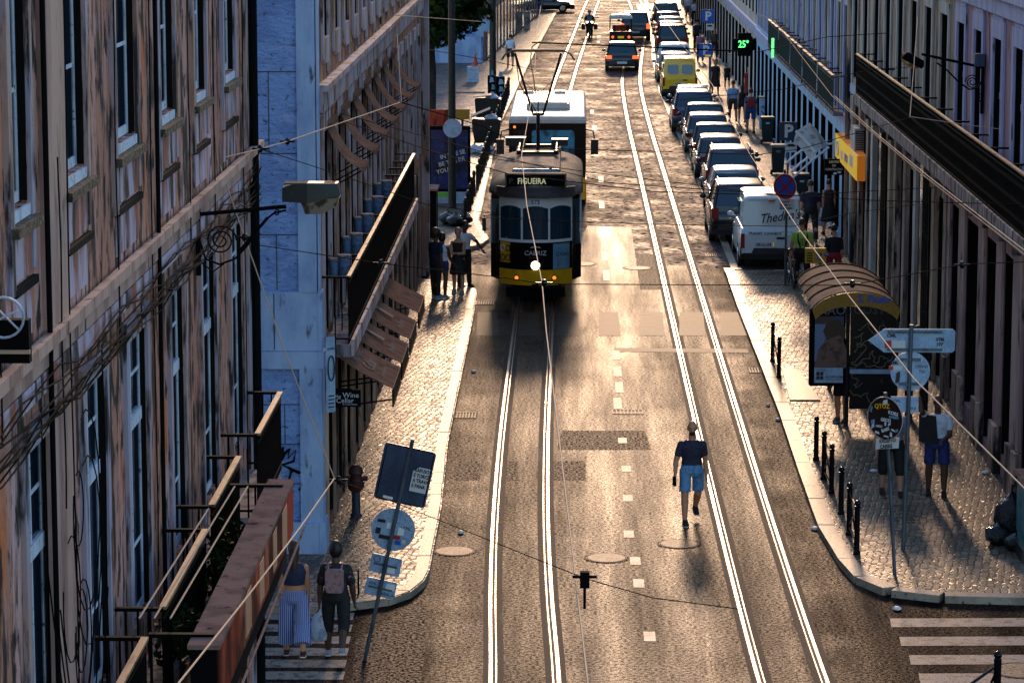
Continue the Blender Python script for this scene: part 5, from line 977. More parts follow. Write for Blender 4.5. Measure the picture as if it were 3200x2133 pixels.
def car(label, loc, rz, kind='hatch', p='dark', group='cars parked along the right kerb', roofbars=False, lit=False, platetxt=None, dims=None, front=False, sc_=1.):
    D = {'hatch': (4.1, 1.74, 1.46), 'suv': (4.4, 1.82, 1.68), 'mini': (4.4, 1.80, 1.63), 'sedan': (4.5, 1.76, 1.43), 'van': (4.4, 1.80, 1.98), 'smallvan': (4.1, 1.68, 1.83)}[kind]
    L, W, Hh = D; t = thing('parked_car' if group and 'parked' in group else 'car', label, 'van' if 'van' in kind else 'car', loc, rz, group)
    if 'van' in kind: t.name = 'delivery_van'
    hL = L/2; belt = Hh*.60 if 'van' not in kind else Hh*.56; w2 = W/2
    # lower body: stations along y: (y, half width, bottom z, top z)
    hood = belt*.98; van = 'van' in kind
    st = [(-hL, .82, .42, belt*.72), (-hL+.05, .93, .30, belt*.86), (-hL+.16, .975, .24, belt*.985), (-hL+.6, 1, .20, belt+.0), (-hL+1.6, 1, .20, belt), (.3, 1, .20, belt*.99), (hL-1.35, 1, .20, belt*.97), (hL-.9, .99, .22, hood*.94), (hL-.35, .95, .24, hood*.84), (hL-.08, .86, .28, hood*.70), (hL, .74, .36, hood*.60)]
    if kind == 'sedan': st[3] = (-hL+.6, 1, .2, belt*1.0)
    mb = MB(); rg = []
    for y, wf, zb, zt in st:
        a = w2*wf; rg.append([(-a*.93, y, zb), (-a, y, zb+.10), (-a*1.0, y, (zb+zt)/2), (-a*.985, y, zt-.10), (-a*.93, y, zt-.02), (-a*.80, y, zt+.01), (0, y, zt+.03), (a*.80, y, zt+.01), (a*.93, y, zt-.02), (a*.985, y, zt-.10), (a, y, (zb+zt)/2), (a, y, zb+.10), (a*.93, y, zb)])
    mb.rings(rg); OBJ('body', mb, PT[p], t, smooth=True, world=False)
    # greenhouse: bottom (belt) and roof outline
    yr0 = -hL+.10 if kind != 'sedan' else -hL+.75; yr1 = yr0+(.42 if kind in ('hatch', 'mini', 'suv') else (.65 if kind == 'sedan' else .10))
    yf0 = hL-1.15; yf1 = hL-1.95 if not van else hL-1.75
    zb, zt = belt-.03, Hh-.06; wb, wt = w2*.90, w2*.74 if not van else w2*.84
    mb = MB(); mb.rings([[(-wb*.93, yr0, zb), (wb*.93, yr0, zb), (wb, yr0+.25, zb), (wb, yf0-.4, zb), (wb*.9, yf0, zb), (-wb*.9, yf0, zb), (-wb, yf0-.4, zb), (-wb, yr0+.25, zb)],
              [(-wt*.92, yr1, zt), (wt*.92, yr1, zt), (wt, yr1+.12, zt), (wt, yf1-.1, zt), (wt*.94, yf1, zt), (-wt*.94, yf1, zt), (-wt, yf1-.1, zt), (-wt, yr1+.12, zt)]])
    OBJ('windows', mb, PT[p] if van else 'carglass', t, smooth=False, world=False)
    e = .012
    mb = MB(); rg = []
    for f, dz in ((0, -.05), (.02, -.005), (.06, .02), (.2, .05), (.5, .06), (.8, .045), (.95, .015), (1, -.03)):
        y = yr1-.04+(yf1+.06-yr1+.04)*f; a = wt+.012-(.06 if f in (0, 1) else .02*(f in (.02, .95))); rg.append([(-a, y, zt+dz-.035), (-a*.98, y, zt+dz), (-a*.8, y, zt+dz+.028), (0, y, zt+dz+.04), (a*.8, y, zt+dz+.028), (a*.98, y, zt+dz), (a, y, zt+dz-.035)])
    mb.rings(rg, True); OBJ('roof', mb, PT[p], t, smooth=True, world=False)
    # pillars
    if not van:
        for s_ in (-1, 1):
            for (y0, y1, r0) in ((yr0+.12, yr1+.05, .065), (yf0-.22, yf1-.03, .035), (.05, .0, .03)):
                mb = MB(); x0 = s_*(wb+.004 if y0 > yr0+.2 else wb*.965); mb.tube([(x0, y0, zb), (s_*(wt+.0), y1, zt)], [r0, r0*.8], 6); OBJ('pillar', mb, PT[p], t, smooth=True, world=False)
        mb = MB(); n_ = Vector((0, yr1-yr0, zt-zb)).normalized(); a = wb*.78; b = wt*.80   # rear window rim below glass
        mb.rings([[(-wb*.93, yr0-.02, zb-.06), (wb*.93, yr0-.02, zb-.06), (wb*.90, yr0+.012, zb+.09), (-wb*.90, yr0+.012, zb+.09)], [(-wb*.93, yr0+.06, zb-.06), (wb*.93, yr0+.06, zb-.06), (wb*.88, yr0+.10, zb+.09), (-wb*.88, yr0+.10, zb+.09)]]); OBJ('tailgate', mb, PT[p], t, world=False)
        mb = MB(); mb.tube([(.02, yr0+.10-.03, zb+.12), (.28, yr0+.14-.03, zb+.20)], .008, 5); OBJ('rear_wiper', mb, 'black', t, world=False)
    else:   # rear doors and windows of a van
        ys = -hL+.045
        for s_ in (-1, 1):
            if kind == 'smallvan' or 0:
                mb = MB(); P_ = rrect(.07, 0, w2*.70, .44, .09) if s_ > 0 else rrect(-w2*.70, 0, -.07, .44, .09); mb.plate(P_, (0, yr0-.035, Hh*.60), (1, 0, 0), (0, .18, 1), .02); OBJ('rear_window', mb, 'carglass', t, world=False)
            mb = MB(); mb.box((s_*(w2*.90)-.02, -.2, belt+.08), (s_*(w2*.90)+.02, hL-1.5, Hh-.35)); OBJ('side_window', mb, 'carglass', t, world=False)
        mb = MB(); mb.rings([[(-w2*.80, yf0+.01, belt+.02), (w2*.80, yf0+.01, belt+.02), (w2*.72, yf1+.04, zt-.08), (-w2*.72, yf1+.04, zt-.08)], [(-w2*.80, yf0-.04, belt+.02), (w2*.80, yf0-.04, belt+.02), (w2*.72, yf1-.01, zt-.08), (-w2*.72, yf1-.01, zt-.08)]]); OBJ('windscreen', mb, 'carglass', t, world=False)
        mb = MB(); mb.box((-w2*.86, -hL-.02, belt*.33), (-.008, -hL+.06, Hh*.90)); mb.box((.008, -hL-.02, belt*.33), (w2*.86, -hL+.06, Hh*.90)) if 0 else None
        for s_ in (-1, 1):
            mb = MB(); x0, x1 = (.008, w2*.84) if s_ > 0 else (-w2*.84, -.008)
            if kind == 'van': x0, x1 = (.10, w2*.84) if s_ > 0 else (-w2*.84, .085)
            for (za, zb2, ya, yb) in ((.40, belt*.86, -.025, -.022), (belt*.86, Hh*.93, -.022, .10)):
                pass
            mb.rings([[(x0, -hL-.03, .42), (x1, -hL-.03, .42), (x1, -hL+.02, .42), (x0, -hL+.02, .42)], [(x0, -hL-.03, belt*.84), (x1, -hL-.03, belt*.84), (x1, -hL+.04, belt*.84), (x0, -hL+.04, belt*.84)], [(x0, yr0-.03, belt+.02), (x1, yr0-.03, belt+.02), (x1, yr0+.04, belt+.02), (x0, yr0+.04, belt+.02)], [(x0, yr1-.03, Hh*.945), (x1*.93, yr1-.03, Hh*.945), (x1*.93, yr1+.04, Hh*.945), (x0, yr1+.04, Hh*.945)]])
            d = OBJ('rear_door', mb, PT[p], t, world=False)
            mb = MB(); mb.box((.12 if s_ > 0 else -.03, -hL-.045, .80), (.34 if s_ > 0 else -.02, -hL-.031, .86))
            OBJ('handle', mb, 'plastic', d, world=False) if s_ > 0 else mb.bm.free()
    # bumper, lamps, plate
    mb = MB(); rg = []
    for k in range(9): x = -w2*.97+w2*1.94*k/8; q = abs(k-4)/4; y = -hL-.06+.14*q**3; rg.append([(x, y, .24), (x, y-.015, .40), (x, y, .56), (x, y+.16, .56), (x, y+.16, .24)])
    mb.rings(rg); OBJ('rear_bumper', mb, 'plastic' if p not in ('white',) or van else PT[p], t, world=False)
    mb = MB(); rg = []
    for k in range(9): x = -w2*.95+w2*1.9*k/8; q = abs(k-4)/4; y = hL+.05-.2*q**3; rg.append([(x, y, .22), (x, y, .52), (x, y-.16, .52), (x, y-.16, .22)])
    mb.rings(rg); OBJ('front_bumper', mb, 'plastic', t, world=False)
    for s_ in (-1, 1):
        if van: b0, b1 = (w2*.80, .55), (w2*.96, .95)
        elif kind in ('suv', 'mini'): b0, b1 = (w2*.74, belt*.70), (w2*.97, belt*1.02)
        else: b0, b1 = (w2*.62, belt*.74), (w2*.97, belt*.93)
        mb = MB(); x0, x1 = sorted((s_*b0[0], s_*b1[0])); mb.box((x0, -hL-.015, b0[1]), (x1, -hL+.22, b1[1])); OBJ('tail_light', mb, 'tail_on' if lit else 'tail', t, world=False, bevel=.015)
        mb = MB(); x0, x1 = sorted((s_*w2*.60, s_*w2*.93)); mb.box((x0, hL-.30, .58), (x1, hL-.05, .73)); OBJ('headlight', mb, 'headon' if front else 'chrome', t, world=False, bevel=.02)
        mb = MB(); mb.ell((s_*(w2+.10), hL-1.45, belt+.06), (.10, .06, .075), 10, 8); mb.tube([(s_*(w2-.04), hL-1.42, belt), (s_*(w2+.06), hL-1.44, belt+.03)], .02, 6); OBJ('wing_mirror', mb, PT[p], t, smooth=True, world=False)
        for y in (-hL+.78, hL-.82):
            mb = MB(); mb.tube([(s_*(w2-.19), y, .315), (s_*(w2+.005), y, .315)], .315, 22); wh = OBJ('wheel', mb, 'tyre', t, smooth=True, world=False)
            mb = MB(); mb.tube([(s_*(w2+.002), y, .315), (s_*(w2+.014), y, .315)], [.20, .18], 16); OBJ('rim', mb, 'chrome', wh, world=False)
        mb = MB()
        for y in (-.35, .55): mb.box((s_*(w2+.0)-.012, y, belt*.82), (s_*(w2+.0)+.012, y+.18, belt*.82+.025))
        OBJ('door_handle', mb, 'plastic', t, world=False)
        if roofbars:
            mb = MB(); mb.tube([(s_*wt*.92, yr1+.1, zt+.03), (s_*wt*.92, yr1+.2, zt+.11), (s_*wt*.92, yf1-.3, zt+.11), (s_*wt*.92, yf1-.15, zt+.05)], .018, 6); OBJ('roof_rail', mb, 'black', t, world=False)
    pz = belt*.52 if not van else .66; pxo = 0 if kind != 'van' else -.22
    mb = MB(); mb.box((pxo-.26, -hL-.075 if not van else -hL-.045, pz-.055), (pxo+.26, -hL-.04 if not van else -hL-.032, pz+.055)); pl = OBJ('number_plate', mb, 'plate', t, world=False)
    if not van: mb = MB(); mb.box((pxo-.4, -hL-.05, pz-.12), (pxo+.4, -hL+.05, pz+.10)); OBJ('plate_recess', mb, PT[p], t, world=False)
    if platetxt: text('plate_text', platetxt, .115, (pxo-.02, -hL-.046-(.03 if not van else 0), pz-.04), (1, 0, 0), (0, 0, 1), 'platedark', pl, align='CENTER', world=False, bold=.002)
    mb = MB(); mb.tube([(0, yr1+.25, zt+.06), (0, yr1+.12, zt+.22)], .008, 5); OBJ('aerial', mb, 'black', t, world=False)
    return t
def carat(px_, yroof, z, L=4.1, x=None):    # photo pixel of the rear roof edge -> ground position of the car centre
    v = ray(px_, yroof); t = (z-H)/v.z; return Vector((v.x*t, v.y*t+L/2-.3, .006))
D_ = 3200/2352
def cardisp(px_, py_, z, L=4.1): return carat(px_*D_, py_*D_, z, L)
vanp = G(2412, 838); 
van = car('white delivery van with black script lettering and a yellow edged plate', (vanp.x, vanp.y+2.2, .006), .0, 'van', 'white', platetxt='28-LL-24', group='cars parked along the right kerb')
text('script_lettering', "Thedim's", .36, (-.36, -2.19, 1.23), (1, 0, .14), (0, .05, 1), 'black', van, shear=.45, world=False, off=.04, bold=.004, sx=.85)
text('lettering', 'TRANSIT CONNECT', .10, (-.66, -2.235, .93), (1, 0, 0), (0, 0, 1), 'black', van, world=False, off=.004, bold=.003)
text('lettering', 'Tlf +351 309 11 97', .065, (.25, -2.235, .98), (1, 0, 0), (0, 0, 1), 'black', van, world=False, off=.004)
mb = MB(); mb.box((-.12, -2.20, 1.86), (.06, -2.0, 1.90)); OBJ('brake_light', mb, 'tail', van, world=False)
mb = MB(); mb.box((.02, -2.249, .605), (.045, -2.246, .715)); OBJ('plate_band', mb, 'yellow', van, world=False)
cars = [(1702, 424, 'suv', 'dark', 'dark estate car with red tail lamps directly in front of the white van', True), (1690, 392, 'hatch', 'silver', 'silver blue hatchback second from the white van', False), (1682, 343, 'mini', 'grey', 'grey people carrier with roof rails and a blue rear window, third from the white van', True),
        (1655, 317, 'hatch', 'grey', 'grey hatchback with bronze lit roof, fourth from the white van', False), (1650, 301, 'sedan', 'dark', 'low dark saloon wedged fifth from the white van', False), (1632, 276, 'hatch', 'grey', 'pale roofed hatchback with wide blue rear window, sixth from the white van', False),
        (1626, 253, 'sedan', 'dark', 'dark saloon seventh from the white van', False), (1603, 229, 'mini', 'blue', 'dark blue car with rack bars on its roof', True), (1597, 206, 'hatch', 'silver', 'small silver car just nearer than the yellow van', False)]
prev = vanp.y+2.2+2.2
for px_, py_, k, p, lb, rb in cars:
    zz = {'hatch': 1.46, 'suv': 1.68, 'mini': 1.63, 'sedan': 1.43}[k]; c = cardisp(px_, py_, zz); ln = {'hatch': 4.1, 'suv': 4.4, 'mini': 4.4, 'sedan': 4.5}[k]
    c.y = max(c.y, prev+ln/2+.25); prev = c.y+ln/2; car(lb, (min(c.x, 5.45), c.y, .006), R(random.uniform(-1.5, .5)), k, p, roofbars=rb)
yv = cardisp(1562, 134, 1.83); yv.y = max(yv.y, prev+2.05+.5); yvan = car('mustard yellow panel van with two arched rear windows', (yv.x, yv.y, .006), 0, 'smallvan', 'yellow', platetxt='54-82-SU'); prev = yv.y+2.05
far = [(1550, 122, 'hatch', 'silver', 'bright roofed car just beyond the yellow van'), (1550, 108, 'mini', 'white', 'second bright roofed car beyond the yellow van'), (1545, 66, 'suv', 'dark', 'tall dark off-roader with bluish rear window'), (1542, 50, 'hatch', 'red', 'car with red lamps parked behind the dark off-roader'),
       (1540, 40, 'hatch', 'silver', 'silver car third from the top of the parked row'), (1535, 28, 'sedan', 'blue', 'blue tinted saloon second from the top of the parked row'), (1530, 12, 'mini', 'grey', 'grey car at the top of the parked row')]
for px_, py_, k, p, lb in far:
    c = cardisp(px_, py_, 1.5); c.y = max(c.y, prev+2.4); prev = c.y+2.2; car(lb, (c.x-(.0 if c.y < 165 else 0.0), c.y, .006), R(.5), k, p)
g = G(1945, 224); car('black hatchback with lit red brake lamps driving away in the right lane', (g.x, g.y+2.1, .006), R(-.5), 'hatch', 'black', None, lit=True)
g = G(1987, 128); car('dark van with lit brake lamps ahead of the three wheeler', (g.x, g.y+2.2, .006), R(-1), 'suv', 'black', None, lit=True)
g = G(1722, 40); car('black car turning across the top of the street with its headlamp on', (g.x-.6, g.y+1.0, .006), R(-90), 'sedan', 'black', None, front=True)
# three wheeler
g = G(1940, 150); tk = thing('three_wheeler', 'three wheeled tourist cab with white canopy behind the dark van', 'three wheeler', (g.x, g.y+1.3, .006), 0)
mb = MB(); mb.rings([[(-.66, -1.3, .35), (.66, -1.3, .35), (.66, -1.3, .95), (-.66, -1.3, .95)], [(-.66, .5, .35), (.66, .5, .35), (.66, .5, .9), (-.66, .5, .9)], [(-.35, 1.3, .4), (.35, 1.3, .4), (.3, 1.2, 1.0), (-.3, 1.2, 1.0)]]); OBJ('body', mb, PT['black'], tk, world=False, bevel=.03)
mb = MB(); rg = []
for y, dz in ((-1.35, 0), (-1.2, .10), (0, .14), (.9, .08), (1.1, 0)): rg.append([(-.68, y, 1.68+dz*.3), (-.55, y, 1.75+dz), (0, y, 1.80+dz), (.55, y, 1.75+dz), (.68, y, 1.68+dz*.3)])
mb.rings(rg); OBJ('canopy', mb, 'white', tk, world=False, smooth=True)
for x in (-.63, .63):
    for y in (-1.28, .2, 1.0): mb = MB(); mb.tube([(x, y, .9), (x*.98, y*.95, 1.72)], .025, 6); OBJ('post', mb, 'black', tk, world=False)
    mb = MB(); mb.tube([(x*.8-.06, -.9, .24), (x*.8+.06, -.9, .24)], .24, 18); OBJ('wheel', mb, 'tyre', tk, world=False, smooth=True)
    mb = MB(); mb.ell((x*.75, -1.33, .62), (.08, .04, .08), 10, 8); OBJ('tail_light', mb, 'tail_on', tk, world=False)
mb = MB(); mb.tube([(-.06, 1.2, .24), (.06, 1.2, .24)], .24, 18); OBJ('wheel', mb, 'tyre', tk, world=False, smooth=True)
mb = MB(); mb.box((-.5, -1.28, .95), (.5, -1.20, 1.32)); OBJ('rear_seat', mb, 'rust', tk, world=False, bevel=.03)
mb = MB(); mb.box((-.18, -1.36, .55), (.18, -1.32, .68)); OBJ('number_plate', mb, 'yellow', tk, world=False)
# motorbike and rider
g = G(1842, 118); mo = thing('motorbike', 'blue motorbike with two lit headlamps coming towards the camera', 'motorbike', (g.x, g.y, .006), PI)
for y in (-.7, .7): mb = MB(); mb.tube([(-.06, y, .31), (.06, y, .31)], .31, 20); wh = OBJ('wheel', mb, 'tyre', mo, world=False, smooth=True); mb = MB(); mb.tube([(-.065, y, .31), (.065, y, .31)], .19, 14); OBJ('rim', mb, 'chrome', wh, world=False)
mb = MB(); mb.rings([[Vector((a*math.cos(q), y, z+b*math.sin(q))) for q in [2*PI*j/12 for j in range(12)]] for y, z, a, b in ((-.95, .85, .08, .06), (-.5, .80, .20, .12), (0, .70, .24, .25), (.4, .85, .28, .25), (.7, .90, .24, .22), (.86, .90, .10, .10))]); OBJ('fairing', mb, PT['blue'], mo, world=False, smooth=True)
for s_ in (-1, 1):
    mb = MB(); mb.box((s_*.38-.12, -.85, .45), (s_*.38+.12, -.35, .82)); OBJ('pannier', mb, 'black', mo, world=False, bevel=.03)
    mb = MB(); mb.ell((s_*.13, .80, .98), (.09, .05, .07), 12, 8); OBJ('headlight', mb, 'headon', mo, world=False, smooth=True)
    mb = MB(); mb.tube([(s_*.06, .3, 1.08), (s_*.38, .2, 1.10)], .018, 6); mb.ell((s_*.48, .33, 1.24), (.08, .03, .05), 8, 6); mb.tube([(s_*.36, .25, 1.1), (s_*.48, .33, 1.22)], .01, 5); OBJ('handlebar', mb, 'black', mo, world=False)
mb = MB(); mb.plate(rrect(-.16, 0, .16, .32, .08), (0, .55, 1.05), (1, 0, 0), (0, -.5, 1), .01); OBJ('windscreen', mb, 'carglass', mo, world=False)
def helm(t, q):
    mb = MB(); mb.ell(q['head']+Vector((0, 0, .02)), (.125, .145, .145), 18, 12); OBJ('helmet', mb, 'white', t, world=False, smooth=True)
    mb = MB(); mb.ell(q['head']+Vector((0, .055, .02)), (.105, .10, .05), 14, 8); OBJ('visor', mb, 'blackgloss', t, world=False, smooth=True)
    mb = MB(); mb.rings([[Vector(((.20+.02*math.sin(z*9))*math.cos(a), .13*math.sin(a)+.02, q['hz']+z)) for a in [2*PI*j/16 for j in range(16)]] for z in (.05, .2, .35, .44)]); OBJ('hi_vis_vest', mb, lime, t, world=False, smooth=True)
person('motorbike rider in white helmet and lime hi-vis vest, one foot down', (g.x, g.y+.15, .006), PI, 1.78, 'tan', 'black', 'short', ('shirt', blk), ('long', blk), (.01, .01, .01), ((.55, .5), (.95, 1.3)), ((.75, .28, .25), (.75, .28, .25)), 1.1, vox=.017, extras=helm)
# ------------------------------------------------------------------ bus
bs = thing('city_bus', 'white roofed city bus with black windscreen right behind the tram', 'bus', (-.85, 97, .006), 0)
W2, BL, BH = 1.24, 10.5, 2.98; MT['busroof'] = mat('bus roof', (.62, .56, .50), .45, layers=[((.42, .38, .34), 1.6, .5, .7)]); MT['busyellow'] = mat('bus yellow', (.78, .36, .006), .4)
mb = MB(); mb.box((-W2, 0.0, .35), (W2, BL, 1.05)); OBJ('lower_body', mb, 'busyellow', bs, world=False, bevel=.06)
mb = MB(); mb.box((-W2+.01, .03, 1.051), (W2-.01, BL-.02, 2.78)); OBJ('window_band', mb, 'blackgloss', bs, world=False)
mb = MB(); mb.rings([[(x*f, y, z) for x, y in ((-W2, .0+d), (W2, .0+d), (W2, BL-d), (-W2, BL-d))] for f, d, z in ((1.0, .0, 2.781), (1.0, .0, 2.88), (.975, .05, 2.96), (.93, .15, 3.0))]); OBJ('roof', mb, 'busroof', bs, world=False)
mb = MB(); mb.plate(rrect(-.62, -.42, .74, .44, .1), (.12, .02, 2.12), (1, 0, 0), (0, 0, 1), .03); OBJ('windscreen', mb, 'glass_blue', bs, world=False)
MT['glass_lit'] = mat('bus windscreen', (.07, .32, .48), .25, spec=.3, layers=[((.02, .08, .12), (1.4, 1, 1.4), .52, .62)])  # blue base paints the sky reflected in the dark windscreen
bs.children[-1].data.materials[0] = MT['glass_lit']
for x0, x1 in ((-1.1, -.66),): mb = MB(); mb.plate(rrect(x0, -.5, x1, .44, .08), (0, .02, 2.12), (1, 0, 0), (0, 0, 1), .02); OBJ('windscreen_side', mb, 'glass', bs, world=False)
mb = MB(); mb.rings([[(x, y, z) for x, y in ((-.72, 2.5), (.72, 2.5), (.72, 4.6), (-.72, 4.6))] for z in (3.0, 3.14)]+[[(x*.9, (y-3.5)*.88+3.5, 3.24) for x, y in ((-.72, 2.5), (.72, 2.5), (.72, 4.6), (-.72, 4.6))]]); OBJ('roof_pod', mb, 'busroof', bs, world=False, bevel=.05)
mb = MB(); mb.box((-.3, 2.9, 3.2), (.1, 3.9, 3.27)); OBJ('vent', mb, 'black', bs, world=False)
for x in (-.75, .35): mb = MB(); mb.box((x-.2, 9.2, 3.0), (x+.2, 9.7, 3.09)); OBJ('roof_hatch', mb, 'lightb', bs, world=False) if 'lightb' in MT else OBJ('roof_hatch', mb, 'busroof', bs, world=False, bevel=.02)
for s_ in (-1, 1):
    mb = MB(); mb.ell((s_*.98, -.02, .75), (.12, .05, .12), 12, 8); OBJ('headlight', mb, 'headon' if s_ > 0 else 'chrome', bs, world=False, smooth=True)
    mb = MB(); mb.tube([(s_*1.15, .05, 2.6), (s_*1.45, -.15, 2.55), (s_*1.5, -.18, 2.3)], .025, 6); mb.cbox((s_*1.5, -.18, 2.05), (.24, .10, .48)); OBJ('mirror', mb, 'plastic', bs, world=False)
    for y in (2.6, 8.2): mb = MB(); mb.tube([(s_*(W2-.28), y, .48), (s_*(W2+.01), y, .48)], .48, 24); OBJ('wheel', mb, 'tyre', bs, world=False, smooth=True)
mb = MB(); mb.ell((-1.05, -.01, 2.66), (.045, .03, .045), 10, 8); OBJ('marker_lamp', mb, 'amber', bs, world=False)
mb = MB(); mb.box((-W2+.02, -.02, .34), (W2-.02, .0, 1.05)); OBJ('front_panel', mb, 'busyellow', bs, world=False)
# ------------------------------------------------------------------ tram
tr = thing('tram', 'yellow and white vintage tram number 573 with black advert on its front', 'tram', (-.97, 76.6, .006), 0)
MT['tramroof'] = mat('tram roof canvas', (.26, .19, .15), .8, spec=.1, layers=[((.10, .07, .055), 2.5, .45, .62, 5), ((.34, .25, .20), 1.2, .58, .7)], bump=(12, .3, .01)); MT['tramroofdark'] = mat('dark visor', (.075, .05, .042), .6, layers=[((.035, .025, .022), 4, .45, .6)])
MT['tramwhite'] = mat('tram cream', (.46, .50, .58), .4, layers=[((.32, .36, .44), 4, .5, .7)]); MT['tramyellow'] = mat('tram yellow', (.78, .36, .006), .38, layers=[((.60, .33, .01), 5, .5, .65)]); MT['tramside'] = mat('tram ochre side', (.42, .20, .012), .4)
TW = 1.16
def frontc(w_, y0, bow, n=14):        # curved front outline from left to right
    return [(-w_+2*w_*k/n, y0+bow*(abs(-1+2*k/n))**2.4) for k in range(n+1)]
def tramring(w_, z, y0=0., bow=.55, back=8.3):
    f = frontc(w_*.82, y0, bow); return [(x, y, z) for x, y in f]+[(w_, y0+bow+.55, z), (w_, back-.8, z), (w_*.8, back, z), (-w_*.8, back, z), (-w_, back-.8, z), (-w_, y0+bow+.55, z)]
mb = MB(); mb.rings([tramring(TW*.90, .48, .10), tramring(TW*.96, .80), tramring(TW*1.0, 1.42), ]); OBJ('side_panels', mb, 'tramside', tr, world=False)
def frontstrip(name, z0, z1, m_, n_=.02, w0=-1., w1=1., w_=TW*.80, bow=.50, par=tr, y0=0., y1=None):
    mb = MB(); N = 18; rg = []; y1 = y0 if y1 is None else y1
    for k in range(N+1):
        u = w0+(w1-w0)*k/N; b = bow*abs(u)**2.4; rg.append([(w_*u, y0+b-n_, z0), (w_*u, y1+b-n_, z1), (w_*u, y1+b+.03-n_, z1), (w_*u, y0+b+.03-n_, z0)])
    mb.rings(rg); return OBJ(name, mb, m_, par, world=False)
frontstrip('bumper_panel', .46, .86, 'tramyellow', .045, y0=.06, y1=.0)
frontstrip('advert_panel', .862, 1.56, 'blackmatt', .035)
frontstrip('window_rail', 1.56, 1.63, 'tramwhite', .055)
frontstrip('fascia', 2.50, 2.72, 'tramwhite', .055)
for a, b in ((-1, -.965), (-.40, -.345), (.345, .40), (.965, 1)): frontstrip('mullion', 1.63, 2.50, 'tramwhite', .06, a, b)
for a, b in ((-.965, -.40), (-.345, .345), (.40, .965)):
    frontstrip('front_window', 1.63, 2.50, 'carglass', .02, a, b)
    mb = MB(); rg = []
    for k in range(9): u = a+(b-a)*k/8; bb = .5*abs(u)**2.4; q = abs(k-4)/4; rg.append([(TW*.8*u, bb-.06, 2.50-.01-.07*q**2), (TW*.8*u, bb-.06, 2.51), (TW*.8*u, bb-.03, 2.51), (TW*.8*u, bb-.03, 2.49-.07*q**2)])
    mb.rings(rg); OBJ('window_arch', mb, 'tramwhite', tr, world=False)
for s_ in (-1, 1):
    x0, x1 = sorted((s_*(TW-.03), s_*(TW+.005)))
    mb = MB(); mb.box((x0, 1.0, 1.42), (x1, 7.6, 1.50)); OBJ('side_rail', mb, 'tramwhite', tr, world=False)
    mb = MB(); mb.box((x0, 1.0, 2.35), (x1, 7.6, 2.62)); OBJ('side_fascia', mb, 'tramwhite', tr, world=False)
    for k in range(8): mb = MB(); mb.box((x0, 1.0+k*.93, 1.5), (x1, 1.10+k*.93, 2.35)); OBJ('window_post', mb, 'tramwhite', tr, world=False)
    mb = MB(); mb.rings([[(s_*TW*.82, .55, z), (s_*TW*1.0, 1.05, z), (s_*TW*.97, 1.07, z), (s_*TW*.80, .60, z)] for z in (.55, 1.42)]); OBJ('corner_panel', mb, 'blackmatt', tr, world=False)
    mb = MB(); mb.tube([(s_*(TW*.86), .52, 1.0), (s_*(TW*.86), .52, 2.4)], .018, 6); OBJ('grab_rail', mb, 'black', tr, world=False)
    mb = MB(); mb.tube([(s_*(TW*.86), .5, 2.2), (s_*(TW*1.12), .35, 2.22), (s_*(TW*1.12), .35, 1.75)], .015, 6); mb.cbox((s_*TW*1.13, .35, 1.98), (.10, .05, .34)); OBJ('mirror', mb, 'black', tr, world=False) if s_ < 0 else mb.bm.free()
    mb = MB(); mb.rings([[(s_*.48+.070*math.cos(a), y+.02*abs(math.cos(a)),   .66+.070*math.sin(a)) for a in [2*PI*j/18 for j in range(18)]] for y in (.01, .08)]); o = OBJ('indicator_bezel', mb, 'black', tr, world=False)
    mb = MB(); mb.ell((s_*.48, .01, .66), (.05, .03, .05), 12, 8); OBJ('indicator', mb, 'amber', o, world=False, smooth=True)
    for y in (2.9, 5.4): mb = MB(); mb.tube([(s_*.40, y, .34), (s_*.50, y, .34)], .34, 22); OBJ('wheel', mb, 'black', tr, world=False, smooth=True)
mb = MB(); mb.box((-TW+.04, .75, 1.44), (TW-.04, 7.6, 2.6)); OBJ('cabin_windows', mb, 'carglass', tr, world=False)
mb = MB(); mb.ell((0, -.05, .98), (.115, .05, .115), 18, 10); OBJ('headlight', mb, 'headon', tr, world=False, smooth=True)
mb = MB(); mb.box((-.62, .45, .14), (.62, 7.8, .50)); OBJ('underframe', mb, 'blackmatt', tr, world=False)
mb = MB(); mb.box((-.75, .12, .16), (.75, .2, .40)); mb.cbox((0, -.02, .46), (.16, .2, .08)); OBJ('lifeguard', mb, 'blackmatt', tr, world=False)
# roof: lower dome + clerestory
def roofring(w_, z, y0, bow, back, e=0): return tramring(w_, z, y0, bow, back)
mb = MB(); mb.rings([roofring(TW*1.03, 2.72, -.12, .55, 8.45), roofring(TW*1.04, 2.80, -.12, .55, 8.45), roofring(TW*.99, 2.93, .02, .55, 8.3), roofring(TW*.86, 3.06, .32, .5, 8.0), roofring(TW*.66, 3.14, .75, .4, 7.6)]); OBJ('roof', mb, 'tramroof', tr, world=False, smooth=True)
frontstrip('roof_visor', 2.70, 2.95, 'tramroofdark', .17, w_=TW*.86, y0=-.02, y1=.16)
mb = MB(); mb.rings([[(-.62, .95, 3.12), (.62, .95, 3.12), (.62, 7.4, 3.12), (-.62, 7.4, 3.12)], [(-.60, .95, 3.30), (.60, .95, 3.30), (.60, 7.4, 3.30), (-.60, 7.4, 3.30)], [(-.45, 1.1, 3.36), (.45, 1.1, 3.36), (.45, 7.3, 3.36), (-.45, 7.3, 3.36)]]); OBJ('clerestory', mb, 'tramroof', tr, world=False)
db = MB(); db.box((-.74, .18, 2.98), (.74, .42, 3.26)); o = OBJ('destination_box', db, 'blackmatt', tr, world=False)
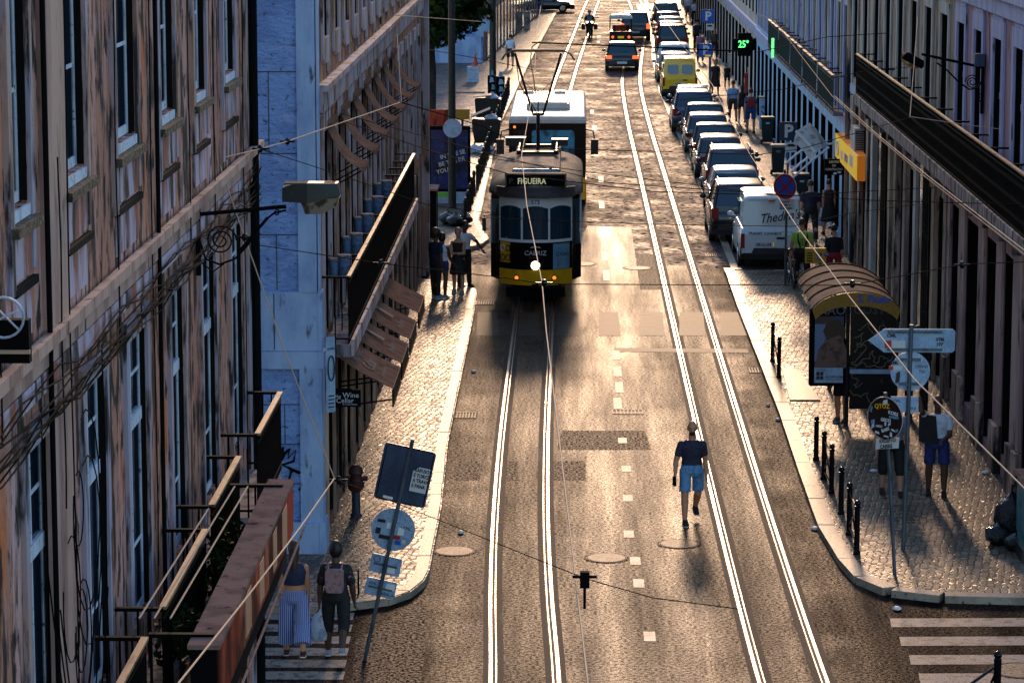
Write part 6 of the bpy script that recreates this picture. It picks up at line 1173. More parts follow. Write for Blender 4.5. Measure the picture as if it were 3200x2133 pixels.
mb = MB(); mb.box((-.78, .12, 3.262), (.78, .46, 3.30)); mb.box((-.78, .12, 2.96), (-.742, .40, 3.26)); mb.box((.742, .12, 2.96), (.78, .40, 3.26)); OBJ('box_rim', mb, 'tramroof', o, world=False)
MT['destcream'] = mat('destination lettering', (.75, .75, .45), .5, emit=(.8, .8, .45), estr=.35); MT['destdim'] = mat('dim lettering', (.12, .13, .10), .6)
text('lettering', 'FIGUEIRA', .21, (-.46, .178, 3.03), (1, 0, 0), (0, 0, 1), 'destcream', o, world=False, bold=.004, sx=.82); text('lettering', 'P.', .21, (-.68, .178, 3.03), (1, 0, 0), (0, 0, 1), 'destdim', o, world=False)
mb = MB(); mb.box((-.58, .9, 3.13), (.58, .97, 3.34)); OBJ('rear_route_board', mb, 'signback', tr, world=False)
text('fleet_number', '573', .15, (0, -.055, 2.54), (1, 0, 0), (0, 0, 1), 'signblue', tr, world=False, align='CENTER', bold=.003)
text('advert_lettering', 'CABRIZ', .165, (0, -.042, 1.24), (1, 0, 0), (0, 0, 1), 'white', tr, world=False, align='CENTER')
text('advert_lettering', 'DÃO 1990 SUL', .042, (-.17, -.042, 1.16), (1, 0, 0), (0, 0, 1), MT['signred'], tr, world=False)
mb = MB(); mb.plate([(-.14, 0), (-.07, .05), (-.03, .02), (0, .075), (.04, .02), (.08, .05), (.14, 0), (.07, .015), (-.07, .015)], (0, -.04, 1.42), (1, 0, 0), (0, 0, 1), .006); OBJ('advert_emblem', mb, 'white', tr, world=False)
MT['adblue'] = mat('pale blue advert label', (.18, .36, .48), .5, layers=[((.13, .28, .40), 4, .45, .6)])
ad = frontstrip('advert_label', .87, 1.52, 'adblue', .045, .48, .93)
text('advert_lettering', 'CABRIZ', .13, (.50, .02, 1.22), (1, .34, 0), (0, 0, 1), 'black', ad, world=False, off=.05)
for z, sz, tx in ((1.12, .035, 'Reserva do Conde'), (1.06, .03, 'Douro 1991'), (1.41, .03, 'Quinta de'), (.99, .03, 'Vinho Tinto')): text('advert_lettering', tx, sz, (.54, .02, z), (1, .34, 0), (0, 0, 1), 'black', ad, world=False, off=.05)
ya = frontstrip('yellow_badge', 1.02, 1.54, 'busyellow', .045, -.97, -.70)
for z in (1.40, 1.16):
    for x in (-.835, -.70): 
        mb = MB(); mb.tube([(x+.055*math.cos(a), .175-.62*(x+.70)-.025+.62*-.055*math.cos(a), z+.075*math.sin(a)) for a in [2*PI*j/16 for j in range(17)]], .014, 6); OBJ('badge_ring', mb, 'white' if (z > 1.3 and x < -.8) else 'black', ya, world=False)
# roof gear and current collector
mb = MB(); mb.box((-.55, 4.2, 3.37), (.55, 4.32, 3.46)); mb.box((-.55, 6.2, 3.37), (.55, 6.32, 3.46))
for x in (-.5, .5): mb.tube([(x, 3.9, 3.5), (x, 6.6, 3.5)], .025, 6)
for x, y in ((-.5, 4.2), (.5, 4.2), (-.5, 6.3), (.5, 6.3)): mb.lathe([(.05, 0), (.08, .03), (.05, .06), (.08, .09), (.05, .12)], 8, (x, y, 3.38))
mb.box((-.9, 6.4, 3.40), (-.35, 6.8, 3.62)); mb.box((.35, 6.4, 3.40), (.8, 6.8, 3.58))
OBJ('roof_gear', mb, 'black', tr, world=False)
mb = MB(); mb.tube([(0, 5.2, 3.4), (0, 5.2, 4.35)], .05, 8); mb.box((-.16, 5.1, 4.33), (.16, 5.3, 4.41))
mb.tube([(-.14, 5.2, 4.38), (-.62, 5.0, 6.02)], .035, 6); mb.tube([(-.02, 5.2, 4.38), (-.50, 5.0, 5.2), (-.60, 5.0, 5.98)], .016, 5); mb.tube([(.14, 5.2, 4.38), (.62, 5.0, 6.02)], .035, 6); mb.tube([(-.30, 5.1, 5.02), (.33, 5.1, 5.02)], .02, 6); mb.tube([(-.42, 5.1, 5.3), (.0, 5.1, 4.9), (.42, 5.1, 5.3)], .008, 5); mb.tube([(0, 5.2, 4.4), (0, 5.2, 5.0)], .02, 6)
OBJ('current_collector', mb, 'black', tr, world=False)
mb = MB(); mb.tube([(-.98, 5.0, 5.83), (-.86, 5.0, 6.0), (-.70, 5.0, 6.07), (.70, 5.0, 6.07), (.86, 5.0, 6.0), (.98, 5.0, 5.83)], .026, 8); OBJ('contact_bow', mb, 'railcap', tr, world=False)
mb = MB(); mb.box((-.7, 4.93, 6.09), (.7, 5.07, 6.12)); OBJ('contact_strip', mb, 'cable_light', tr, world=False)
# ------------------------------------------------------------------ street furniture
def signplate(t, name, poly, O, U, V, m, th=.006): mb = MB(); mb.plate(poly, O, U, V, th); return OBJ(name, mb, m, t)
def circ(r, n=32, ry=None): return [(r*math.cos(2*PI*k/n), (ry or r)*math.sin(2*PI*k/n)) for k in range(n)]
Xu, Zu = Vector((1, 0, 0)), Vector((0, 0, 1))
def zat(py, Y): return PY(1600, py, Y).z
def xat(px_, py, Y): return PY(px_, py, Y).x
# leaning sign post, left
Yp = 42.0; bb = Vector((xat(1140, 2133, Yp), Yp, 0)); tp = Vector((xat(1290, 1372, Yp), Yp, zat(1372, Yp))); ax = (tp-bb).normalized(); Ul = Vector((ax.z, 0, -ax.x))
t = thing('sign_post', 'leaning sign post with dark square sign, round sign and two small plates seen from behind', 'sign post', bb)
mb = MB(); mb.tube([bb, tp], .030, 10); OBJ('post', mb, 'post', t, smooth=True)
def onpole(py): f = (zat(py, Yp))/tp.z; return bb+(tp-bb)*f
c = onpole(1487)+Vector((.0, .04, 0)); sq = signplate(t, 'square_sign', rrect(-.37, -.41, .37, .41, .05, 5), c, Ul, ax, 'signbackdark', .012)
mb = MB()
for x in (-.34, .335): mb.plate([(x, -.37), (x+.012, -.37), (x+.012, .37), (x, .37)], c+Vector((0, -.016, 0)), Ul, ax, .004)
for z in (-.40, .395): mb.plate([(-.33, z), (.33, z), (.33, z+.012), (-.33, z+.012)], c+Vector((0, -.016, 0)), Ul, ax, .004)
OBJ('sign_rim', mb, 'blackmatt', sq)
st_ = signplate(sq, 'sticker', [(-.12, -.17), (.12, -.17), (.12, .19), (-.04, .19), (-.12, .12)], c+Ul*.22+ax*-.03+Vector((0, -.018, 0)), Ul, ax, 'white', .002)
for k, tx in enumerate(('RAFUSO', 'E TORCE', 'A TRAVA', 'E PANA')): text('sticker_text', tx, .075, c+Ul*.12+ax*(.09-.075*k)+Vector((0, -.024, 0)), Ul, ax, 'black', st_, bold=.002, sx=.75)
signplate(sq, 'sticker', [(-.08, 0), (.06, 0), (.06, .04), (-.08, .04)], c-Ul*.16-ax*.38+Vector((0, -.018, 0)), Ul, ax, 'lightst' if 'lightst' in MT else 'tramwhite', .002)
c = onpole(1657)+Vector((0, .04, 0)); rs = signplate(t, 'round_sign', circ(.31, 40), c, Ul, ax, 'signback', .01)
mb = MB()
for x, y, a, b in ((-.12, .05, .10, .045), (.0, 0, .06, .09), (-.2, -.1, .05, .07), (-.12, -.14, .14, .05)): mb.plate([(x, y), (x+a, y), (x+a, y+b), (x, y+b)], c+Vector((0, -.018, 0)), Ul, ax, .002)
mb.bm.free()
for x, y, a, b, m_ in ((-.24, .07, .11, .045, 'black'), (-.10, .0, .06, .09, 'tramwhite'), (-.24, -.10, .07, .09, 'black'), (-.18, -.16, .15, .06, 'black'), (.07, -.06, .09, .11, 'tramwhite'), (.02, -.13, .10, .06, 'signred'), (.06, -.2, .08, .06, 'signblue'), (.15, -.17, .06, .06, 'signwhite')):
    signplate(rs, 'sticker', [(x, y), (x+a, y+.004), (x+a, y+b), (x, y+b)], c+Vector((0, -.018, 0)), Ul, ax, m_, .002)
text('sticker_text', 'CML', .06, c+Ul*.13+ax*.04+Vector((0, -.020, 0)), Ul, ax, 'black', rs)
for py, h2, tx in ((1768, .135, None), (1840, .125, '60502-A')):
    c = onpole(py)+Vector((0, .04, 0)); pl = signplate(t, 'small_plate', rrect(-.22, -h2, .22, h2, .025, 3), c, Ul, ax, 'signback', .008)
    mb = MB(); mb.plate([(-.17, -.012), (.17, -.012), (.17, .012), (-.17, .012)], c+Vector((0, -.021, 0)), Ul, ax, .008); OBJ('bracket', mb, 'post', pl)
    if tx: text('sticker_text', 'CML', .06, c-Ul*.18+ax*.03+Vector((0, -.020, 0)), Ul, ax, 'black', pl); text('sticker_text', tx, .06, c+Ul*.0-ax*.09+Vector((0, -.020, 0)), Ul, ax, 'black', pl); signplate(pl, 'sticker', [(.07, .0), (.2, .0), (.2, .09), (.07, .09)], c+Vector((0, -.018, 0)), Ul, ax, 'tramwhite', .002)
    else: signplate(pl, 'sticker', [(.04, -.1), (.15, -.1), (.15, -.02), (.04, -.02)], c+Vector((0, -.018, 0)), Ul, ax, 'tramwhite', .002); mb = MB(); mb.tube([c-Ul*.13+ax*.07+Vector((0, -.021, 0))+(Ul*math.cos(a)+ax*math.sin(a))*.045 for a in [2*PI*j/14 for j in range(15)]], .005, 5); OBJ('sticker', mb, 'black', pl)
# right: direction arrow + round back + plate
b = G(2822, 1720, .1); Y = b.y; pxm = 9524*.99/Y
t = thing('sign_post', 'post with white arrow shaped direction sign, round sign back and small plate', 'sign post', b)
xp = b.x; ztop = zat(1010, Y)
mb = MB(); mb.tube([b, (xp+.06, Y, ztop)], .034, 10); OBJ('post', mb, 'post', t, smooth=True)
A, B_ = xat(2708, 1060, Y), xat(2980, 1060, Y); z1, z0 = zat(1024, Y), zat(1098, Y); zc = (z0+z1)/2; hh = (z1-z0)/2
ar = signplate(t, 'arrow_sign', [(A-xp, 0), (A-xp+.26, -hh), (B_-xp-.04, -hh), (B_-xp, -hh+.04), (B_-xp, hh-.04), (B_-xp-.04, hh), (A-xp+.26, hh)], (xp+.03, Y+.05, zc), Xu, Vector((0, -.05, 1)), 'signback', .012)
mb = MB()
for dz in (hh-.05, -hh+.05): mb.box((A+.34, Y-.0, zc+dz-.02), (B_-.18, Y+.035, zc+dz+.02))
OBJ('stiffener', mb, 'post', ar)
text('sticker_text', 'CML', .075, (A+.33, Y+.03, zc+.06), Xu, Zu, 'black', ar, off=.01, bold=.003); text('sticker_text', 'STBI', .07, (B_-.28, Y+.03, zc+.0), Xu, Zu, 'black', ar, off=.01, bold=.003); text('sticker_text', '177', .07, (B_-.27, Y+.03, zc-.08), Xu, Zu, 'black', ar, off=.01, bold=.003)
signplate(ar, 'sticker', [(0, 0), (.10, 0), (.10, .12), (0, .12)], (A+.30, Y+.03, zc-.12), Xu, Zu, 'signred', .002); signplate(ar, 'sticker', [(0, 0), (.22, 0), (.22, .12), (0, .12)], (A+.41, Y+.03, zc-.12), Xu, Zu, 'signwhite', .002)
zc = zat(1157, Y); r_ = 62/pxm; rd_ = signplate(t, 'round_sign', circ(r_, 40), (xp+.06, Y+.06, zc), Xu, Zu, 'signback', .012)
mb = MB()
for dz in (r_*.62, -r_*.62): mb.box((xp-.12, Y-.02, zc+dz-.02), (xp+.22, Y+.05, zc+dz+.02))
OBJ('bracket', mb, 'post', rd_)
text('sticker_text', 'CML', .07, (xp-.27, Y+.04, zc+.12), Xu, Zu, 'black', rd_, off=.01, bold=.003); text('sticker_text', 'LXIV-D', .065, (xp+.14, Y+.04, zc+.06), Xu, Zu, 'black', rd_, off=.01); text('sticker_text', '747', .065, (xp+.2, Y+.04, zc-.02), Xu, Zu, 'black', rd_, off=.01)
signplate(rd_, 'sticker', [(0, 0), (.07, 0), (.07, .07), (0, .07)], (xp-.29, Y+.04, zc+.02), Xu, Zu, 'signred', .002); signplate(rd_, 'sticker', [(0, 0), (.14, 0), (.14, .07), (0, .07)], (xp-.21, Y+.04, zc+.02), Xu, Zu, 'signwhite', .002); signplate(rd_, 'sticker', [(0, 0), (.07, .03), (.08, .2), (.02, .18)], (xp-.18, Y+.04, zc-.2), Xu, Zu, 'black', .002)
zc = zat(1260, Y); pl = signplate(t, 'small_plate', rrect(-.22, -.13, .22, .13, .015, 2), (xp-.02, Y+.05, zc), Xu, Zu, 'signback', .01); text('sticker_text', 'CML', .06, (xp-.20, Y+.03, zc+.04), Xu, Zu, 'black', pl, off=.01); signplate(pl, 'sticker', [(0, 0), (.06, 0), (.06, .07), (0, .07)], (xp-.2, Y+.035, zc-.09), Xu, Zu, 'signred', .002); text('sticker_text', '80-A', .06, (xp+.05, Y+.03, zc-.08), Xu, Zu, 'black', pl, off=.01)
# right: stickered round sign
b = G(2796, 1796, .1); Y = b.y; xc = xat(2765, 1300, Y); zc = zat(1300, Y)
t = thing('sign_post', 'post with dark round sign covered in stickers and a small white plate below', 'sign post', b)
mb = MB(); mb.tube([b, (xc, Y, zc+.40)], .030, 10); OBJ('post', mb, 'post', t, smooth=True)
U_ = Vector((.74, -.66, 0)); sk = signplate(t, 'round_sign', circ(.335, 44), (xc, Y-.05, zc), U_, Zu, 'darkred' if 'darkred' in MT else mat('very dark red face', (.016, .004, .006), .25), .012)
MT['pinkrim'] = mat('pale rim', (.55, .40, .38), .4)
mb = MB(); mb.tube([Vector((xc, Y-.06, zc))+U_*.335*math.cos(a)+Zu*.335*math.sin(a) for a in [2*PI*j/44 for j in range(45)]], .008, 6); OBJ('rim', mb, 'pinkrim', sk)
Cn = Vector((xc, Y-.062, zc))+U_.cross(Zu)*.006
def stk(tx, u, v, s_, m_, rot=0): 
    text('sticker_text', tx, s_, Cn+U_*u+Zu*v, U_*math.cos(rot)+Zu*math.sin(rot), Zu*math.cos(rot)-U_*math.sin(rot), m_, sk, bold=.003, off=.004)
stk('QTOZ', -.20, .14, .10, MT['busyellow'], .1); stk('KORS', .06, .085, .075, 'white', -.1); stk('GHEBO', .08, .02, .055, 'adblue'); stk('GECO', -.08, -.045, .07, 'white', .0); stk('BABS', -.05, -.23, .07, 'white', .4); stk('DIO', -.26, .07, .05, 'adblue', 1.3); stk('LGMC', -.17, -.15, .045, 'signwhite')
for u, v, a, b_, m_, r0 in ((-.05, .20, .10, .08, 'white', .3), (-.27, -.12, .08, .07, 'adblue', .2), (-.26, -.2, .07, .07, 'signwhite', .6), (-.19, -.25, .09, .04, 'white', -.2), (.06, -.12, .06, .05, 'signwhite', .5), (.12, -.17, .08, .03, 'white', -.3), (.20, -.2, .06, .05, 'adblue', .3), (.10, -.27, .05, .08, 'white', -.4), (-.02, -.29, .1, .03, 'signwhite', -.1), (-.01, -.12, .04, .07, 'signwhite', .1)):
    uu = U_*math.cos(r0)+Zu*math.sin(r0); signplate(sk, 'sticker', [(0, 0), (a, b_*.1), (a*.9, b_), (a*.1, b_*.9)], Cn+U_*u+Zu*v, uu, Zu, m_, .002)
zp = zat(1380, Y); pl = signplate(t, 'small_plate', [(-.19, -.09), (.17, -.06), (.18, .11), (-.18, .07)], (xc+.05, Y-.05, zp), (1, -.2, 0), Zu, 'signwhite', .008)
text('plate_text', 'EXCEPTO', .085, (xc-.08, Y-.06, zp+.02), (1, -.2, .12), Zu, 'black', pl, off=.01, bold=.003, sx=.7); text('plate_text', 'CARRIS', .085, (xc-.07, Y-.06, zp-.07), (1, -.2, .12), Zu, 'black', pl, off=.01, bold=.003, sx=.7)
# no stopping sign
b = G(2454, 893, .1); Y = b.y; t = thing('sign_post', 'blue and red no stopping sign on a thin post beside the white van', 'sign post', b); zc = zat(581, Y)
mb = MB(); mb.tube([b, (b.x, Y, zc+.3)], .032, 8); OBJ('post', mb, 'post', t, smooth=True)
U2 = Vector((.84, -.54, 0)).normalized(); O_ = Vector((b.x-.04, Y-.05, zc)); rd2 = signplate(t, 'round_sign', circ(.33, 36), O_, U2, Zu, 'signred', .01); n2 = U2.cross(Zu)
O_ = O_+n2*.012; signplate(rd2, 'blue_field', circ(.265, 36), O_, U2, Zu, 'signblue', .003)
for a in (PI/4, -PI/4): uu = U2*math.cos(a)+Zu*math.sin(a); vv = Zu*math.cos(a)-U2*math.sin(a); signplate(rd2, 'cross_bar', [(-.28, -.03), (.28, -.03), (.28, .03), (-.28, .03)], O_+n2*(.005+(.003 if a > 0 else 0)), uu, vv, 'signred', .003)
mb = MB(); mb.tube([O_+U2*.335*math.cos(a)+Zu*.335*math.sin(a) for a in [2*PI*j/36 for j in range(37)]], .010, 6); OBJ('rim', mb, 'signwhite', rd2)
zp = zat(636, Y); pl = signplate(t, 'small_plate', rrect(-.20, -.14, .20, .14, .01, 2), (b.x, Y-.045, zp), Xu, Zu, 'signwhite', .008)
for k, tx in enumerate(('Excepto', 'Cargas e', 'Descargas')): text('plate_text', tx, .085, (b.x-.17, Y-.06, zp+.05-.085*k), Xu, Zu, 'black', pl, sx=.9, bold=.002, off=.008)
# parking signs
def psign(label, cx, cy, wpx, Y, m_, sub, base=None, dx=0):
    x = xat(cx, cy, Y); z = zat(cy, Y); s_ = wpx/(9524/Y)/2; t = thing('parking_sign', label, 'parking sign', (x+dx, Y, .12))
    mb = MB(); mb.tube([(x+dx, Y, .1), (x+dx, Y, z+s_)], .035, 8); OBJ('post', mb, 'post', t, smooth=True)
    f = signplate(t, 'sign_face', rrect(-s_, -s_, s_, s_, .05, 3), (x, Y-.05, z), Xu, Zu, m_, .01); text('letter', 'P', s_*1.9, (x-(.45 if sub != 2 else .75)*s_, Y-.06, z-.62*s_), Xu, Zu, 'white' if m_ == 'signblue' else 'signwhite', f, bold=.02, off=.006)
    if sub: p2 = signplate(t, 'small_plate', rrect(-s_*.6, -.16, s_*.6, .16, .02, 2), (x+(.1 if sub == 1 else 0), Y-.05, z-s_-.22), Xu, Zu, 'signwhite', .008); mb = MB(); mb.plate([(-.14, -.02), (.14, -.02), (.12, .03), (.05, .07), (-.06, .07), (-.13, .03)], (x+(.1 if sub == 1 else 0), Y-.06, z-s_-.18), Xu, Zu, .004); OBJ('car_symbol', mb, 'black', p2)
    return t
psign('upper blue parking sign with white plate, far up the right pavement', 2212, 50, 40, 150, 'signblue', 1, dx=.1)
tt = psign('lower blue parking sign with a yellow strip near the yellow van', 2205, 157, 42, 134, 'signblue', 0, dx=.22)
x, z = xat(2205, 157, 134), zat(157, 134); signplate(tt, 'yellow_strip', [(0, 0), (.25, 0), (.25, .07), (0, .07)], (x-.02, 133.92, z-.26), Xu, Zu, 'yellow', .006)
psign('dark parking sign with grey P beside the green bins', 2463, 408, 58, 98, 'signnavy', 1)
# pharmacy cross
Y = 133; x = xat(2327, 139, Y); z = zat(139, Y); t = thing('pharmacy_cross', 'black pharmacy cross with green digits 25 degrees', 'pharmacy sign', (x, Y, z)); s_ = .50
mb = MB(); mb.box((x-s_*.58, Y, z-s_), (x+s_*.58, Y+.14, z+s_)); mb.box((x-s_, Y, z-s_*.5), (x-s_*.58-.001, Y+.14, z+s_*.5)); mb.box((x+s_*.58+.001, Y, z-s_*.5), (x+s_, Y+.14, z+s_*.5)); OBJ('cross_panel', mb, 'blackmatt', t)
text('digits', '25°', .42, (x-.28, Y, z-.12), Xu, Zu, 'greenlight', t, bold=.012, off=.01, sx=.8)
mb = MB(); mb.box((x+s_, Y+.04, z+.2), (XR, Y+.1, z+.28)); OBJ('bracket', mb, 'black', t)
t = thing('green_neon_strip', 'narrow vertical green neon strip on the right facade', 'neon sign', (7.3, 112, 3)); p = PY(2415, 150, 112); mb = MB(); mb.box((p.x-.05, 111.9, p.z-.35), (p.x+.04, 112, p.z+.35)); OBJ('tube', mb, 'greenlight', t); mb = MB(); mb.box((p.x+.04, 111.9, p.z-.3), (XR, 112, p.z+.3)); OBJ('housing', mb, 'black', t)
# yellow shop box, AC, contact lens sign
Yn, Yf = 80.8, 87.6; zt_, zb_ = zat(486, Yn), zat(564, Yn); xf = xat(2679, 520, Yn)
t = thing('shop_sign_box', 'long bright yellow supermarket sign box with orange end', 'shop sign', (xf, Yn, zb_))
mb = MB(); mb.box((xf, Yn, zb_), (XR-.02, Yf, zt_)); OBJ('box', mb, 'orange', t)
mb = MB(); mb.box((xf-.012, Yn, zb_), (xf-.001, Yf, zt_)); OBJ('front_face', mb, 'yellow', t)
text('lettering', 'mini', .42, (xf-.012, Yf-1.9, zb_+.16), (0, -1, 0), Zu, 'white', t, bold=.02, off=.006); text('lettering', 'preço', .42, (xf-.012, Yf-3.1, zb_+.2), (0, -1, 0), Zu, 'signblue', t, bold=.015, off=.006); mb = MB(); mb.plate([(0, 0), (.9, 0), (.9, .32), (0, .32)], (xf-.014, Yf-4.7, zb_+.22), (0, -1, 0), Zu, .006); OBJ('white_panel', mb, 'white', t)
mb = MB(); mb.tube([Vector((xf-.02, Yf-1.0, zb_+.34))+Vector((0, math.cos(a)*.32, math.sin(a)*.2)) for a in [2*PI*j/18 for j in range(19)]], .03, 6); OBJ('emblem', mb, 'white', t)
t = thing('air_conditioner', 'grey air conditioning unit standing on the yellow sign box', 'air conditioner', (xf+.2, 82.3, zt_)); mb = MB(); mb.box((xf+.03, 82.0, zt_+.002), (xf+.36, 83.2, zt_+.62)); OBJ('casing', mb, 'Rwhite', t); mb = MB()
for k in range(9): mb.box((xf+.06, 81.985, zt_+.05+.06*k), (xf+.33, 81.998, zt_+.075+.06*k))
OBJ('grille', mb, 'blackmatt', t)
Y = 86; x0, x1, z0, z1 = xat(2577, 500, Y), xat(2636, 500, Y), zat(545, Y), zat(495, Y); t = thing('optician_sign', 'black hanging sign reading lentes de contacto under the yellow box', 'sign', (x0, Y, z0)); mb = MB(); mb.box((x0, Y, z0), (x1, Y+.1, z1)); OBJ('board', mb, 'blackmatt', t)
for k, tx in enumerate(('LENTES', 'DE', 'CONTACTO')): text('lettering', tx, .085, ((x0+x1)/2, Y, z1-.11-.105*k), Xu, Zu, 'signwhite', t, align='CENTER', bold=.003, off=.005)
for dx, dz in ((.30, .05), (.42, .08)): mb = MB(); mb.plate(circ(.055, 16, .03), (x0+dx, Y-.005, z0+dz), Xu, Zu, .003); OBJ('lens_symbol', mb, 'tramwhite', t)
mb = MB(); mb.box((x1, Y+.03, z1-.1), (XR, Y+.06, z1-.05)); OBJ('bracket', mb, 'black', t)
# broken white awning
t = thing('folded_awning', 'crooked white folding awning with metal arms beside the parking sign', 'awning', (7.1, 90, 2.6)); MT['canvas'] = mat('dirty white canvas', (.48, .44, .40), .8, layers=[((.22, .20, .19), (4, 4, 9), .52, .64, 5)])
mb = MB(); rg = []
Yw = 92.0
P4 = [(2488, 470), (2450, 395), (2505, 385), (2530, 383)]
grid = [[(2490, 446), (2502, 468), (2528, 490), (2545, 502)], [(2505, 425), (2520, 442), (2545, 452), (2562, 462)], [(2530, 383), (2545, 405), (2565, 430), (2585, 452)]]
grid = [[(2480, 442), (2510, 470), (2530, 500), (2545, 504)], [(2488, 410), (2515, 430), (2540, 455), (2552, 476)], [(2530, 383), (2550, 402), (2570, 428), (2585, 452)], [(2530, 383), (2550, 412), (2566, 440), (2575, 498)]]
vs = [[mb.bm.verts.new(PY(x, y, 92.0+[0, .35, .9, .5][j]-.6*i/3)) for i, (x, y) in enumerate(r)] for j, r in enumerate(grid)]
for j in range(3):
    for i in range(3): mb.bm.faces.new((vs[j][i], vs[j][i+1], vs[j+1][i+1], vs[j+1][i]))
OBJ('canvas', mb, 'canvas', t)
mb = MB(); mb.tube([PY(2488, 410, 91.9), PY(2518, 440, 91.7), PY(2550, 477, 91.4)], .05, 8); OBJ('front_bar', mb, 'white', t)
for a, b_ in (((2508, 468), (2456, 512)), ((2525, 492), (2472, 538)), ((2590, 460), (2478, 555))): mb = MB(); mb.tube([PY(*a, 91.5), PY((a[0]+b_[0])/2, (a[1]+b_[1])/2-3, 91.3), PY(*b_, 91.1)], .035, 8); OBJ('arm', mb, 'tramwhite', t)
mb = MB(); mb.tube([PY(2590, 450, 91.6), Vector((XR, 91.8, PY(2590, 450, 91.6).z))], .03, 6); OBJ('bracket', mb, 'tramwhite', t)
# bus shelter
Ys, Ye = 59.5, 63.7; xl, xr_ = xat(2540, 1000, Ys), xat(2808, 1000, Ys); zr = 2.45
t = thing('bus_shelter', 'bus shelter with brown barrel roof, yellow arch band and advert panel', 'bus shelter', (xl, Ys, .11))
MT['shroof'] = mat('shelter roof', (.34, .20, .13), .9, spec=.04, layers=[((.18, .115, .085), 3, .45, .62, 5), ((.36, .26, .20), 1.6, .6, .72)]); MT['shyellow'] = mat('dull yellow band', (.40, .20, .012), .5, layers=[((.28, .13, .01), 30, .5, .6)]); MT['shglass'] = mat('scratched dark glass', (.010, .009, .010), .22, spec=.3, layers=[((.05, .04, .035), 6, .60, .68, 6)])
xc = (xl+xr_)/2; hw = (xr_-xl)/2+.02; rise = .30
def arch(y, e=0, z=zr, n=16): return [(xc+(hw+e)*math.sin(a), y, z-rise*.0+(rise+e)*(math.cos(a)-math.cos(1.25))/(1-math.cos(1.25))) for a in [(-1.25+2.5*k/n) for k in range(n+1)]]
def archband(y0, y1, e0, e1, n=16):
    mb = MB(); A0, A1, B0, B1 = arch(y0, e0), arch(y0, e1), arch(y1, e0), arch(y1, e1); mb.rings([[A0[k], A1[k], B1[k], B0[k]] for k in range(n+1)]); return mb
OBJ('roof', archband(Ys-.1, Ye, 0, .04), 'shroof', t)
for k in range(5): OBJ('roof_rib', archband(Ys-.05+k*1.03, Ys+.01+k*1.03, .041, .065), 'blackmatt', t)
mb = MB(); A0, A1 = arch(Ys-.13, .05), arch(Ys-.13, -.02); B0, B1 = arch(Ys-.101, .05), arch(Ys-.101, -.02)
mb.rings([[A0[k], (A1[k][0], A1[k][1], A1[k][2]-.20), (B1[k][0], B1[k][1], B1[k][2]-.20), B0[k]] for k in range(17)]); OBJ('arch_band', mb, 'shyellow', t)
text('lettering', 'S. Paulo', .20, (xc+.02, Ys-.13, zr+rise-.14), (1, 0, -.03), Zu, MT['signblue'], t, bold=.008, off=.004)
xm = xat(2650, 1000, Ys)
for x, y in ((xm, Ys), (xr_-.03, Ys), (xm, Ye-.1), (xr_-.03, Ye-.1)): mb = MB(); mb.tube([(x, y, .1), (x, y, zr+.05)], .04, 8); OBJ('post', mb, 'black', t)
mb = MB(); mb.box((xm+.05, Ys, .45), (xr_-.07, Ys+.015, zr+.05)); eg = OBJ('end_glass', mb, 'shglass', t)
mb = MB(); mb.box((xm+.05, Ys-.02, 1.16), (xr_-.07, Ys-.004, 1.25)); OBJ('pale_band', mb, 'signback', t)
mb = MB(); mb.box((xr_-.06, Ys+.1, .45), (xr_-.04, Ye-.2, zr)); OBJ('back_glass', mb, 'shglass', t)
mb = MB(); mb.box((xr_-.55, Ys+.6, .50), (xr_-.12, Ye-.6, .56)); OBJ('bench', mb, 'black', t)
MT['scratch'] = mat('scratched graffiti', (.24, .19, .12), .6)
gr_ = [[(-.30, 2.0), (-.1, 2.15), (.0, 1.95), (.2, 2.1), (.35, 1.9)], [(-.40, 1.85), (-.2, 1.95), (-.3, 1.7), (-.1, 1.8), (.1, 1.75)], [(-.35, 1.55), (-.3, 1.75), (-.15, 1.7), (-.25, 1.5), (-.40, 1.35), (-.1, 1.45), (.0, 1.6), (.05, 1.4), (.2, 1.5), (.3, 1.42), (.42, 1.5)], [(-.4, 1.1), (-.3, 1.05), (-.35, .9), (-.2, .95)], [(-.42, .8), (-.3, .7), (-.1, .75), (-.05, .6), (.1, .62)], [(-.45, 1.25), (-.2, 1.35), (.05, 1.3), (.3, 1.36)]]
for k, g_ in enumerate(gr_):
    mb = MB(); pp = spline([((xm+xr_)/2+u, Ys-.008, v) for u, v in g_], 5); pp = [Vector((p.x+.03*math.sin(i*1.7+k), p.y, p.z+.035*math.cos(i*1.3))) for i, p in enumerate(pp)]; mb.tube(pp, .009, 5); OBJ('scratched_graffiti', mb, 'scratch', eg)
xa = xat(2530, 1000, Ys); xb = xm-.05; zb0 = zat(1200, Ys)
mb = MB(); mb.box((xa, Ys-.09, zb0), (xb, Ys+.09, zr+.02)); ap = OBJ('advert_case', mb, 'blackmatt', t, bevel=.015)
MT['poster'] = mat('dim poster photo', (.05, .02, .022), .3, layers=[((.16, .09, .08), 3.0, .50, .62, 3), ((.03, .04, .12), (1, 1, 1.2), .52, .6, 2)])
zi0, zi1 = zb0+.07, zr-.13; ps = signplate(ap, 'poster', [(0, 0), (xb-xa-.14, 0), (xb-xa-.14, zi1-zi0), (0, zi1-zi0)], (xa+.10, Ys-.092, zi0), Xu, Zu, 'poster', .003)
MT['pblue'] = mat('poster blue', (.14, .22, .38), .35); MT['pskin'] = mat('poster skin tone', (.17, .085, .07), .4, layers=[((.05, .02, .02), 7, .48, .6)]); MT['phair'] = mat('poster hair', (.035, .014, .010), .4)
signplate(ps, 'poster_sky', [(0, 0), (.24, 0), (.20, .75), (0, .75)], (xa+.10, Ys-.097, zi0+.42), Xu, Zu, 'pblue', .002)
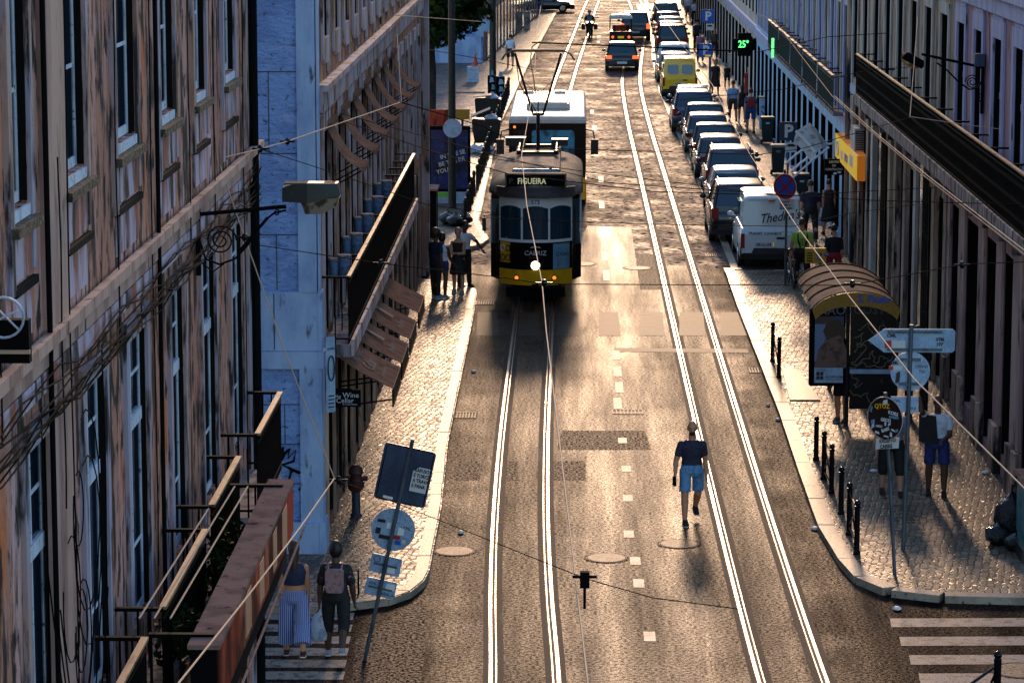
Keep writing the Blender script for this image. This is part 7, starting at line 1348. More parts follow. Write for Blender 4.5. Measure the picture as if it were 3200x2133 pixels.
signplate(ps, 'poster_figure', [(0, 0), (.62, 0), (.62, .35), (.52, .62), (.40, .78), (.24, .74), (.17, .5), (.06, .36)], (xa+.11, Ys-.100, zi0+.30), Xu, Zu, 'pskin', .002)
signplate(ps, 'poster_figure', [(.1, 0), (.2, .05), (.34, .10), (.44, .02), (.46, .25), (.30, .42), (.10, .36), (.02, .18)], (xa+.24, Ys-.103, zi0+.85), Xu, Zu, 'phair', .002)
pf = signplate(ps, 'poster_footer', [(0, 0), (xb-xa-.14, 0), (xb-xa-.14, .30), (0, .30)], (xa+.10, Ys-.100, zi0), Xu, Zu, 'signback', .002)
for dx in (0, .075):
    for dz in (0, .085): signplate(pf, 'logo_square', [(0, 0), (.066, 0), (.066, .075), (0, .075)], (xa+.14+dx, Ys-.103, zi0+.06+dz), Xu, Zu, 'black', .002)
text('poster_text', 'APOIA A', .045, (xa+.14, Ys-.103, zi0+.24), Xu, Zu, 'black', pf); text('poster_text', 'LIGA PORTUGUESA', .052, (xa+.31, Ys-.103, zi0+.10), Xu, Zu, 'black', pf, sx=.8, bold=.002); text('poster_text', 'CONTRA O CANCRO', .050, (xa+.31, Ys-.103, zi0+.05), Xu, Zu, 'black', pf, sx=.8)
MT['adgrey'] = mat('dim advert lettering', (.10, .11, .13), .5); MT['adgrey2'] = mat('very dim advert lettering', (.045, .045, .055), .5)
zz = zat(1125-0, Ys); zz = zat(977, Ys); text('advert_lettering', 'NÃO', .24, (xat(2555, 977, Ys), Ys-.095, zz), Xu, Zu, 'adgrey', ap, bold=.004, off=.008); text('advert_lettering', 'GOSTO', .24, (xm+.10, Ys, zz), Xu, Zu, 'adgrey2', eg, bold=.004, off=.008); text('advert_lettering', 'CAMI', .2, (xat(2590, 977, Ys), Ys-.095, zz+.27), Xu, Zu, 'adgrey2', ap, bold=.004, off=.008)
# bus stop board
Y = 70; x0, x1, z0, z1 = xat(2516, 800, Y), xat(2581, 800, Y), zat(820, Y), zat(773, Y); t = thing('bus_stop_sign', 'yellow bus stop board with purple route numbers 714 and 774', 'bus stop sign', (x0, Y, .1)); mb = MB(); mb.box((x0, Y, z0), (x1, Y+.05, z1)); OBJ('board', mb, mat('bus stop yellow', (.62, .33, .008), .5), t)
MT['purple'] = mat('route number purple', (.12, .02, .16), .4)
for dx, dz, tx in ((.24, .19, '714'), (.43, .19, '774'), (.24, .09, '256')): c_ = signplate(t, 'route_badge', rrect(-.0, -.0, .15, .075, .035, 4), (x0+dx, Y-.002, z0+dz-.02), Xu, Zu, 'purple', .003); text('route_number', tx, .07, (x0+dx+.015, Y-.006, z0+dz-.005), Xu, Zu, 'white', c_, sx=.85)
for k in range(4): signplate(t, 'info_row', [(0, 0), (.13, 0), (.13, .03), (0, .03)], (x0+.04, Y-.002, z0+.04+.06*k), Xu, Zu, 'black', .002)
mb = MB(); mb.tube([((x0+x1)/2+.12, Y+.03, .1), ((x0+x1)/2+.12, Y+.03, z0)], .03, 6); OBJ('post', mb, 'black', t)
# bollards and rails on the right kerb
def bollard(px_, py, label, h=.82, group='black bollards along the right kerb'):
    g = G(px_, py, .11); t = thing('bollard', label, 'bollard', g, 0, group)
    mb = MB(); mb.lathe([(.062, 0), (.062, .05), (.048, .06), (.045, h-.12), (.055, h-.11), (.055, h-.09), (.04, h-.08)], 12, g); OBJ('shaft', mb, 'blackgloss', t, smooth=True); mb = MB(); mb.ell(g+Vector((0, 0, h-.035)), (.052, .052, .052), 12, 8); OBJ('ball_top', mb, 'blackgloss', t, smooth=True)
bollard(2550, 1437, 'single bollard nearest to the dropped kerb'); bollard(2628, 1606, 'single bollard between the two kerb railings')
def barrier(p, q, label, h=.88):
    a, b = G(*p, .11), G(*q, .11); t = thing('kerb_railing', label, 'railing', a, 0, 'black two post railings on the right kerb')
    for c in (a, b):
        mb = MB(); mb.lathe([(.06, 0), (.06, .05), (.046, .06), (.044, h-.12), (.054, h-.11), (.054, h-.09), (.04, h-.08)], 12, c); OBJ('post', mb, 'blackgloss', t, smooth=True); mb = MB(); mb.ell(c+Vector((0, 0, h-.035)), (.052, .052, .052), 12, 8); OBJ('ball_top', mb, 'blackgloss', t, smooth=True)
    mb = MB(); mb.tube([a+Vector((0, 0, h-.16)), b+Vector((0, 0, h-.16))], .018, 6); mb.tube([a+Vector((0, 0, .16)), b+Vector((0, 0, .16))], .018, 6); mb.tube([a+Vector((0, 0, .18)), b+Vector((0, 0, h-.18))], .014, 6); mb.tube([a+Vector((0, 0, h-.18)), b+Vector((0, 0, .18))], .014, 6); OBJ('bars', mb, 'blackgloss', t)
barrier((2414, 1130), (2434, 1180), 'kerb railing beside the dropped kerb, farthest from the camera'); barrier((2574, 1497), (2598, 1541), 'middle kerb railing between the two single bollards'); barrier((2653, 1671), (2677, 1731), 'nearest kerb railing at the corner of the right pavement')
c = G(3112, 2300, 0); t = thing('kerb_railing', 'railing at the bottom right corner over the crossing', 'railing', c); a = c; zt2 = zat(2030, c.y)
mb = MB(); mb.lathe([(.05, 0), (.05, zt2-.08), (.04, zt2-.07)], 12, c); OBJ('post', mb, 'blackgloss', t, smooth=True); mb = MB(); mb.ell(c+Vector((0, 0, zt2-.03)), (.055, .055, .055), 12, 8); OBJ('ball_top', mb, 'blackgloss', t, smooth=True)
e2 = c+Vector((-.75, -.15, 0)); mb = MB(); mb.tube([c+Vector((0, 0, zt2-.16)), e2+Vector((0, 0, .45))], .02, 6); mb.tube([c+Vector((0, 0, .2)), e2+Vector((0, 0, .2))], .02, 6); mb.tube([c+Vector((-.0, 0, zt2-.2)), c+Vector((-.3, .0, .15))], .016, 6); OBJ('bars', mb, 'blackgloss', t)
# bicycle leaning on the post
g = G(2474, 898, .11); bk = thing('bicycle', 'dark bicycle parked head on against the no stopping post', 'bicycle', (g.x, g.y+.35, g.z), R(3))
for y in (-.52, .52):
    mb = MB(); mb.tube([(.0, y+.33*math.cos(a), .34+.33*math.sin(a)) for a in [2*PI*j/28 for j in range(29)]], .020, 8, cap=False); wh = OBJ('wheel', mb, 'tyre', bk, world=False, smooth=True)
    mb = MB()
    for k in range(10): mb.tube([(0, y, .34), (0, y+.32*math.cos(PI*k/5), .34+.32*math.sin(PI*k/5))], .003, 4)
    OBJ('spokes', mb, 'chrome', wh, world=False)
mb = MB()
for a, b_ in (((0, .52, .34), (0, .12, .30)), ((0, .12, .30), (0, .28, .82)), ((0, .52, .34), (0, .26, .72)), ((0, .12, .30), (0, -.36, .78)), ((0, .27, .76), (0, -.34, .86))): mb.tube([a, b_], .018, 8)
OBJ('frame', mb, 'chrome', bk, world=False)
mb = MB()
for s_ in (-1, 1): mb.tube([(s_*.04, -.52, .34), (s_*.04, -.40, .72)], .014, 6)
mb.tube([(-.05, -.40, .73), (.05, -.40, .73)], .02, 6); mb.tube([(0, -.40, .72), (0, -.33, .98)], .018, 6); OBJ('fork', mb, 'chrome', bk, world=False)
mb = MB(); mb.tube([(-.34, -.30, 1.02), (-.2, -.35, 1.0), (0, -.35, 1.0), (.2, -.35, 1.0), (.34, -.30, 1.02)], .018, 8); mb.tube([(-.24, -.38, .98), (-.34, -.40, .99)], .01, 5); OBJ('handlebar', mb, 'black', bk, world=False)
mb = MB(); mb.ell((0, .30, .90), (.075, .14, .04), 12, 8); OBJ('saddle', mb, 'black', bk, world=False, smooth=True)
mb = MB(); mb.tube([(-.10, .12, .30), (.10, .12, .30)], .015, 6); mb.box((-.15, .08, .2), (-.09, .16, .23)); mb.box((.09, .08, .37), (.15, .16, .40)); OBJ('pedals', mb, 'black', bk, world=False)
# bins and cabinets on the right
def wheelbin(px_, py, label, m_='bingreen', s_=1.0):
    g = G(px_, py, .11); t = thing('wheelie_bin', label, 'bin', g, 0, 'dark wheelie bins on the right pavement')
    mb = MB(); mb.rings([[(g.x+x*f, g.y+y*f, g.z+z) for x, y in ((-.24, -.28), (.24, -.28), (.24, .28), (-.24, .28))] for f, z in ((.8, .06), (1, .95))]); OBJ('tub', mb, m_, t, bevel=.02)
    mb = MB(); mb.rings([[(g.x+x*f, g.y+y*f, g.z+z) for x, y in ((-.28, -.33), (.28, -.33), (.28, .30), (-.28, .30))] for f, z in ((1, .955), (1, .99), (.9, 1.05))]); OBJ('lid', mb, m_ if 'second' not in label else 'kerb', t, bevel=.01)
    for q in (-1, 1): mb = MB(); mb.tube([(g.x+q*.20, g.y-.28, g.z+.09), (g.x+q*.27, g.y-.28, g.z+.09)], .09, 14); OBJ('wheel', mb, 'tyre', t)
    mb = MB(); mb.box((g.x-.07, g.y-.30, g.z+.78), (g.x+.07, g.y-.285, g.z+.84)); OBJ('label', mb, 'signwhite', t)
MT['bingreen'] = mat('bottle green plastic', (.012, .028, .024), .4)
wheelbin(2397, 448, 'farthest dark wheelie bin in front of the graffiti cabinet'); wheelbin(2430, 543, 'second dark wheelie bin below the grey parking sign, with a pale lid'); wheelbin(2503, 642, 'nearest wheelie bin, under the crooked white awning')
def cabinet(px_, py, wd, dp, h, label, m_='Rwhite', z=.11, gra=True):
    g = G(px_, py, z); t = thing('utility_cabinet', label, 'cabinet', g); mb = MB(); mb.box((g.x-wd/2, g.y, g.z), (g.x+wd/2, g.y+dp, g.z+h)); OBJ('casing', mb, m_, t, bevel=.02); mb = MB(); mb.box((g.x-wd/2-.03, g.y-.03, g.z+h+.001), (g.x+wd/2+.03, g.y+dp+.03, g.z+h+.05)); OBJ('cap', mb, 'kerb', t)
    if gra:
        for k in range(3): mb = MB(); pp = spline([(g.x-wd*.35+wd*.16*i, g.y-.006, g.z+h*(.35+.2*k*.8)+.12*random.uniform(-1, 1)) for i in range(6)], 4); mb.tube(pp, .022, 5); OBJ('graffito', mb, 'black', t)
cabinet(2390, 402, .42, .5, 1.25, 'white cabinet with black scribbled tag behind the wheelie bin', 'Rblue'); cabinet(2290, 236, .40, .4, 1.05, 'small white cabinet with a tag below the pharmacy cross', 'Rwhite'); cabinet(1647, 93, .38, .4, 1.1, 'stickered cabinet by the far left pavement', 'Rwhite')
# kiosk + rubbish bags bottom right
g = G(3215, 1745, .11); t = thing('recycling_container', 'teal recycling container at the right edge beside the black bags', 'container', g); mb = MB(); mb.box((g.x-.12, g.y-.3, g.z), (g.x+.9, g.y+.7, g.z+1.25)); OBJ('body', mb, mat('teal container', (.05, .20, .24), .5, layers=[((.02, .08, .10), 5, .5, .62)]), t, bevel=.03); mb = MB(); mb.box((g.x-.18, g.y-.36, g.z+1.255), (g.x+.96, g.y+.76, g.z+1.33)); OBJ('lid', mb, 'ledge', t, bevel=.02); mb = MB(); mb.box((g.x-.16, g.y-.34, g.z-.0), (g.x-.121, g.y+.72, g.z+.22)); OBJ('plinth', mb, 'black', t)
MT['binbag'] = mat('black bin bag', (.006, .006, .009), .18, bump=(14, 1, .04))
def sack(c, r, h, label, m_='binbag', group=None, cat='rubbish bag'):
    mb = MB(); rg = []
    for k in range(9):
        f = k/8; rr = r*(math.sin(PI*min(f*1.05+.12, 1))**.6)*(1 if f < .8 else .6); rg.append([(c[0]+rr*math.cos(a)*(1+.14*math.sin(3*a+k)), c[1]+rr*math.sin(a)*(1+.12*math.cos(4*a+k)), c[2]+h*f) for a in [2*PI*j/16 for j in range(16)]])
    rg = [[(x+r*random.uniform(-.09, .09), y+r*random.uniform(-.09, .09), z+(r*random.uniform(-.06, .06) if 0 < i < 8 else 0)) for x, y, z in q] for i, q in enumerate(rg)]
    mb.rings(rg); return tag(OBJ('rubbish_bag', mb, m_, smooth=True), label, cat, group)
for px_, py, r, h, lb in ((3160, 1688, .30, .95, 'tall black rubbish bag leaning on the teal container'), (3118, 1700, .22, .42, 'small black rubbish bag in front of the tall one'), (3175, 1720, .20, .35, 'low black rubbish bag against the container base')): sack(G(px_, py, .11), r, h, lb)
# drinking fountain / hydrant left
g = G(1113, 1612, .11); t = thing('hydrant', 'red topped dark blue standpipe on the left pavement', 'hydrant', g); mb = MB(); mb.lathe([(.10, 0), (.10, .04), (.075, .06), (.07, .42), (.09, .44)], 14, g); OBJ('pedestal', mb, mat('dark blue iron', (.02, .03, .06), .5), t, smooth=True); mb = MB(); mb.lathe([(.09, .44), (.14, .50), (.15, .60), (.11, .62), (.10, .72), (.13, .76), (.11, .84), (.05, .90)], 14, g); mb.tube([g+Vector((-.2, 0, .66)), g+Vector((.2, 0, .66))], .045, 8); OBJ('head', mb, mat('dull red iron', (.06, .014, .014), .6), t, smooth=True)
# hoops bottom left
for k in range(3):
    g = G(1015+k*42, 1872-k*6, .11); mb = MB()
    for q in (0, .12): mb.tube([g+Vector((-.10, q, 0)), g+Vector((-.10, q, .38)), g+Vector((.10, q, .38)), g+Vector((.10, q, 0))], .012, 6)
    tag(OBJ('bike_rack', mb, 'blackmatt'), 'low black metal hoop at the rounded left kerb corner, %s from the wall' % ('first', 'second', 'third')[k], 'bike rack', 'low metal hoops at the left corner')
# left middle ground
def simplething(name, label, cat, parts, loc):
    t = thing(name, label, cat, loc)
    for nm, mb, m_ in parts: OBJ(nm, mb, m_, t)
    return t
Y = 96.7; x = xat(1413, 600, Y); mb = MB(); mb.tube([(x, Y, .1), (x, Y, 9.0)], [.13, .10], 12); t = simplething('tram_pole', 'thick dark catenary pole in front of the blue advert panel', 'pole', [('shaft', mb, 'black')], (x, Y, .1))
mb = MB(); mb.plate(circ(.30, 28), (x+.02, Y-.15, zat(400, Y)), Xu, Zu, .01); OBJ('round_sign', mb, 'signback', t)
Y = 140; x = xat(1540, 150, Y); mb = MB(); mb.tube([(x, Y, .1), (x, Y, 10)], [.16, .12], 12); t = simplething('tram_pole', 'farther dark catenary pole with a round blue sign back', 'pole', [('shaft', mb, 'black')], (x, Y, .1))
mb = MB(); mb.plate(circ(.30, 28), (x-.28, Y+.2, zat(80, Y)), Xu, Zu, .01); OBJ('round_sign', mb, 'signback', t)
for k, (x0, x1, y0, y1) in enumerate(((1524, 1549, 237, 322), (1550, 1577, 240, 330))):
    Y = 138-k*1.2; mb = MB(); mb.box((xat(x0, y1, Y), Y, .1), (xat(x1, y1, Y), Y+.25, zat(y0, Y))); t = simplething('poster_cabinet', '%s black cabinet plastered with torn blue posters' % ('left', 'right')[k], 'cabinet', [('casing', mb, 'blackmatt')], (xat(x0, y1, Y), Y, .1))
    for q in range(4):
        xx = xat(x0, y1, Y)+.04; zq = .35+.33*q; a = random.uniform(.1, .24); signplate(t, 'torn_poster', [(0, 0), (a, .03), (a*.8, .22), (.04, .26)], (xx+random.uniform(0, .12), Y-.003, zq), Xu, Zu, 'adblue' if q % 2 else 'signback', .002)
# blue advert panel
Y = 97.8; x0, x1, z0, z1 = xat(1338, 500, Y), xat(1470, 500, Y), .1, zat(395, Y); MT['advblue'] = mat('deep blue advert', (.008, .025, .14), .35, layers=[((.002, .005, .02), 2.2, .45, .6), ((.02, .07, .25), 3, .58, .68)])
mb = MB(); mb.box((x0, Y, z0), (x1, Y+.18, z1)); t = simplething('advert_panel', 'free standing deep blue advert panel with white slogan', 'advert panel', [('case', mb, 'blackmatt')], (x0, Y, .1))
signplate(t, 'poster', [(0, 0), (x1-x0-.16, 0), (x1-x0-.16, z1-.72), (0, z1-.72)], (x0+.08, Y-.004, .60), Xu, Zu, 'advblue', .003); mb = MB(); mb.box((x0+.02, Y-.006, .12), (x1-.02, Y-.001, .5)); OBJ('base_panel', mb, 'signback', t)
for k, (tx, u) in enumerate((('IN THE SE', .4), ('BE THE RE', .35), ('YOU', .28))): text('slogan', tx, .19, (x0+u, Y-.008, 1.55-k*.24), (1, 0, .25), Zu, 'signwhite', t, bold=.004, off=.004)
signplate(t, 'green_label', [(0, 0), (.5, 0), (.5, .14), (0, .14)], (x0+.15, Y-.008, .33), Xu, Zu, mat('green label', (.15, .5, .02), .5), .003)
# black kiosk box at the corner building end
g = Vector((-4.2, 84.0, 0)); mb = MB(); mb.box((-5.6, 89.0, .1), (-4.05, 90.2, 1.5)); t = simplething('kiosk', 'low black kiosk box lettered vefa behind the balcony', 'kiosk', [('body', mb, 'blackmatt')], (-5, 89, .1)); text('lettering', 'vefa', .26, (-4.85, 89.0, .95), Xu, Zu, 'signwhite', t, off=.006); mb = MB(); mb.box((-5.65, 88.95, 1.503), (-4.0, 90.25, 1.56)); OBJ('top', mb, 'ledge', t)
# boards
Y = 108; mb = MB(); mb.box((xat(1340, 370, Y), Y, zat(395, Y)), (xat(1408, 370, Y), Y+.06, zat(343, Y))); mb2 = MB(); mb2.tube([(xat(1375, 370, Y), Y+.03, .1), (xat(1375, 370, Y), Y+.03, zat(395, Y))], .05, 6); simplething('hoarding', 'brown hoarding board left of the thick dark pole', 'board', [('board', mb, 'rust'), ('leg', mb2, 'black')], (xat(1375, 370, Y), Y, .1))
Y = 110; mb = MB(); mb.box((xat(1420, 370, Y), Y, zat(374, Y)), (xat(1468, 370, Y), Y+.06, zat(342, Y))); mb2 = MB(); mb2.tube([(xat(1445, 370, Y), Y+.03, .1), (xat(1445, 370, Y), Y+.03, zat(374, Y))], .05, 6); simplething('yellow_notice', 'dull yellow notice board right of the thick dark pole', 'board', [('board', mb, 'shyellow'), ('leg', mb2, 'black')], (xat(1445, 370, Y), Y, .1))
# overflowing containers
for k, (px_, py, lb) in enumerate(((1520, 455, 'nearer open rubbish container with its lid propped up'), (1525, 385, 'farther rubbish container heaped with bags'))):
    g = G(px_, py, .11); t = thing('rubbish_container', lb, 'container', g, 0, 'overflowing rubbish containers on the left'); mb = MB(); mb.rings([[(g.x+x*f, g.y+y*f, g.z+z) for x, y in ((-.55, -.4), (.55, -.4), (.55, .4), (-.55, .4))] for f, z in ((.8, .12), (.95, .6), (1, 1.05))]); OBJ('tub', mb, 'black', t, bevel=.03)
    mb = MB(); mb.rings([[(g.x-.6, g.y-.42+q, g.z+1.10+dz), (g.x+.15, g.y-.42+q, g.z+1.10+dz+(.30 if k == 0 else .06)), (g.x+.15, g.y-.42+q, g.z+1.14+dz+(.30 if k == 0 else .06)), (g.x-.6, g.y-.42+q, g.z+1.13+dz)] for q, dz in ((0, 0), (.4, .06), (.8, 0))]); OBJ('lid', mb, 'black', t)
    for x in (-.45, .45): mb = MB(); mb.tube([(g.x+x-.03, g.y-.3, g.z+.09), (g.x+x+.03, g.y-.3, g.z+.09)], .09, 12); OBJ('wheel', mb, 'tyre', t)
    sack((g.x+.2, g.y, g.z+.85), .30, .45, ('blue white bag' if k == 0 else 'pale bag with a violet tint')+' poking out of the %s container' % ('nearer', 'farther')[k], 'bagw')
for px_, py, lb in ((1483, 478, 'left white rubbish bag on the pavement below the containers'), (1505, 480, 'middle white rubbish bag below the containers'), (1522, 476, 'right blue white rubbish bag below the containers')): sack(G(px_, py, .11), .24, .36, lb, 'bagw')
for k, (px_, py) in enumerate(((1400, 700), (1425, 706), (1448, 700))): sack(G(px_, py, .11), .28, .45, '%s black rubbish bag under the blue advert panel' % ('left', 'middle', 'right')[k], 'binbag')
# post box, cone, crates
g = G(1337, 338, .11); t = thing('post_box', 'old red pillar post box on the square', 'post box', g); mb = MB(); mb.lathe([(.24, 0), (.24, .12), (.20, .15), (.20, 1.15), (.22, 1.18)], 18, g); OBJ('pillar', mb, mat('pillar box red', (.13, .012, .012), .45), t, smooth=True); mb = MB(); mb.lathe([(.22, 1.18), (.29, 1.24), (.29, 1.30), (.10, 1.36)], 18, g); OBJ('cap', mb, mat('pillar cap red', (.16, .03, .02), .5), t, smooth=True); mb = MB(); mb.plate([(-.06, 0), (.06, 0), (.06, .12), (.0, .18), (-.06, .12)], g+Vector((0, -.215, .85)), Xu, Zu, .01); OBJ('slot_plate', mb, 'signwhite', t)
Y = 150; xk = xat(1478, 282, Y); mb = MB(); [mb.box((xk-.28, Y, .12+.16*k), (xk+.28, Y+.4, .12+.16*k+.13)) for k in range(5)]; tag(OBJ('crate_stack', mb, 'signback'), 'stack of bluish plastic crates under the traffic cone', 'crates')
mb = MB(); c = Vector((xat(1485, 236, Y), Y+.2, .12+.80)); t = thing('traffic_cone', 'orange red traffic cone standing on the crates', 'traffic cone', c); mb.lathe([(.15, .03), (.05, .42), (.02, .60)], 14, c); mb.box((c.x-.19, c.y-.19, c.z), (c.x+.19, c.y+.19, c.z+.03)); OBJ('cone_body', mb, mat('cone orange', (.55, .06, .02), .5), t, smooth=True); mb = MB(); mb.lathe([(.112, .16), (.088, .27), (.085, .27)], 14, c); OBJ('white_band', mb, 'white', t)
# small black bollards along the far left kerb
gb = thing('bollard', None, 'bollard', (0, 0, 0), 0, 'black bollards along the far left kerb'); mb = MB(); mb.lathe([(.07, 0), (.055, .08), (.05, .70), (.065, .72), (.065, .78), (.03, .86)], 10); OBJ('shaft', mb, 'black', gb, world=False, smooth=True)
gb['label'] = 'black bollard in the row along the kerb beside the bus'
for i in range(26):
    y = 92+i*2.0; xx = -3.3+(y-92)/70*.35 if y > 100 else -3.3; o = gb if i == 0 else copy_tree(gb); o.location = (xx, y, .11)
# ------------------------------------------------------------------ tree
def tree(label, base, h, crown, n, seed):
    random.seed(seed); t = thing('street_tree', label, 'tree', base); mb = MB(); top = Vector(base)+Vector((0, 0, h)); b = Vector(base)
    mb.tube([b, b.lerp(top, .35)+Vector((.1, 0, 0)), b.lerp(top, .6)], [.26, .19, .14], 10)
    cl = []
    for k in range(14):
        a = random.uniform(0, 2*PI); r_ = random.uniform(.3, 1); c = Vector((crown[0]*r_*math.cos(a), crown[1]*r_*math.sin(a), h*.62+crown[2]*random.uniform(-.6, .6)))+b
        mb.tube([b.lerp(top, random.uniform(.35, .6)), b.lerp(top, .6).lerp(c, .5)+Vector((0, 0, .3)), c], [.09, .05, .02], 6); cl.append(c)
    OBJ('trunk', mb, 'trunk', t, smooth=True); mb = MB()
    for c in cl:
        for _ in range(4):
            q = c+Vector((random.gauss(0, .55), random.gauss(0, .55), random.gauss(0, .5))); leaves(mb, q, (.75, .75, .55), n, .26)
    OBJ('crown', mb, 'leaf', t, recalc=False)
tree('dark leafy tree overhanging the square at the top left', (-5.4, 113, .1), 9.2, (2.1, 2.4, 2.0), 300, 3)
tree('second leafy tree behind the first on the square', (-6.6, 121, .1), 9.4, (2.4, 2.6, 2.4), 220, 5)
random.seed(11)
# ------------------------------------------------------------------ street lamps
def scroll(c, r, turns, s_, th, plane='x'): return [Vector((c[0]+s_*r*(1-.75*k/40)*math.cos(2*PI*turns*k/40), c[1], c[2]+r*(1-.75*k/40)*math.sin(2*PI*turns*k/40))) for k in range(41)]
Y = 32.6; wx = XL+.02; z0 = 7.50
t = thing('street_lamp', 'large black street lamp on a scrolled bracket from the left facade', 'street lamp', (wx, Y, z0))
mb = MB(); mb.box((wx, Y-.03, z0-.68), (wx+.05, Y+.03, z0+.12)); mb.tube([(wx, Y, z0-.02), (-3.1, Y, z0+.07)], .022, 8); c = (wx+.27, Y, z0-.30)
mb.tube(scroll(c, .17, 2.2, 1, .012), .010, 6); mb.tube([(wx+.04, Y, z0-.30), (wx+.10, Y, z0-.50), (wx+.25, Y, z0-.56), (wx+.42, Y, z0-.50), (wx+.55, Y, z0-.36), (wx+.75, Y, z0-.08), (wx+.85, Y, z0+.0), (wx+.98, Y, z0+.03)], .013, 6)
mb.tube([(wx+.45, Y, z0-.44), (wx+.78, Y, z0-.05)], .02, 6); mb.tube([(wx+.04, Y, z0-.53), (wx+.18, Y, z0-.64), (wx+.3, Y, z0-.55)], .010, 6); mb.tube(scroll((wx+.88, Y, z0+.0), .035, 1.5, 1, .01), .007, 5)
OBJ('bracket', mb, 'blackmatt', t, smooth=True)
MT['lampgreen'] = mat('dark green lamp metal', (.006, .012, .010), .35, layers=[((.05, .07, .06), 25, .66, .70)]); MT['lampglass'] = mat('dusty lamp glass', (.30, .24, .18), .18, layers=[((.07, .05, .04), 7, .48, .6)]); MT['lamptop'] = mat('lamp top', (.14, .10, .075), .9, spec=.05)
x0, x1 = xat(885, 620, Y), xat(1066, 620, Y)
mb = MB(); hz_ = zat(585, Y)
mb.rings([[(x, y, z) for x, y, z in ((x0, Y-.13, zat(628, Y)), (x0, Y+.13, zat(628, Y)), (x0, Y+.11, hz_-.0), (x0, Y-.11, hz_-.0))], [(x, y, z) for x, y, z in ((x0+.27, Y-.15, zat(632, Y)), (x0+.27, Y+.15, zat(632, Y)), (x0+.27, Y+.12, zat(570, Y)), (x0+.27, Y-.12, zat(570, Y)))], [(x, y, z) for x, y, z in ((x1, Y-.14, zat(608, Y)), (x1, Y+.14, zat(608, Y)), (x1-.03, Y+.11, zat(571, Y)), (x1-.03, Y-.11, zat(571, Y)))]]); OBJ('housing', mb, 'lampgreen', t)
mb = MB(); mb.box((x0+.02, Y-.10, hz_+.012), (x1-.06, Y+.10, hz_+.03), Matrix.Translation((0, 0, .02))); OBJ('top_cover', mb, 'lamptop', t)
mb = MB(); mb.rings([[(x, y, z) for x, y, z in ((x0+.20, Y-.12, zat(630, Y)), (x0+.20, Y+.12, zat(630, Y)), (x0+.24, Y+.08, zat(668, Y)), (x0+.24, Y-.08, zat(668, Y)))], [(x, y, z) for x, y, z in ((x0+.42, Y-.13, zat(622, Y)), (x0+.42, Y+.13, zat(622, Y)), (x0+.42, Y+.09, zat(668, Y)), (x0+.42, Y-.09, zat(668, Y)))], [(x, y, z) for x, y, z in ((x1-.01, Y-.12, zat(612, Y)), (x1-.01, Y+.12, zat(612, Y)), (x1-.05, Y+.08, zat(645, Y)), (x1-.05, Y-.08, zat(645, Y)))]]); OBJ('glass_bowl', mb, 'lampglass', t)
Y = 58.1; z0 = 7.32; wx = XR-.02
t = thing('street_lamp', 'street lamp on a scrolled bracket from the right pink facade', 'street lamp', (wx, Y, z0))
mb = MB(); mb.box((wx-.06, Y-.03, z0-.9), (wx, Y+.03, z0+.1)); mb.tube([(wx, Y, z0-.03), (xat(2880, 168, Y), Y, zat(168, Y))], .026, 8); mb.tube(scroll((wx-.22, Y, z0-.30), .14, 2.2, -1, .01), .012, 6)
mb.tube([(wx-.03, Y, z0-.25), (wx-.12, Y, z0-.42), (wx-.28, Y, z0-.44), (wx-.48, Y, z0-.30), (wx-.70, Y, z0-.08), (wx-.9, Y, z0+.06)], .018, 6); mb.tube([(wx-.03, Y, z0-.5), (wx-.10, Y, z0-.56), (wx-.04, Y, z0-.62), (wx-.10, Y, z0-.7)], .012, 6); OBJ('bracket', mb, 'blackmatt', t, smooth=True)
mb = MB(); mb.box((wx-.20, Y-.12, z0-.0), (wx-.001, Y+.1, z0+.24)); OBJ('control_box', mb, 'signbackdark', t)
hx, hzz = xat(2852, 190, Y), zat(190, Y); MM = Matrix.Translation((hx, Y, hzz)) @ Matrix.Rotation(R(28), 4, 'Y')
mb = MB(); mb.rings([[MM @ Vector((x, y, z)) for x, y, z in ((-.22*f, -.13*f, zz), (-.24*f, .13*f, zz), (.24*f, .13*f, zz), (.22*f, -.13*f, zz))] for f, zz in ((.95, -.05), (1, .02), (.8, .11))]); OBJ('housing', mb, 'blackmatt', t, bevel=.01)
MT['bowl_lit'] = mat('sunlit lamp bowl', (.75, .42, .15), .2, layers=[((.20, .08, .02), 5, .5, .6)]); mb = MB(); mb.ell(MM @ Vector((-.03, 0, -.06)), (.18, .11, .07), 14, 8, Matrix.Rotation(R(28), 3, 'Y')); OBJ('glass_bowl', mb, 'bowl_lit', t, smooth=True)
# ------------------------------------------------------------------ overhead wires
def wire(label, pts, m_='cable', r=.009, knobs=(), sag=0):
    t = thing('overhead_wire', label, 'overhead wire', pts[len(pts)//2]); mb = MB(); mb.tube(pts, r, 6); OBJ('wire', mb, m_, t, smooth=True)
    for k in knobs: mb = MB(); p = Vector(k); mb.ell(p, (.035, .05, .05), 10, 7); mb.tube([p-Vector((.10, 0, 0)), p+Vector((.10, 0, 0))], .014, 6); OBJ('insulator', mb, 'blackgloss', t, smooth=True)
    return t
def Z(z, *pp): return [G(a, b, z) for a, b in pp]
wl_ = wire('bright contact wire above the left track', Z(6.05, (1690, 20), (1676, 110), (1670, 253), (1658, 327), (1630, 486), (1646, 640), (1694, 884), (1707, 1034), (1728, 1210), (1796, 1782), (1837, 2133))+[Vector((.2, 8, 6.05)), Vector((.3, -10, 6.05))], 'cable_light', .0075)
wire('bright contact wire above the right track', Z(6.05, (2034, 0), (2119, 122), (2226, 265), (2266, 347), (2348, 490), (2490, 707), (2653, 925), (2857, 1184), (3200, 1524))+[Vector((3.6, 12, 6.05)), Vector((3.4, -10, 6.05))], 'cable_light', .0075)
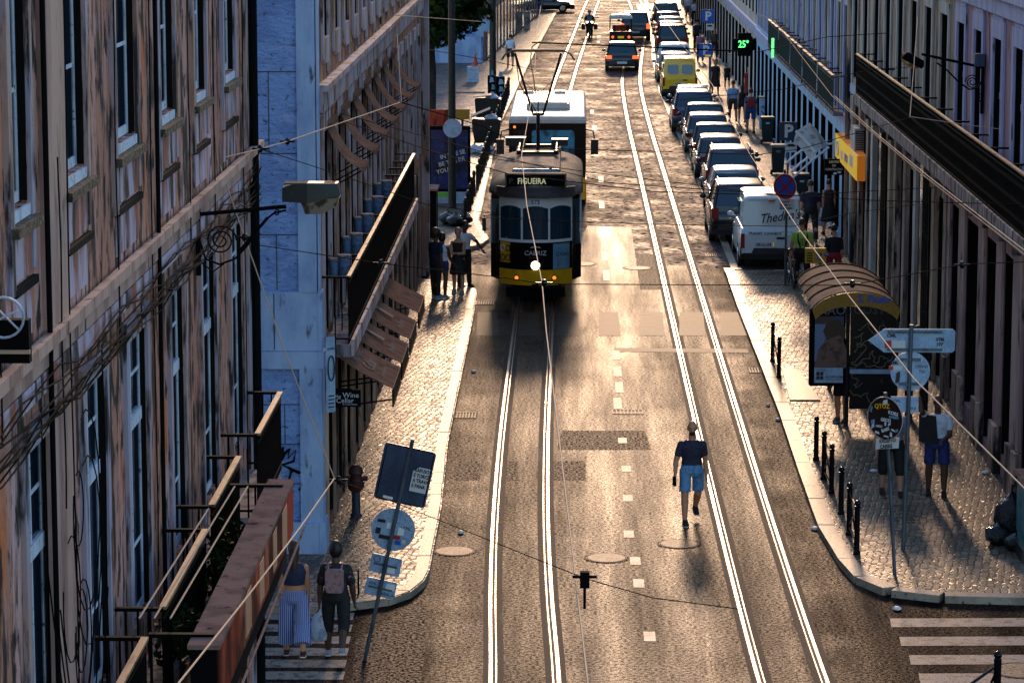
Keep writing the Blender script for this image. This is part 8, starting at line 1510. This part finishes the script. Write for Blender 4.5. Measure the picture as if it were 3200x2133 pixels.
wire('thick pale feeder cable sweeping above the right pavement', Z(6.8, (2300, 0), (2345, 35), (2420, 66), (2500, 170), (2600, 300), (2720, 410), (2900, 560), (3200, 795))+[Vector((5.0, 20, 6.8)), Vector((5.0, -10, 6.9))], mat('feeder cable', (.20, .13, .08), .8, spec=.1), .009)
wire('thin twin wire beside the feeder cable', Z(6.8, (2608, 300), (2735, 415), (2912, 560), (3205, 785))+[Vector((5.05, 20, 6.8)), Vector((5.05, -10, 6.9))], 'cable_light', .006)
D2 = lambda z, *pp: [G(a*D_, b*D_, z) for a, b in pp]
def Pw(*pp): return [PY(a*D_, b*D_, y) for a, b, y in pp]
wire('bright span wire from the left facade to the orange building', Pw((500, 365, 35.2), (598, 342, 37.5), (660, 325, 40), (920, 235, 52)), 'cable_light', .007, [PY(598*D_, 342*D_, 37.5), PY(660*D_, 325*D_, 40)])
wire('dark wire from the orange building towards the tram', Pw((920, 235, 52), (1110, 290, 56), (1170, 322, 58)), 'cable', .010)
wire('bright pull wire running down past the left street lamp', Pw((500, 365, 35.2), (560, 540, 34), (655, 810, 33.5), (768, 1098, 33)), 'cable_light', .0075, [PY(562*D_, 545*D_, 34), PY(778*D_, 1102*D_, 33)])
wire('thick bright wire descending to the bottom left corner', Pw((768, 1098, 33), (690, 1210, 28), (560, 1380, 23), (410, 1568, 19), (330, 1660, 17.5)), 'cable_light', .0075)
wire('dark span wire crossing the lower road', [PY(778*D_, 1102*D_, 33)]+D2(6.1, (1000, 1178), (1320, 1318), (1345, 1328), (1480, 1330), (1900, 1335), (2352, 1345))[1:3]+D2(6.1, (1500, 1372), (1700, 1398)), 'cable', .004)
wire('span wire above the front of the tram', D2(6.3, (540, 555), (870, 604), (1160, 638), (1250, 652), (1600, 654), (1950, 655), (2220, 606), (2400, 600)), 'cable', .006, [G(1958*D_, 652*D_, 6.3), G(1250*D_, 650*D_, 6.3), G(2210*D_, 608*D_, 6.3), G(875*D_, 604*D_, 6.3)])
wire('span wire from the tram roof to the right lamp', D2(6.3, (1150, 338), (1740, 355), (1840, 342), (2090, 270)), 'cable', .007, [G(1738*D_, 355*D_, 6.3)])
wire('bright wire from the hanging joint to the right edge', D2(6.3, (2090, 268), (2200, 284), (2352, 304), (2500, 322)), 'cable_light', .007)
wire('bright stay from the right lamp down to the joint', Pw((2108, 40, 56), (2090, 268, 50)), 'cable_light', .007)
wire('dark wire slanting from the tall left facade over the tram', D2(6.9, (565, 188), (740, 262), (1000, 350), (1170, 400), (1500, 440), (1850, 450)), 'cable', .007)
wire('second dark wire slanting over the tram roof', D2(6.9, (570, 190), (750, 252), (1150, 360), (1400, 420), (2000, 460), (2352, 470)), 'cable', .006)
wire('faint wire from the insulator over the balcony', Pw((598, 342, 37.5), (760, 395, 42), (980, 470, 48), (1200, 500, 52)), 'cable', .006)
wire('short wire hanging from the insulator to the lamp bracket', Pw((598, 342, 37.5), (568, 440, 36)), 'cable', .006)
wire('bright wire high on the left in front of the tree', Pw((905, 35, 60), (1105, 50, 80)), 'cable_light', .010)
wire('bright stay from the cornice down to the span joint', Pw((912, 78, 56), (922, 235, 52)), 'cable_light', .007)
wire('thick black span wire near the top of the road', D2(6.6, (1222, 98), (1480, 108), (1700, 118)), 'cable', .02)
wire('curved dark feeder at the current collector', D2(6.4, (1240, 95), (1222, 108), (1218, 140), (1225, 175), (1230, 215)), 'cable', .014)
wire('dark wire across the upper left square', Pw((960, 110, 90), (1100, 135, 110), (1225, 160, 120)), 'cable', .012)
wire('dark wire crossing the upper facades on the right', D2(6.9, (1740, 120), (1900, 85), (2060, 75), (2200, 70)), 'cable', .010)
wire('lower dark wire crossing the far right facades', D2(6.5, (1560, 230), (1800, 205), (2000, 160), (2130, 152)), 'cable', .008)
wire('dark wire across the parked cars', D2(6.4, (1100, 360), (1350, 395), (1800, 450), (2160, 430)), 'cable', .006)
wire('fine wire passing the white van roof', D2(6.2, (1100, 500), (1500, 515), (1820, 520), (1950, 490), (2100, 470)), 'cable', .005)
hg = thing('wire_hanger', 'black hanger clamping the left contact wire in the lower road', 'hanger', G(1343*D_, 1330*D_, 6.1)); c = G(1343*D_, 1330*D_, 6.1)
mb = MB(); mb.box((c.x-.035, c.y-.03, c.z-.06), (c.x+.035, c.y+.03, c.z+.06)); mb.tube([c, c+Vector((.0, 0, -.22))], .012, 6); mb.tube([c+Vector((-.09, 0, .02)), c+Vector((.09, 0, .02))], .012, 6); OBJ('clamp', mb, 'blackmatt', hg)
# ------------------------------------------------------------------ litter
MT['litter'] = mat('crumpled paper', (.85, .85, .85), .6)
for k, (px_, py, lb) in enumerate(((1440, 1662, 'white scrap on the road near the left kerb'), (1480, 1160, 'white scrap by the left gutter next to the rails'), (2548, 1650, 'crushed white cup on the road by the corner kerb'), (2352, 1072, 'pale scrap in the right gutter near the speed table'), (2430, 1310, 'orange white wrapper by the right kerb'), (2455, 1340, 'pale wrapper right of the orange one'), (2400, 1265, 'white scrap beside the dropped kerb'), (2500, 1440, 'flattened pale wrapper near the single bollard'), (2803, 1900, 'white napkin on the asphalt beyond the crossing'), (2160, 620, 'pale scrap in the gutter beside the parked cars'), (2185, 660, 'second pale scrap in the gutter beside the parked cars'), (2240, 832, 'white scrap near the drain by the van'), (2280, 905, 'white scrap in front of the van'), (3080, 1475, 'white scrap on the right pavement by the pink wall'), (2730, 1470, 'bluish scrap on the right pavement under the round sign'), (1370, 1480, 'small pale scrap by the left kerb stones'))):
    c = G(px_, py, .02 if px_ < 2700 or py > 1850 else .13); mb = MB(); s_ = random.uniform(.035, .07); mb.rings([[c+Vector((s_*math.cos(a)*f*(1+.2*math.sin(2*a+k)), s_*1.3*math.sin(a)*f, z)) for a in [2*PI*j/8 for j in range(8)]] for f, z in ((1, -.01), (1, .012), (.55, .03), (.1, .034))]); tag(OBJ('paper_scrap', mb, 'litter'), lb, 'paper scrap', 'paper scraps dropped in the street')
